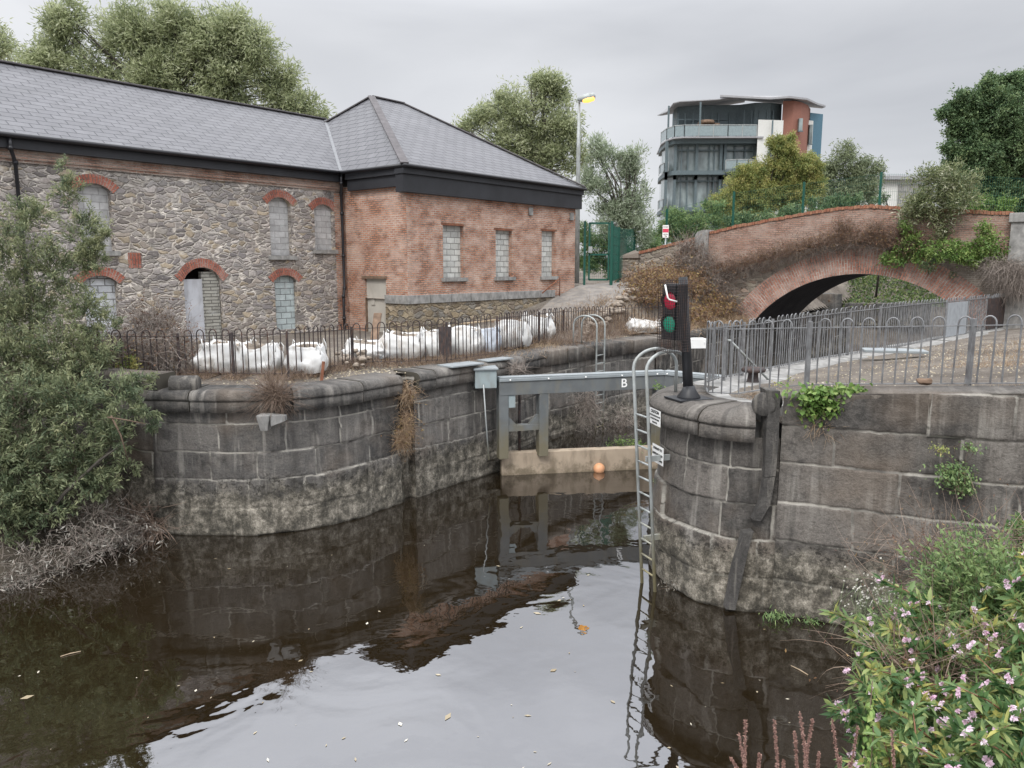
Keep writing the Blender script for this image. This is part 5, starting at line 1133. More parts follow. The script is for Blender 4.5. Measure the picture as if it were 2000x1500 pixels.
# front right, with curved end
fr_px = [(1377, 759, 3.1, 643), (1376, 765, 3.1, 643), (1386, 771, 3.1, 643), (1405, 774, 3.1, 643), (1430, 774, 3.11, 643), (1470, 766, 3.14, 642), (1575, 754, 3.34, 640), (1890, 753, 3.50, 636), (2080, 752, 3.62, 632)]
fr4 = []
for u, v, z, vr in fr_px: p = G(u, v, z); fr4.append((p[0], p[1], z, D(u, vr, p[1])[2]))
sg = np.cumsum([0]+[math.hypot(b_[0]-a[0], b_[1]-a[1]) for a, b_ in zip(fr4[:-1], fr4[1:])])
t = railing(fr4, 0.305, 0.165, MT['rail_grey'], 'grey bow top railing with a curved end on the right hand block wall', [sg[6], sg[7]], GR, posth=.10, postw=.06, rail_lo=.03)
# far right, along the lock
gx = [(1379, 752, 3.1, 641), (1400, 745, 3.08, 640), (1480, 729, 3.02, 632), (1577, 708, 2.97, 618), (1756, 680, 2.97, 597), (1883, 654, 2.97, 586), (1957, 641, 2.97, 578)]
g4 = []
for u, v, z, vr in gx: p = G(u, v, z); g4.append((p[0], p[1], z, D(u, vr, p[1])[2]))
sg2 = np.cumsum([0]+[math.hypot(b_[0]-a[0], b_[1]-a[1]) for a, b_ in zip(g4[:-1], g4[1:])])
pf = lambda u: float(np.interp(u, [q[0] for q in gx], sg2))
t = railing(g4, 0.245, 0.13, MT['rail_grey'], 'long grey bow top railing running back beside the lock towards the bridge', [pf(1412), pf(1447), pf(1502), pf(1577), pf(1648), pf(1708), pf(1838), pf(1885), pf(1930), sg2[-1]-.03], GR, r=.012)
def panel(u0, u1, mat, nm='sheet_panel', f0=0.05, f1=.97):
    a, b_ = [np.array([np.interp(pf(u), sg2, [q[k] for q in g4]) for k in range(4)]) for u in (u0, u1)]
    o = np.array([-.02, .02]); m_ = MB(); P_ = []
    for q in (a, b_):
        for f in (f0, f1): P_.append((q[0], q[1], q[2]+(q[3]-q[2])*f))
    m_.add([P_[0], P_[2], P_[3], P_[1]] + [(x+.03, y-.03, z) for x, y, z in (P_[0], P_[2], P_[3], P_[1])], [(0, 1, 2, 3), (7, 6, 5, 4), (0, 4, 5, 1), (1, 5, 6, 2), (2, 6, 7, 3), (3, 7, 4, 0)]); m_.build(nm, mat, t)
panel(1839, 1882, plain('grey_sheet', (0.30, 0.32, 0.34), .6)); panel(1922, 1957, MT['rail_dark'])
a = np.array(g4[1]); m_ = MB(); m_.tube([D(1421, 665, 14.0), D(1426, 665, 14.0), D(1502, 743, 14.3)], .022, 8); m_.build('diagonal_brace', MT['galv'], t)
c = G(1745, 694, 3.15); m_ = MB(); m_.obox((c[0], c[1], 3.26), (1.35, .55, .06), -.25); tag(m_.build('stone_slab', MT['gate_l'], bevel=.01), 'pale flat slab lying on the gravel behind the right hand railing', 'slab')
c = G(1805, 745, 3.55)
def rock(name, c, r, mat, label=None, group=None, parent=None, sc=(1, 1, .7), seed=0, cat='stone'):
    r_ = np.random.default_rng(seed); n, m2 = 14, 9; V = []
    for j in range(m2+1):
        for i in range(n):
            th_, ph = 2*math.pi*i/n, math.pi*j/m2; d = np.array([math.sin(ph)*math.cos(th_), math.sin(ph)*math.sin(th_), math.cos(ph)])
            q = 1+.5*fbm(np.array([d[0]*1.7+seed*3+9]), np.array([d[1]*1.7+d[2]*2.3+seed+7]), 3)[0]; V.append(np.array(c)+d*r*q*np.array(sc))
    Fq = [(j*n+i, (j+1)*n+i, (j+1)*n+(i+1) % n, j*n+(i+1) % n) for j in range(m2) for i in range(n)]
    o = np_mesh(name, V, Fq, mat, parent); return tag(o, label, cat, group) if label else o
rock('stone', c, .085, MT['wood'], 'rusty brown lump of stone on the edge of the right hand wall, under the railing', seed=3, sc=(1.4, .8, .6))

# ---------------------------------------------------------------- sacks and rubbish on the left quay
def sack(u, v, wpx, vtop, label, mat='sack', seed=1, z=2.93, depth=.8, fill=True, slump=.0):
    c = G(u, v, z); w_ = wpx/(F/c[1])/2*1.16; H = max(.35, D(u, vtop, c[1])[2]-z); r_ = np.random.default_rng(seed); n, m2 = 44, 14; V = []; uo = seed*3.7
    ang = 0.65+.1*seed % .3
    for j in range(m2+1):
        h = j/m2
        for i in range(n):
            th_ = 2*math.pi*i/n; cx, sx = math.cos(th_), math.sin(th_); ex = .55
            x = math.copysign(abs(cx)**ex, cx); y = math.copysign(abs(sx)**ex, sx)
            bl = 1+.20*math.sin(math.pi*min(1, h*1.1))-.10*h*h
            f = fbm(np.array([i*.33+uo]), np.array([h*3.2+uo]), 4)[0]; f2 = fbm(np.array([i*.9+uo]), np.array([h*1.1]), 2)[0]
            rr = bl*(1+.17*f+.10*f2); top = H*(1+.22*fbm(np.array([i*.22+uo*2]), np.array([.5]), 2)[0] - slump*(.5+.5*cx))
            V.append((c[0]+x*w_*rr, c[1]+depth*.5*(1+y*rr), z-.03+h*top+.03*f))
    Fq = [(j*n+i, j*n+(i+1) % n, (j+1)*n+(i+1) % n, (j+1)*n+i) for j in range(m2) for i in range(n)]
    rim = V[-n:]; k0 = len(V); cc = np.mean(rim, 0)
    for f_, dz in ((.86, -.04), (.5, -.10), (.05, -.05)):
        for i, q in enumerate(rim): V.append((cc[0]+(q[0]-cc[0])*f_, cc[1]+(q[1]-cc[1])*f_, q[2]+dz+.05*r_.standard_normal()*(f_ < .8)))
    t = thing('bulk_sack', (c[0], c[1]+depth/2, z), label, 'sack', 'white bulk sacks on the left quay')
    np_mesh('sack_body', V, Fq+[(k0-n+i, k0-n+(i+1) % n, k0+(i+1) % n, k0+i) for i in range(n)], MT[mat], t, smooth=True)
    for i_ in (4, 16, 27, 39):
        q_ = np.array(rim[i_]); o_ = (q_-cc)*.12; o_[2] = 0; m_ = MB(); sgn = r_.uniform(-.06, .06)
        m_.tube([q_-[0, 0, .16], q_+[0, 0, -.02]+o_*.2, q_+o_+[sgn, -.02, .07+.05*r_.random()], q_+o_*1.6+[sgn*1.5+.03, -.03, -.02], q_+o_*1.2+[sgn+.05, -.03, -.15]], .013, 5); m_.build('lifting_loop', MT[mat], t)
    V2 = V[k0:]; np_mesh('sack_fill', V2, [(j*n+i, j*n+(i+1) % n, (j+1)*n+(i+1) % n, (j+1)*n+i) for j in range(2) for i in range(n)], MT['pile'], t)
    return t
sack(430, 726, 85, 672, 'full white bulk sack behind the railing nearest the willow, left of two side by side', seed=1)
sack(498, 726, 62, 670, 'white bulk sack with a sagging top, right of the nearest pair behind the railing', seed=2, slump=.1)
sack(592, 727, 58, 676, 'peaked white sack behind the rusty post, standing apart between two gaps', seed=3, depth=.7)
sack(712, 700, 66, 664, 'low slumped white sack spilling rubble, beside the grey door', seed=4, slump=.35, depth=.9)
sack(782, 698, 70, 650, 'white bulk sack with a faint blue print, second from the beige door', seed=5)
sack(843, 694, 44, 645, 'narrow white sack pressed against the dark plank in the railing', seed=6)
sack(902, 690, 62, 640, 'tall smooth white sack right of the dark plank, before the plinth', seed=7)
sack(946, 686, 46, 640, 'pale bluish sack heaped with brown rubble on top', 'sack_d', seed=8)
sack(1000, 676, 58, 626, 'creased white bulk sack, second from the right end of the row', seed=9, depth=1.0)
sack(1050, 663, 52, 616, 'rightmost large white sack of the row, nearest the ramp', seed=10, depth=1.0)
sack(1262, 648, 52, 622, 'small torn white sack with red rubbish among the brambles', seed=12, depth=.8, slump=.3)
sack(1170, 604, 16, 592, 'small white bag lying on the stones beside the ramp', seed=13, z=3.5, depth=.5)
def plank(p, q, w_, d_, mat, label): m_ = MB(); m_.bar(p, q, w_, d_); return tag(m_.build('plank', MT[mat], bevel=.006), label, 'plank')
P0 = G(742, 648, 2.9)
plank(G(870, 705, 2.8), D(868, 638, G(870, 705, 2.8)[1]+.1), .32, .04, 'rail_dark', 'dark wide board standing upright behind the railing between two sacks')
plank(D(731, 664, 20.6), D(738, 612, 21.2), .22, .05, 'wood', 'short brown plank leaning up in front of the beige door')
plank(D(716, 706, 18.9), D(790, 708, 18.7), .08, .05, 'blue', 'faded blue painted batten lying by the fence foot, right one')
plank(D(640, 716, 18.6), D(690, 712, 18.9), .07, .05, 'blue', 'faded blue painted batten lying by the fence foot, left one')
plank(D(905, 632, 20.9), D(968, 624, 21.6), .2, .04, 'wood_l', 'pale board lying across the tops of the sacks')
plank(D(960, 628, 22), D(1010, 624, 22.2), .1, .06, 'wood', 'dark brown batten lying across the tops of the sacks')
m_ = MB(); a = G(628, 745, 2.84); m_.bar(a, D(632, 706, a[1]), .06, .03); tag(m_.build('stub_post', MT['rust']), 'short rusty stub post on the left coping in front of the railing', 'post')
for i, (u, v) in enumerate([(1213, 588), (1122, 556)]):
    a = G(u, v, 3.3 if i == 0 else zB(4.1)); m_ = MB(); m_.tube([a, D(u+1, (502, 510)[i], a[1])], .035, 8); tag(m_.build('stub_post', MT['rust']), ['thin pinkish rusty pole standing before the green gate', 'thin rusty rod standing against the brick wall corner by the gate'][i], 'post')
m_ = MB(); a = G(1093, 578, zB(3.9)); m_.tube([a, a+np.array([0, 0, .68]), a+np.array([-.7, -.65, .13])], .025, 6); tag(m_.build('bent_handrail', MT['rust']), 'short bent rusty handrail under the third brick wing window', 'handrail')
# heap of broken stone left of the wall, buckets
for i in range(26):
    u, v = random.uniform(655, 720), random.uniform(700, 716); c = G(u, v, 2.95)
    o = rock('rubble_stone', (c[0], c[1]+random.uniform(0, 1.2), 2.9+random.uniform(0, .25)), random.uniform(.05, .12), MT['pile'], 'broken stone in the rubble heap between the sacks', 'stones of the rubble heap between the sacks', seed=i+20)
for i in range(34):                                                    # tumbled stone edge of the ramp
    f = i/33; p_ = B2(5.6+f*6.2, -3.5+f*1.1+random.uniform(-.25, .25), 0); zz = float(ground_h(np.array([p_[0]]), np.array([p_[1]]))[0])
    rock('edge_stone', (p_[0], p_[1], zz+.05), random.uniform(.10, .19), MT['pile'], 'rough grey stone in the broken edging of the ramp', 'rough stones edging the ramp', seed=i+60, sc=(1.3, 1, .6))

# ---------------------------------------------------------------- green gate, mesh fence, lamps, sign
def wires(m_, a, b_, z0, z1, step=.075, hstep=.4, r=.006):
    a, b_ = np.array(a[:2]), np.array(b_[:2]); L = np.linalg.norm(b_-a); n = int(L/step)
    for k in range(n+1): q = a+(b_-a)*k/n; m_.bar((*q, z0), (*q, z1), r)
    k = int((z1-z0)/hstep)
    for j in range(k+1): z = z0+(z1-z0)*j/k; m_.bar((*a, z), (*b_, z), r*1.5)
gy = 31.8; gp = [D(u, 550, gy) for u in (1141, 1150, 1190)]; gz0, gz1 = D(1165, 552, gy)[2], D(1165, 432, gy)[2]
t = thing('mesh_gate', tuple(gp[0]), 'tall green mesh gate beside the end of the brick wing', 'gate')
for q, w_ in ((gp[0], .09), (gp[2]+[.06, 0, 0], .10)): m_ = MB(); m_.obox((q[0], q[1], (gz0+gz1)/2-.3), (w_, w_, gz1-gz0+.6)); m_.build('gate_post', MT['green_st'], t)
a, b_ = gp[1], gp[2]+[-.05, 0, 0]; m_ = MB()
m_.bar((a[0], gy, gz0+.1), (a[0], gy, gz1-.05), .07); m_.bar((b_[0], gy, gz0+.1), (b_[0], gy, gz1-.05), .07)
for z in (gz0+.12, gz0+1.15, gz1-.08): m_.bar((a[0], gy, z), (b_[0], gy, z), .07)
m_.build('gate_frame', MT['green_st'], t); m_ = MB(); wires(m_, (a[0], gy), (b_[0], gy), gz0+.1, gz1-.1); m_.build('wire_mesh', MT['green_st'], t)
m_ = MB(); m_.obox((a[0]+.04, gy-.06, gz0+1.35), (.16, .06, .26)); m_.build('lock_case', MT['galv'], t)
t = thing('mesh_fence', tuple(D(1208, 540, 38)), 'green welded mesh fence running from the gate along the far side of the bridge road', 'fence')
fp = [(1196, 436, 32), (1209, 444, 36), (1240, 446, 42), (1303, 408, 41.5), (1434, 374, 39.8), (1571, 355, 38), (1722, 336, 36.0), (1878, 338, 34.5), (2010, 345, 33)]
ff = []
for u, v, y in fp:
    q = D(u, v, y); ff.append(q); zb = q[2]-2.45; m_ = MB(); m_.obox((q[0], q[1], (q[2]+zb)/2-.1), (.10, .07, q[2]-zb+.2), .6); m_.build('fence_post', MT['green_st'], t)
for a, b_ in zip(ff[:-1], ff[1:]):
    m_ = MB(); L = np.linalg.norm((b_-a)[:2]); n = int(L/.085)
    for k in range(n+1): q = a+(b_-a)*k/n; m_.bar((q[0], q[1], q[2]-2.4), (q[0], q[1], q[2]-.05), .0055)
    for k in range(7): dz = -.1-.38*k; m_.bar(a+[0, 0, dz], b_+[0, 0, dz], .007)
    m_.build('wire_panel', MT['green_st'], t)
lp = D(1131, 200, 35.5); t = thing('street_lamp', (lp[0], lp[1], 4.3), 'tall grey street lamp with a lit amber lantern behind the brick wing', 'street lamp')
m_ = MB(); m_.tube([(lp[0], lp[1], 3.8), (lp[0], lp[1], lp[2]-2.2), (lp[0], lp[1], lp[2])], [.12, .09, .06], 12); m_.build('lamp_post', MT['galv'], t)
m_ = MB(); q = lp+np.array([.32, -.1, .18]); Ml = Matrix.Rotation(R(78), 3, 'Y')
m_.lathe([(.001, -.42), (.10, -.38), (.16, -.15), (.18, .1), (.14, .36), (.001, .42)], q, 14, Ml); m_.build('lantern_housing', MT['galv'], t)
m = N('amber_lamp', .4); m.b.inputs['Base Color'].default_value = (1, .55, .15, 1); m.b.inputs['Emission Color'].default_value = (1, .42, .08, 1); m.b.inputs['Emission Strength'].default_value = 1.6
m_ = MB(); m_.lathe([(.001, -.26), (.09, -.22), (.13, 0), (.10, .26), (.001, .32)], q+np.array([.06, -.06, -.10]), 14, Ml); m_.build('lit_lens', m.m, t)
lp = D(1597, 374, 62); t = thing('street_lamp', (lp[0], lp[1], 5), 'small distant lamp post with a white head above the bridge parapet', 'street lamp')
m_ = MB(); m_.tube([(lp[0], lp[1], 4.5), lp], .08, 8); m_.build('lamp_post', MT['galv'], t); m_ = MB(); m_.lathe([(.001, -.3), (.13, -.2), (.15, .2), (.001, .35)], lp+np.array([.12, 0, .08]), 10, Ml); m_.build('lamp_head', MT['white'], t)
q0 = D(1300, 452, 37.5); t = thing('notice_sign', (q0[0], q0[1], 5.2), 'white and red notice sign on a grey post behind the bridge wing wall', 'sign')
m_ = MB(); m_.tube([(q0[0]+.02, q0[1]+.04, 4.2), (q0[0]+.02, q0[1]+.04, q0[2]+.2)], .035, 8); m_.build('sign_post', MT['galv'], t)
m_ = MB(); m_.obox((q0[0], q0[1], q0[2]), (.30, .02, .60)); m_.build('sign_panel', MT['white'], t, bevel=.004); m_ = MB(); m_.obox((q0[0], q0[1]-.014, q0[2]+.04), (.28, .006, .17)); m_.build('red_band', MT['red_s'], t)
for z, tx, sz in ((.21, 'DANGER', .06), (-.14, 'KEEP OFF', .05), (-.22, 'WEIR', .045)): text_mesh('lettering', tx, sz, (q0[0], q0[1]-.016, q0[2]+z), face_rot(0, -1), MT['letter'], t)
# beyond the arch: low quay, blue shed, block
sb = thing('blue_shed', tuple(D(1620, 570, 52)), 'small blue and beige shed seen through the bridge arch', 'shed')
c = D(1615, 552, 52); m_ = MB(); m_.obox((c[0], c[1]+1, c[2]), (2.6, 2, 2.2)); m_.build('blue_wall', MT['blue'], sb); m_ = MB(); c = D(1653, 556, 51.5); m_.obox((c[0], c[1]+.6, c[2]), (.75, 1.2, 2.4)); m_.build('beige_pier', MT['door_beige'], sb)
c = D(1606, 598, 44); m_ = MB(); m_.obox((c[0], c[1]+.8, c[2]-.3), (2.2, 1.6, 2.0), .1); tag(m_.build('concrete_block', MT['quay_far'], bevel=.03), 'grey concrete block on the canal side, seen through the arch', 'block')
c = D(1700, 600, 47); m_ = MB(); m_.obox((c[0], c[1]+1.5, c[2]-.45), (7.5, 3, 1.4), -.12); tag(m_.build('low_quay', MT['quay_far'], bevel=.05), 'low pale stone quay across the canal under the arch', 'quay')
m_ = MB(); a = D(1597, 572, 45); m_.bar(a, D(1620, 588, 44), .1); tag(m_.build('timber_strut', MT['wood']), 'dark sloping timber strut on the far bank, seen through the arch', 'strut')
# ---------------------------------------------------------------- trees
def px_blobs(L, y, sy=0.8, jit=0.0):
    out = []
    for u, v, r in L:
        yy_ = y + random.uniform(-1, 1)*r/(F/y)*0.6; c = D(u, v, yy_); rr = r/(F/y); out.append((*c, rr, rr*sy, rr*.95))
    return out
def lumps(L, k=3):
    out = []
    for u, v, r in L:
        out.append((u, v, r*.72))
        for _ in range(k): a_, q = random.uniform(0, 6.28), random.uniform(.35, .75)*r; out.append((u+q*math.cos(a_), v+q*math.sin(a_)*.9, r*random.uniform(.34, .56)))
    return out
def tree(name, L, y, mat, label, cat='tree', dens=14, nl=40, leaf=(.30, .07), up=.5, grav=.3, droop=.2, ground=4.0, trunk_r=.28, root_u=None, group=None, twr=.02, spread=.8, sy=.8):
    bl = px_blobs(lumps(L), y, sy); cx = np.mean([b_[0] for b_ in bl]) if root_u is None else D(root_u, 500, y)[0]
    zmin = min(b_[2]-b_[5] for b_ in bl); zc = np.mean([b_[2] for b_ in bl]); base = np.array([cx, y, ground]); t = thing(name, tuple(base), label, cat, group)
    m_ = MB(); fork = np.array([cx+random.uniform(-.3, .3), y, max(ground+1.0, zmin+(zc-zmin)*.35)]); m_.tube([base-[0, 0, .4], (base+fork)/2+[random.uniform(-.2, .2), 0, 0], fork], [trunk_r, trunk_r*.8, trunk_r*.65], 10)
    m_.build('trunk', MT['bark'], t); m_ = MB()
    for b_ in bl:
        c = np.array(b_[:3]); mid = (fork+c)/2+np.array([random.uniform(-.4, .4), random.uniform(-.4, .4), random.uniform(-.2, .5)]); m_.tube([fork, mid, c], [trunk_r*.28, trunk_r*.13, trunk_r*.05], 6)
    m_.build('limbs', MT['bark'], t)
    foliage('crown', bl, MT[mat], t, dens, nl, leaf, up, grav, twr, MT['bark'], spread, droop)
    return t
tree('willow_tree', [(130, 60, 58), (95, 120, 55), (240, 85, 72), (330, 85, 78), (415, 100, 80), (490, 105, 62), (300, 170, 78), (430, 175, 70), (535, 165, 50), (585, 215, 38), (180, 150, 65), (620, 228, 24), (60, 150, 45), (345, 40, 42), (140, 22, 30), (455, 55, 42), (200, 205, 60), (380, 230, 60), (110, 190, 60), (490, 230, 50)],
     40, 'willow_far', 'large windblown grey green willow behind the long slate roof', dens=48, nl=42, leaf=(.27, .058), up=.55, droop=.1, trunk_r=.4)
tree('willow_tree', [(-15, 60, 32), (-20, 100, 40)], 50, 'willow_far', 'edge of a grey green tree at the far left of the sky', dens=22, leaf=(.3, .07))
tree('willow_tree', [(1065, 185, 45), (1005, 215, 55), (950, 238, 40), (1100, 235, 48), (1040, 275, 55), (915, 245, 22), (1115, 300, 48), (1085, 165, 30), (985, 290, 50), (1050, 155, 20), (1060, 330, 55)],
     46, 'willow_far', 'pale willow behind the brick wing, left of the lit street lamp', dens=42, nl=40, leaf=(.26, .06), up=.6, droop=.05, trunk_r=.4)
tree('willow_tree', [(1182, 315, 34), (1228, 345, 38), (1165, 375, 45), (1240, 400, 42), (1190, 430, 50), (1165, 285, 22), (1250, 300, 14), (1225, 305, 22), (1250, 450, 40)],
     42, 'willow_silver', 'silvery willow right of the tall street lamp, above the green gate', dens=42, nl=40, leaf=(.22, .05), up=.9, droop=-.05, trunk_r=.3)
tree('garden_tree', [(1530, 298, 28), (1512, 276, 16), (1545, 272, 14), (1565, 325, 40), (1500, 335, 42), (1445, 365, 42), (1405, 400, 36), (1480, 395, 55), (1550, 385, 55), (1590, 365, 32), (1585, 335, 22), (1468, 345, 26), (1430, 420, 40)],
     58, 'yellow_green', 'yellowish autumn tree in front of the curved apartment block', dens=110, nl=42, leaf=(.15, .06), up=.5, trunk_r=.3)
tree('garden_tree', [(1650, 312, 36), (1622, 345, 40), (1690, 350, 36), (1660, 380, 48), (1703, 325, 22), (1610, 385, 40)], 70, 'olive', 'dull olive weeping tree right of the apartment block', dens=20, leaf=(.36, .08), droop=.5, trunk_r=.3)
tree('broadleaf_tree', [(1955, 215, 55), (1905, 255, 45), (1985, 180, 52), (1885, 325, 50), (1960, 320, 75), (1872, 385, 45), (2030, 290, 85), (1856, 215, 20), (1858, 295, 22), (1930, 395, 60), (1990, 390, 60), (2010, 165, 30), (1905, 205, 34), (1858, 350, 34), (1930, 175, 28), (1880, 245, 30)],
     45, 'dark_green', 'large dense dark green tree at the far right behind the bridge', dens=95, nl=44, leaf=(.17, .085), up=.3, trunk_r=.5, root_u=1960)
tree('shrub', [(1318, 432, 36), (1372, 440, 42), (1300, 462, 30), (1340, 455, 40), (1395, 415, 26), (1270, 470, 26)], 47, 'mid_green', 'light green bushy shrub behind the fence, below the apartment block', 'shrub', dens=55, leaf=(.16, .06), trunk_r=.12)
tree('shrub', [(1480, 435, 36), (1540, 430, 36), (1600, 415, 34), (1650, 405, 30), (1430, 445, 30)], 46, 'dark_green', 'dark green shrubs behind the mesh fence over the parapet', 'shrub', dens=55, leaf=(.16, .08), trunk_r=.12)
tree('shrub', [(1150, 520, 26), (1150, 470, 24), (1138, 455, 26), (1140, 500, 26), (1270, 520, 30), (1265, 480, 30), (1200, 540, 26), (1172, 480, 32), (1205, 470, 34), (1245, 492, 34), (1225, 520, 30), (1170, 515, 26)], 44, 'mid_green', 'green shrub standing behind the open mesh gate', 'shrub', dens=60, leaf=(.15, .05), trunk_r=.1)
tree('shrub', [(1715, 395, 16), (1735, 385, 12)], 40, 'dark_green', 'little dark bush beside the grey shed above the parapet crest', 'shrub', dens=90, leaf=(.1, .05), trunk_r=.06, nl=25)
tree('shrub', [(1925, 400, 24), (1965, 400, 22), (1895, 405, 18)], 36, 'bright_green', 'low light green bush rising over the right end of the parapet', 'shrub', dens=90, leaf=(.12, .06), trunk_r=.06, nl=30)
# plants growing on the bridge
def wplant(name, L, y, mat, label, cat='plant', dens=150, nl=26, leaf=(.10, .035), up=.4, grav=.3, droop=.1, twr=.006, spread=.9, kind=None, twm='bark', sy=.5, group=None):
    bl = px_blobs(L, y, sy) if not callable(y) else [b_ for l_ in L for b_ in px_blobs([l_], y(l_[0]), sy)]
    c = min(bl, key=lambda b_: b_[2]); t = thing(name, (c[0], c[1], c[2]-c[5]*.5), label, cat, group)
    if kind: t['kind'] = kind
    foliage('leaves', bl, MT[mat], t, dens, nl, leaf, up, grav, twr, MT[twm], spread, droop); return t
def yb(u):                          # distance of the bridge face at picture column u
    k = (BP@bB-0.25)/(ray(u, 500)[:2]@bB); return k*ray(u, 500)[1]
wplant('buddleia_bush', [(1835, 375, 40), (1800, 400, 30), (1865, 352, 30), (1885, 395, 26), (1845, 430, 34), (1810, 345, 18), (1780, 415, 22), (1835, 460, 18), (1775, 350, 8), (1905, 350, 12)], lambda u: yb(u)+.1, 'buddleia',
       'big olive green self sown bush growing out of the bridge parapet', 'bush', 150, 30, (.17, .04), .8)
wplant('ivy_patch', [(1775, 470, 22), (1800, 492, 20), (1835, 490, 24), (1870, 490, 24), (1905, 488, 24), (1940, 480, 24), (1925, 450, 18), (1955, 500, 14), (1760, 500, 18), (1735, 505, 14), (1890, 500, 20), (1770, 445, 14), (1935, 515, 8)], lambda u: yb(u)-.25, 'bright_green',
       'bright green trailing plants along the string course at the right half of the bridge', 'plants', 230, 26, (.10, .05), .1, .6)
wplant('fern_tuft', [(1812, 520, 14), (1822, 505, 10)], lambda u: yb(u)-.1, 'dark_green', 'small dark fern hanging above the right side of the arch ring', 'plant', 500, 18, (.07, .03), 0)
wplant('weed_tuft', [(1862, 536, 7)], lambda u: yb(u)-.1, 'dark_green', 'tiny green weed tuft above the right haunch of the arch', 'plant', 900, 16, (.05, .02), 0)
def twigs(name, boxes, n, L, r, mat, label, cat='twigs', up=.6, curl=.9, grav=.5, seg=5, kind='stuff', spread=1.0, leafmat=None, leafn=0, leaf=(.06, .03), loc=None, sides=3):
    """boxes: list of (centre, radius vec, weight)"""
    ws = np.array([b_[2] for b_ in boxes], float); ws /= ws.sum(); idx = rng.choice(len(boxes), n, p=ws)
    C_ = np.array([b_[0] for b_ in boxes])[idx]; Rr = np.array([np.broadcast_to(b_[1], 3) for b_ in boxes])[idx]
    P = C_+rng.normal(size=(n, 3))*Rr*.5; Dd = dirs(n, up, spread)
    c = np.min(P, 0); t = thing(name, tuple(P.mean(0)*[1, 1, 0]+[0, 0, c[2]]), label, cat)
    if kind: t['kind'] = kind
    o, pts = ribbons('twigs', P, Dd, rng.uniform(.5, 1.3, n)*L, r, MT[mat], t, seg, curl, grav, sides)
    if leafn:
        i = rng.integers(0, n, leafn); k = rng.integers(1, seg+1, leafn); leaf_cloud('leaves', pts[i, k]+rng.normal(size=(leafn, 3))*.03, dirs(leafn, -.1), leaf[0], leaf[1], MT[leafmat], t)
    return t
bx = lambda s, dz, r, w_=1: (np.array(BR(s, -.30, fs_(s)+dz)), np.array(r), w_)
twigs('bramble_stems', [bx(s, .12, (.45, .25, .30)) for s in np.arange(-6.2, 2.2, .55)], 2600, .55, .007, 'twig_red', 'dead red brown bramble stems along the ledge under the left and middle parapet', leafmat='bramble', leafn=9000, leaf=(.055, .03))
twigs('bramble_stems', [bx(-.6, .5, (.5, .2, .35)), bx(.6, .4, (.5, .2, .4)), bx(1.6, .5, (.4, .2, .3))], 700, .5, .007, 'twig_red', 'dark dead stems climbing the parapet at the crest of the bridge', leafmat='bramble', leafn=2600, leaf=(.05, .03))
Lb = lambda u, v, y, r, w_=1: (D(u, v, y), np.array(r), w_)
def yl(u, off): return yb(u)-off
twigs('bramble_patch', [Lb(1270, 560, yl(1270, .6), (.8, .5, .5)), Lb(1320, 545, yl(1320, .6), (.8, .5, .6)), Lb(1240, 600, yl(1240, 1.5), (.9, .8, .3)), Lb(1300, 600, yl(1300, 1.5), (1, .8, .5)), Lb(1190, 605, yl(1190, 2.5), (.7, .6, .25)), Lb(1225, 575, yl(1225, .9), (.5, .5, .3))],
      2600, .7, .008, 'twig_red', 'orange brown brambles filling the bank below the bridge wing wall', leafmat='bramble_y', leafn=15000, leaf=(.09, .05), up=.8)
twigs('bramble_patch', [Lb(1365, 520, yl(1365, .5), (.6, .4, .6)), Lb(1400, 555, yl(1400, .5), (.7, .4, .6)), Lb(1380, 600, yl(1380, .9), (.8, .6, .5)), Lb(1420, 600, yl(1420, .6), (.4, .4, .5)), Lb(1345, 490, yl(1345, .4), (.5, .3, .4))],
      2600, 1.0, .009, 'twig_grey', 'pale tangled dead stems hanging over the left haunch of the arch', leafmat='bramble', leafn=5000, leaf=(.06, .035), up=.2, curl=1.4)
def on_ground(P, r, dz=.25): return [(np.array([x, y, float(ground_h(np.array([x]), np.array([y]))[0])+dz]), np.array(r), 1) for x, y in P]
twigs('bramble_patch', on_ground([(5.2, 29.6), (6.0, 30.6), (6.6, 31.8), (7.4, 31.0), (7.6, 32.8), (8.4, 32.2), (9.0, 33.4), (6.6, 33.4), (8.0, 34.2), (5.9, 32.6), (5.4, 31.2), (6.9, 29.8)], (.7, .7, .35)), 4200, .6, .008, 'twig_red',
      'rust coloured brambles covering the slope between the ramp and the arch', leafmat='bramble_y', leafn=20000, leaf=(.09, .05), up=.9)
twigs('weed_fringe', on_ground([(6.2, 28.4), (7.2, 29.6), (8.2, 30.8), (9.2, 32.0), (5.4, 28.2), (9.6, 33.0)], (.6, .5, .1), .05), 5200, .35, .006, 'straw', 'pale dead grass along the quay edge below the bridge brambles', up=1.2, curl=.7)
twigs('weed_fringe', [Lb(1340, 645, yl(1340, 2.5), (1.3, .7, .15)), Lb(1410, 640, yl(1410, 1.6), (.9, .5, .2)), Lb(1270, 645, 27, (1.4, .7, .15))], 2600, .5, .007, 'straw', 'dead straw coloured weeds at the foot of the bridge, left of the arch', up=1.1, curl=.7)
twigs('hanging_grass', [Lb(1960, 520, yl(1960, .35), (.6, .2, .3)), Lb(1990, 540, yl(1990, .35), (.5, .2, .5))], 1500, .9, .006, 'twig_grey', 'dry pale grass hanging down the right end of the bridge', up=-.5, grav=1.6, curl=.5)
twigs('weed_fringe', [bx(s, -.15, (.4, .12, .1)) for s in np.arange(-4.5, 1.5, .5)], 1200, .5, .005, 'twig_grey', 'fringe of dead rootlets hanging under the string course above the arch', up=-.3, grav=1.2)
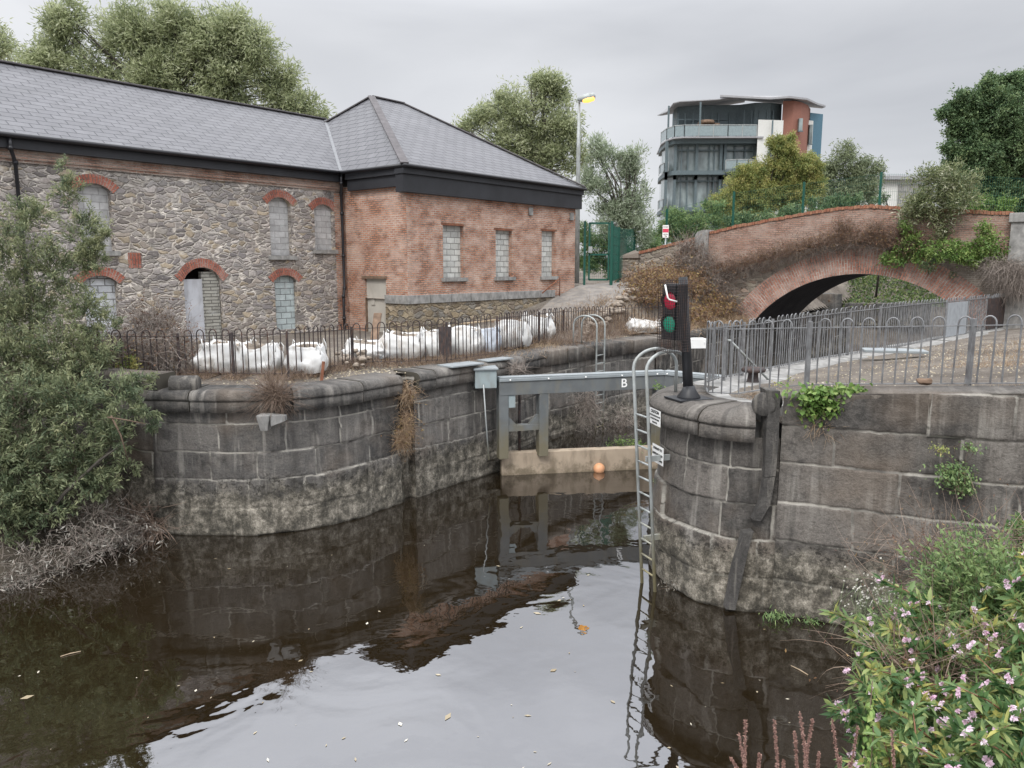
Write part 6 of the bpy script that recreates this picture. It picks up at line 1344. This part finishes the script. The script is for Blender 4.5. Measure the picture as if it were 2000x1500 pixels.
# ivy bank through the arch
c = D(1745, 575, 50); X, Y = np.meshgrid(np.linspace(-9, 12, 60), np.linspace(-3, 6, 30), indexing='ij'); Zb = np.where(Y < -2.9, -.4, 2.6+1.9*sstep(-3, 2.5, Y)+.25*fbm(X*.7+9, Y*.7, 3))
Vb = np.stack([X+c[0], Y+c[1], Zb], 2).reshape(-1, 3); tag(np_mesh('far_bank', Vb, grid_faces(60, 30), MT['dirt'], smooth=True), kind='structure')
i = rng.integers(0, len(Vb), 26000); P = Vb[i]+rng.normal(size=(26000, 3))*[.25, .25, .16]+[0, 0, .18]
tag(leaf_cloud('ivy_cover', P, dirs(26000, .9), .17, .11, MT['ivy_bank']), 'mass of green creeper covering the far canal bank under the arch', 'creeper', kind='stuff')

# ---------------------------------------------------------------- leaves with a real outline for everything close
def leaf6(name, P, Dr, L, W, mat, parent, tone, up=None):
    n = len(P); Dr = Dr/(np.linalg.norm(Dr, axis=1)[:, None]+1e-9); ref = rng.normal(size=(n, 3))*.55+[0, 0, 1]; sd_ = np.cross(Dr, ref); sd_ /= np.linalg.norm(sd_, axis=1)[:, None]+1e-9
    nr = np.cross(sd_, Dr); L = np.broadcast_to(L, n)[:, None]*rng.uniform(.6, 1.25, (n, 1)); W = np.broadcast_to(W, n)[:, None]*rng.uniform(.7, 1.2, (n, 1))
    cv = rng.uniform(.0, .3, (n, 1))*L
    def p(f, w_, d): return P+Dr*L*f+sd_*W*w_+nr*(abs(w_)*W*.35-cv*d)
    V = np.stack([P, p(.25, .42, .04), p(.6, .40, .3), P+Dr*L-nr*cv, p(.6, -.40, .3), p(.25, -.42, .04)], 1).reshape(-1, 3); k = np.arange(n)[:, None]*6
    Fq = np.concatenate([k+[0, 1, 2, 3], k+[0, 3, 4, 5]], 0)
    return np_mesh(name, V, Fq, mat, parent, attr=np.repeat(np.clip(tone, 0, 1), 6), smooth=False)
def close_bush(t, blobs, mat, dens, nl, leaf, up, grav, twr, spread=.55, tones=(.4, .22), outer=1.0):
    P, Q, L = shoots_from_blobs(blobs, dens, up); L = L*outer
    tw, pts = ribbons('twigs', P, Q, L, twr, MT['stem'], t, seg=6, curl=.4, grav=grav); n = len(P)
    f_ = (np.arange(nl)+rng.random((n, nl))*.8)/nl*5.999; k = f_.astype(int); f = (f_-k)[..., None]; i = np.arange(n)[:, None]
    pos = pts[i, k]*(1-f)+pts[i, k+1]*f; ax = pts[i, k+1]-pts[i, k]; ax /= np.linalg.norm(ax, axis=2)[..., None]
    d = ax*.75+rng.normal(size=ax.shape)*spread; pos = pos+rng.normal(size=ax.shape)*leaf[0]*.35
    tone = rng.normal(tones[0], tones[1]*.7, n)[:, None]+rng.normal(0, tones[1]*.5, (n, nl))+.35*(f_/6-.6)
    return leaf6('leaves', pos.reshape(-1, 3), d.reshape(-1, 3), leaf[0], leaf[1], MT[mat], t, tone.ravel())
def pb_(L, sy=.8): return [(*D(u, v, y), r/(F/y), r/(F/y)*sy, r/(F/y)) for u, v, y, r in L]
t = thing('willow_bush', (-8.9, 13.2, 1.0), 'tall leafy green willow bush on the left bank, reaching down over the dark wing wall', 'bush')
up_b = pb_([(130, 375, 15.6, 34), (60, 425, 15.5, 45), (165, 455, 15.4, 40), (20, 500, 15, 60), (110, 530, 15.2, 58), (60, 610, 15, 70), (160, 610, 15, 52), (10, 700, 14.6, 85), (110, 700, 14.6, 80), (175, 700, 14.6, 55), (118, 320, 15.6, 14), (-40, 600, 15, 80), (185, 520, 15.3, 28), (215, 640, 15, 24)])
lo_b = pb_([(50, 800, 13.6, 85), (150, 800, 13.5, 72), (235, 780, 13.4, 48), (285, 800, 13.3, 26), (150, 900, 13.2, 66), (225, 860, 13.2, 42), (50, 920, 13.0, 80), (90, 990, 12.8, 48), (190, 950, 13.1, 40), (10, 1000, 12.6, 70), (300, 840, 13.3, 16), (-30, 880, 13, 80), (270, 745, 13.8, 26), (250, 910, 13.3, 20)])
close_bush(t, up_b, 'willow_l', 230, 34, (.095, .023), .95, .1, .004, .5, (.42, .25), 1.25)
t2 = t
P, Q, L = shoots_from_blobs(lo_b, 10, .2)
t = thing('willow_bush', (-8.3, 12.6, 0.6), 'lower dark green willow branches overhanging the water at the left edge', 'bush')
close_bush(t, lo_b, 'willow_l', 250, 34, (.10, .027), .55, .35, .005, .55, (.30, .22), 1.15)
m_ = MB()
for u, v, y, u2, v2 in ((40, 1090, 12.6, 250, 860), (10, 1060, 12.8, -20, 700), (80, 1070, 13, 290, 800), (70, 1040, 13.2, 160, 760)):
    a, b_ = D(u, v, y), D(u2, v2, y+(1.8 if v2 < 650 else .5)); mid = (a+b_)/2+np.array([random.uniform(-.3, .3), 0, random.uniform(.0, .4)]); m_.tube([a, (a+mid)/2+[0, 0, .1], mid, (mid+b_)/2+[.05, 0, .1], b_], [.05, .04, .032, .024, .01], 7)
m_.build('stems', MT['bark'], t2)
m_ = MB(); m_.tube([D(217, 812, 12.9), D(236, 850, 12.8), D(250, 900, 12.9)], [.018, .014, .01], 6); m_.tube([D(210, 815, 12.9), D(245, 820, 12.8), D(285, 828, 12.9)], [.015, .012, .008], 6); m_.build('bare_branches', MT['stem'], t)
# sprig reaching over the blocked window
t = thing('willow_sprig', tuple(D(165, 520, 15.2)), 'single leafy sprig reaching across the blocked upper window', 'sprig')
close_bush(t, pb_([(185, 480, 15.2, 16), (205, 458, 15.2, 12), (165, 500, 15.2, 18)]), 'willow_l', 1500, 22, (.08, .02), .8, 0, .004, .5, (.6, .2))
# dead grey stems and leaves at the water
twigs('dead_reeds', [Lb(60, 1100, 12.3, (.8, .35, .3)), Lb(160, 1060, 12.8, (.6, .35, .35)), Lb(240, 1040, 13.6, (.5, .25, .35)), Lb(20, 1140, 11.9, (.5, .3, .15)), Lb(190, 1000, 13.3, (.3, .3, .2), .5)], 900, .45, .006, 'twig_grey',
      'grey dead stems and withered leaves trailing into the water below the willow', leafmat='dry_leaf', leafn=3600, leaf=(.10, .022), up=.2, grav=.9)
twigs('dead_reeds', [Lb(245, 1010, 14.0, (.55, .15, .25)), Lb(290, 1030, 14.0, (.3, .12, .15))], 420, .75, .009, 'twig_red', 'brown upright dead stems against the dark wall foot at the left', up=-.6, grav=.6, curl=.5)
twigs('dead_weeds', [Lb(270, 700, 16.2, (.9, .4, .25)), Lb(330, 690, 16.9, (.7, .3, .3)), Lb(200, 690, 15.8, (.6, .3, .3)), Lb(300, 640, 17, (.5, .3, .3), .6)], 1900, .75, .007, 'twig_grey', 'tall tangled dead weeds behind the left end of the dark railing', up=1.2, leafmat='bramble', leafn=2500, leaf=(.06, .025))
wplant('weed_tuft', [(250, 715, 26), (215, 722, 20)], 15.6, 'yellow_green', 'yellow green ragwort clump on the wall beside the willow', 'plant', 300, 22, (.08, .03), .8)
# clumps on the left wall
twigs('dead_shrub', [Lb(540, 775, 14.3, (.22, .16, .10)), Lb(530, 770, 14.35, (.15, .15, .1))], 700, .62, .006, 'twig_red', 'dead reddish weed tuft springing from the left wall coping above the hopper', 'weed', up=.25, curl=.6, grav=.5, kind=None, seg=6)
twigs('dead_shrub', [Lb(795, 770, 16.3, (.12, .1, .25)), Lb(795, 830, 16.2, (.10, .1, .30)), Lb(785, 860, 16.1, (.12, .1, .12))], 800, .36, .005, 'straw', 'straw coloured dead plant growing in the slot of the left lock wall', 'weed', up=0, grav=.8, kind=None, leafmat='bramble_y', leafn=500, leaf=(.06, .02))
twigs('dead_shrub', [Lb(1010, 722, 18.9, (.2, .1, .1))], 120, .5, .005, 'twig_grey', 'small grey dead weed on the coping above the gate beam', 'weed', up=.5, kind=None)
twigs('chamber_weeds', [Lb(1150, 800, 21.8, (.35, .15, .6)), Lb(1215, 830, 22.6, (.4, .15, .5)), Lb(1175, 860, 22, (.5, .15, .2))], 1100, .5, .006, 'twig_grey', 'dead weeds hanging on the dark chamber wall behind the gate', up=-.1, grav=.9, leafmat='dry_leaf', leafn=1500, leaf=(.07, .02))
wplant('water_weed', [(1190, 873, 10), (1215, 870, 12), (1240, 868, 12), (1255, 885, 10)], 20.2, 'bright_green', 'bright green weed growing over the board at the gate foot', 'plant', 700, 18, (.10, .02), .2, .9)
wplant('wall_fern', [(1292, 758, 10), (1285, 790, 8)], 14.8, 'bright_green', 'small yellow green plant on the lock side of the pier behind the ladder', 'plant', 700, 18, (.06, .02), .4)
wplant('wall_fern', [(1275, 940, 8), (1278, 1010, 10), (1272, 880, 8)], 12.6, 'olive', 'olive brown weeds between the tall ladder and the pier', 'plant', 900, 18, (.06, .016), .2, .9)
# straw and weeds under the railing
def strip(name, pts, n, L, r, mat, label, wdt=.3, up=1.2, curl=.6, grav=.4, off=0):
    s, P = resample(pts, .1); i = rng.integers(0, len(P), n); dens = fbm(s[i]*.8, s[i]*0+3.3, 3); i = i[dens > -.25]; n = len(i); nn, _ = normals(P)
    q = P[i, :3]+np.column_stack([nn[i]*(rng.normal(size=n)*wdt+off)[:, None], np.zeros(n)]); q[:, 2] = ground_h(q[:, 0], q[:, 1])
    q[:, 2] = np.maximum(q[:, 2], 2.84); o, _ = ribbons(name, q, dirs(n, up, .7), rng.uniform(.4, 1.3, n)*L, r, MT[mat], None, 4, curl, grav, 3); return tag(o, label, 'grass', kind='stuff')
strip('dry_grass', fl4[2:8], 7500, .17, .0035, 'straw', 'dry straw and dead grass along the foot of the left railing', .30, off=.35)
strip('dry_grass', fl4[2:8], 2600, .30, .005, 'twig_red', 'reddish dead weed stems rising through the left railing', .20)
strip('dry_grass', fl4[7:], 9000, .22, .005, 'straw', 'pale dead grass on the quay edge before the bramble bank', .6, off=.6)
strip('dry_grass', fl4[8:], 2600, .5, .006, 'twig_red', 'brown dead stems crowding the far left railing', .5, off=-.4)
q = [(*G(u, v, 2.9)[:2], 2.9) for u, v in ((690, 700), (560, 710), (450, 715))]; 
s_ = [(p[0]+.35, p[1]+.15, 3.1) for p in fr4[5:]]
def gravel(name, xy, n, wd, r, label):
    s, P = resample(xy, .1); i = rng.integers(0, len(P), n); q = P[i, :2]+rng.normal(size=(n, 2))*wd; k = ~inside(q[:, 0], q[:, 1], water_poly); q = q[k]; n = len(q)
    c = np.column_stack([q, ground_h(q[:, 0], q[:, 1])+.004]); rr = r*rng.uniform(.4, 1.6, (n, 1)); a_ = rng.random(n)*6.28
    ex = np.column_stack([np.cos(a_), np.sin(a_), np.zeros(n)]); ey = np.column_stack([-np.sin(a_), np.cos(a_), np.zeros(n)]); up = np.array([0, 0, .6])
    V = np.stack([c+ex*rr, c+ey*rr*.7, c-ex*rr, c-ey*rr*.7, c+up*rr+ex*rr*.3, c+up*rr-ex*rr*.25], 1).reshape(-1, 3); b_ = np.arange(n)[:, None]*6
    Fq = np.concatenate([b_+q_ for q_ in ([0, 1, 4], [1, 2, 5], [2, 3, 5], [3, 0, 4], [1, 5, 4], [3, 4, 5])], 0)
    return tag(np_mesh(name, V, Fq, MT['fleck'], attr=np.repeat(rng.random(n)*.7, 6)), label, 'gravel', kind='stuff')
gravel('loose_gravel', [(6, 12.6), (9, 15), (14, 20)], 1500, [2.0, 1.3], .018, 'loose pale gravel and chips scattered over the dirt at the right')
gravel('loose_gravel', [(-5.5, 15.6), (-2.5, 18), (1.0, 23), (4, 26.5)], 2200, [.5, .5], .022, 'loose stone chips scattered along the left quay edge')
strip('dry_grass', [(*p[:3],) for p in fr4[4:]], 1800, .07, .0028, 'straw', 'short dry grass under the right hand railing', .12, off=-.1)
X = G(1950, 665, 3.6); strip('dry_grass', [(9, 13, 3), (12, 15.5, 3), (16, 20, 3)], 7000, .12, .004, 'straw', 'patch of dry trampled grass on the gravel at the right', 1.1)
wplant('weed_tuft', [(1520, 748, 6), (1540, 745, 7)], 11.9, 'yellow_green', 'small yellow green weeds at the foot of the right railing by the bollard', 'plant', 900, 16, (.05, .02), .6)
# ivy and cushions on the right wall
def ivy(L, y, mat, label, n, leaf, name='ivy_clump'):
    P = np.concatenate([D(u, v, y)+rng.normal(size=(int(n*w_), 3))*np.array([ru/(F/y), .07, rv/(F/y)]) for u, v, ru, rv, w_ in L]); c = P.mean(0); t = thing(name, (c[0], c[1], P[:, 2].min()), label, 'ivy')
    d = rng.normal(size=P.shape)*.6+[-.1, -.7, -.5]; leaf6('leaves', P, d, leaf[0], leaf[1], MT[mat], t, rng.normal(.45, .25, len(P)))
    i = rng.integers(0, len(P), len(P)//12); ribbons('stems', P[i], dirs(len(i), -.6), .25, .004, MT['stem'], t, 4, .8, .6); return t
ivy([(1610, 768, 34, 8, 1), (1600, 795, 20, 14, .8), (1630, 790, 18, 10, .5), (1665, 762, 16, 4, .3)], 10.75, 'bright_green', 'glossy green ivy spilling over the right hand wall below the railing', 420, (.085, .07))
twigs('ivy_roots', [Lb(1605, 835, 10.75, (.15, .03, .12))], 130, .28, .004, 'straw', 'dry stems hanging below the ivy on the right hand wall', 'stems', up=-.6, kind=None)
ivy([(1862, 925, 18, 13, 1), (1880, 950, 12, 9, .5)], 9.85, 'mid_green', 'rounded green cushion plant on the right hand wall between two block courses', 500, (.045, .035), 'wall_plant')
ivy([(1838, 875, 9, 4, 1)], 9.9, 'yellow_green', 'small yellowish weed in a wall joint, left of a pair', 90, (.04, .02), 'wall_plant')
ivy([(1895, 873, 7, 4, 1)], 9.7, 'mid_green', 'small green weed in a wall joint, right of a pair', 90, (.04, .025), 'wall_plant')
ivy([(1586, 1208, 12, 3, 1), (1520, 1200, 14, 3, .8)], 10.6, 'mid_green', 'green weeds at the water line of the right hand wall', 120, (.09, .02), 'water_weed')
ivy([(1310, 1140, 10, 4, 1)], 11.4, 'dry_leaf', 'pale dead weed at the water line of the round pier', 60, (.08, .015), 'water_weed')

# ---------------------------------------------------------------- right foreground
def bank_z(x, y):
    d = dist_line(np.array([x]), np.array([y]), BRn)[0]; bx_ = np.interp(y, [p[1] for p in BRn][::-1], [p[0] for p in BRn][::-1]); return float(np.clip(d*(1 if x > bx_ else -1)*.75, -.3, 3.2))
tops_b = [(1990, 1010, 6.6), (1950, 1065, 6.4), (1900, 1085, 6.2), (1860, 1125, 6.0), (1790, 1178, 5.6), (1745, 1205, 5.6), (1695, 1215, 5.7), (1692, 1290, 4.8), (1715, 1405, 3.9), (1700, 1350, 4.3), (1815, 1175, 5.2), (1900, 1195, 4.9), (1975, 1130, 5.2), (1722, 1275, 4.7), (1775, 1262, 4.6), (1800, 1255, 4.7), (1860, 1255, 4.5), (1930, 1250, 4.4),
          (1990, 1230, 4.3), (1745, 1335, 4.2), (1770, 1335, 4.2), (1840, 1340, 4.1), (1905, 1340, 4.0), (1975, 1330, 3.9), (1750, 1410, 3.8), (1825, 1420, 3.7), (1890, 1410, 3.6), (1955, 1420, 3.5), (1860, 1480, 3.4), (1935, 1490, 3.3), (1995, 1470, 3.25), (1990, 1400, 3.5), (2010, 1180, 4.6), (1925, 1150, 5.6), (1790, 1470, 3.5), (1765, 1235, 5.0), (2005, 1080, 5.6)]
for i, (u, v, y) in enumerate(tops_b):
    top = D(u, v, y); lean = np.array([random.uniform(.1, .45), random.uniform(-.2, .2), 0]); rx, ry = top[0]+lean[0], top[1]+lean[1]
    root = np.array([rx, ry, bank_z(rx, ry)-.05]); t = thing('balsam_plant', tuple(root), 'pink flowered balsam plant with pointed green leaves on the right foreground bank', 'plant', 'balsam plants massed on the right bank')
    mid = root*.45+top*.55+np.array([.12, 0, .15]); S = [root, root*.7+mid*.3+[.05, 0, .1], mid, mid*.4+top*.6+[0, 0, .03], top]
    m_ = MB(); m_.tube(S, [.012, .011, .009, .006, .003], 6); nb = 9; ends = [(mid*.4+top*.6, top, 1)]
    for k in range(nb):
        f = random.uniform(0, 1); a = mid*(1-f)+top*f; d = np.array([random.gauss(0, 1), random.gauss(0, .8), random.uniform(.1, .8)]); d /= np.linalg.norm(d); L = random.uniform(.16, .36); e = a+d*L; m_.tube([a, (a+e)/2+[0, 0, .02], e], [.005, .004, .002], 4); ends.append((a, e, .8))
    m_.build('stem', m_stem := MT.setdefault('bstem', plain('red_green_stem', (0.20, 0.10, 0.06), .6, var=.4, sc=9)), t)
    P, Dd, Tn = [], [], []
    yel = random.random() < .28 or (u > 1880 and v < 1300 and random.random() < .5)
    for a, e, wgt in ends:
        n = int(44*wgt)+10
        for _ in range(n): f = random.random(); P.append(a*(1-f)+e*f); dd = (e-a)/np.linalg.norm(e-a)*.5+np.random.default_rng(len(P)*7+i).normal(size=3)*.65+[0, 0, .05]; Dd.append(dd); Tn.append((.62 if yel else .36)+random.gauss(0, .27))
    for _ in range(90): f = random.random(); P.append(S[1]*(1-f)+mid*f); Dd.append(np.random.default_rng(_+i*99).normal(size=3)+[0, 0, -.1]); Tn.append(random.gauss(.25, .2))
    leaf6('leaves', np.array(P), np.array(Dd), .105 if y > 4.4 else .090, .033 if y > 4.4 else .030, MT['balsam'], t, np.array(Tn))
    FP, FD, FT = [], [], []
    for a, e, wgt in random.sample(ends, 8)+[ends[0]]:
        tc_ = random.random()
        for _ in range(random.choice((1, 2, 3))):
            c = e+np.random.default_rng(int(e[0]*1e5) % 99991+_).normal(size=3)*.022+[0, -.01, .015]
            for k in range(6): a_ = 2*math.pi*k/6+tc_; FP.append(c); FD.append([math.cos(a_), -.45, math.sin(a_)]); FT.append(tc_*.9+random.gauss(0, .08))
    leaf6('flowers', np.array(FP), np.array(FD), .024, .021, MT['petal'], t, np.array(FT))
twigs('dead_stems', [Lb(1800, 1110, 6.6, (.5, .3, .25)), Lb(1850, 1090, 6.8, (.4, .3, .25)), Lb(1960, 1090, 6.2, (.5, .3, .3)), Lb(1780, 1330, 4.5, (.25, .2, .2)), Lb(1870, 1330, 4.5, (.4, .2, .3))], 900, .5, .0035, 'twig_red', 'thin reddish dead willowherb stems above the balsam at the right', up=.8, curl=.8, leafmat='bramble', leafn=900, leaf=(.03, .01))
P = D(1712, 1165, 6.6)+rng.normal(size=(150, 3))*[.13, .08, .10]; t = thing('daisy_clump', tuple(P.mean(0)-[0, 0, .3]), 'clump of tiny white daisies in front of the wall foot', 'flowers')
FP = np.repeat(P, 5, 0); FD = np.tile([[math.cos(a_), -.3, math.sin(a_)] for a_ in np.arange(5)*1.2566], (150, 1)); leafm('daisy', [(.7, .68, .6), (.8, .78, .72)]); leaf6('flowers', FP, FD, .013, .010, MT['daisy'], t, np.full(len(FP), .5))
ribbons('stems', P-[0, 0, .02], dirs(150, -1.2, .5), .4, .0025, MT['olive'], t, 4, .4, .2)
foliage('undergrowth', [(*D(u, v, y), r/(F/y)) for u, v, y, r in ((1950, 1200, 5.8, 150), (1850, 1330, 5.2, 110), (1930, 1430, 4.4, 120), (1770, 1260, 5.9, 70), (1990, 1330, 4.8, 120))], MT['mid_green'], None, 1300, 26, (.06, .018), .5, .2, .003, MT['stem'])
for o in list(COL.objects):
    if o.name.startswith('undergrowth'): tag(o, 'fine green and brown undergrowth filling the right foreground bank' if 'twigs' not in o.name else 'thin stems of the undergrowth on the right foreground bank', 'undergrowth', kind='stuff')
# hanging bindweed and dead loosestrife spikes
t = thing('bindweed_vine', tuple(D(1705, 1330, 3.9)), 'thin vine with small light green leaves hanging at the lower right', 'vine')
cl = [D(1704, 1330, 3.8), D(1700, 1380, 3.7), D(1706, 1430, 3.6), D(1700, 1500, 3.5), D(1702, 1560, 3.45)]; m_ = MB(); m_.tube(cl, .003, 5); m_.build('stem', MT['stem'], t)
fq = rng.random(150)**.6*3.99; k = fq.astype(int); cl_ = np.array(cl); P = cl_[k]*(1-(fq-k)[:, None])+cl_[k+1]*(fq-k)[:, None]+rng.normal(size=(150, 3))*.012*(.4+fq[:, None]*.5); leaf6('leaves', P, rng.normal(size=(150, 3))*.6+[0, -.4, -.7], .042, .026, MT['bright_green'], t, rng.normal(.6, .2, 150))
for i, (u, v, h) in enumerate([(1456, 1406, 130), (1443, 1434, 110), (1512, 1406, 120), (1562, 1393, 140), (1587, 1406, 90), (1625, 1406, 130), (1552, 1430, 90), (1572, 1450, 80), (1675, 1421, 120), (1742, 1426, 110), (1484, 1473, 60), (1428, 1482, 60), (1530, 1485, 50), (1642, 1480, 60), (1600, 1470, 70), (1660, 1490, 50)]):
    y = 3.15+.35*((i*37) % 10)/10; a = D(u, v, y); b_ = D(u+(1560-u)*.10+random.uniform(-12, 12)+(14 if i % 2 else -4), v+h, y); rt = b_+(b_-a)*.0; rt[2] = bank_z(rt[0], rt[1])
    t = thing('loosestrife_spike', tuple(rt), 'dead reddish brown loosestrife spike at the bottom edge', 'plant', 'dead loosestrife spikes along the bottom edge')
    m_ = MB(); m_.tube([rt-[0, 0, .1], b_*.5+rt*.5, b_, a], [.005, .004, .0035, .0015], 5); m_.build('stem', MT['spike'], t)
    n = 420; f = rng.random(n); P = a+(b_-a)*f[:, None]; d = rng.normal(size=(n, 3)); d[:, 2] += .5; leaf6('seed_heads', P+d*.001, d, .010, .006, MT['spike'], t, rng.random(n))
# flecks and leaves afloat
n = 75; u = rng.uniform(0, 1650, n); v = rng.uniform(1060, 1500, n); P = np.array([G(a, b_, .006) for a, b_ in zip(u, v)]); keep = ~((P[:, 0] > 2.2) & (P[:, 1] > 10.5)) & (P[:, 0] > -8) ; P = P[keep]; n = len(P)
th_ = rng.random(n)*6.28; d = np.column_stack([np.cos(th_), np.sin(th_), np.zeros(n)]); s2 = np.column_stack([-np.sin(th_), np.cos(th_), np.zeros(n)]); L = rng.uniform(.010, .045, (n, 1))*(1+1.2*(rng.random((n, 1)) > .9)); W = L*rng.uniform(.25, .6, (n, 1))
V = np.stack([P-d*L, P+s2*W, P+d*L, P-s2*W], 1).reshape(-1, 3); tag(np_mesh('floating_leaves', V, np.arange(4*n).reshape(-1, 4), MT['fleck'], attr=np.repeat(rng.random(n), 4)), 'small pale leaves and flecks scattered on the still water', 'leaves', kind='stuff')
for (u1, v1, u2, v2, lab) in ((118, 1282, 158, 1272, 'thin pale stick afloat at the left of the dark water'), (1545, 1300, 1578, 1318, 'thin stick afloat near the right hand wall')): 
    m_ = MB(); m_.tube([G(u1, v1, .01), G((u1+u2)/2, (v1+v2)/2-1, .012), G(u2, v2, .01)], .007, 5); tag(m_.build('floating_stick', MT['wood_l']), lab, 'stick')
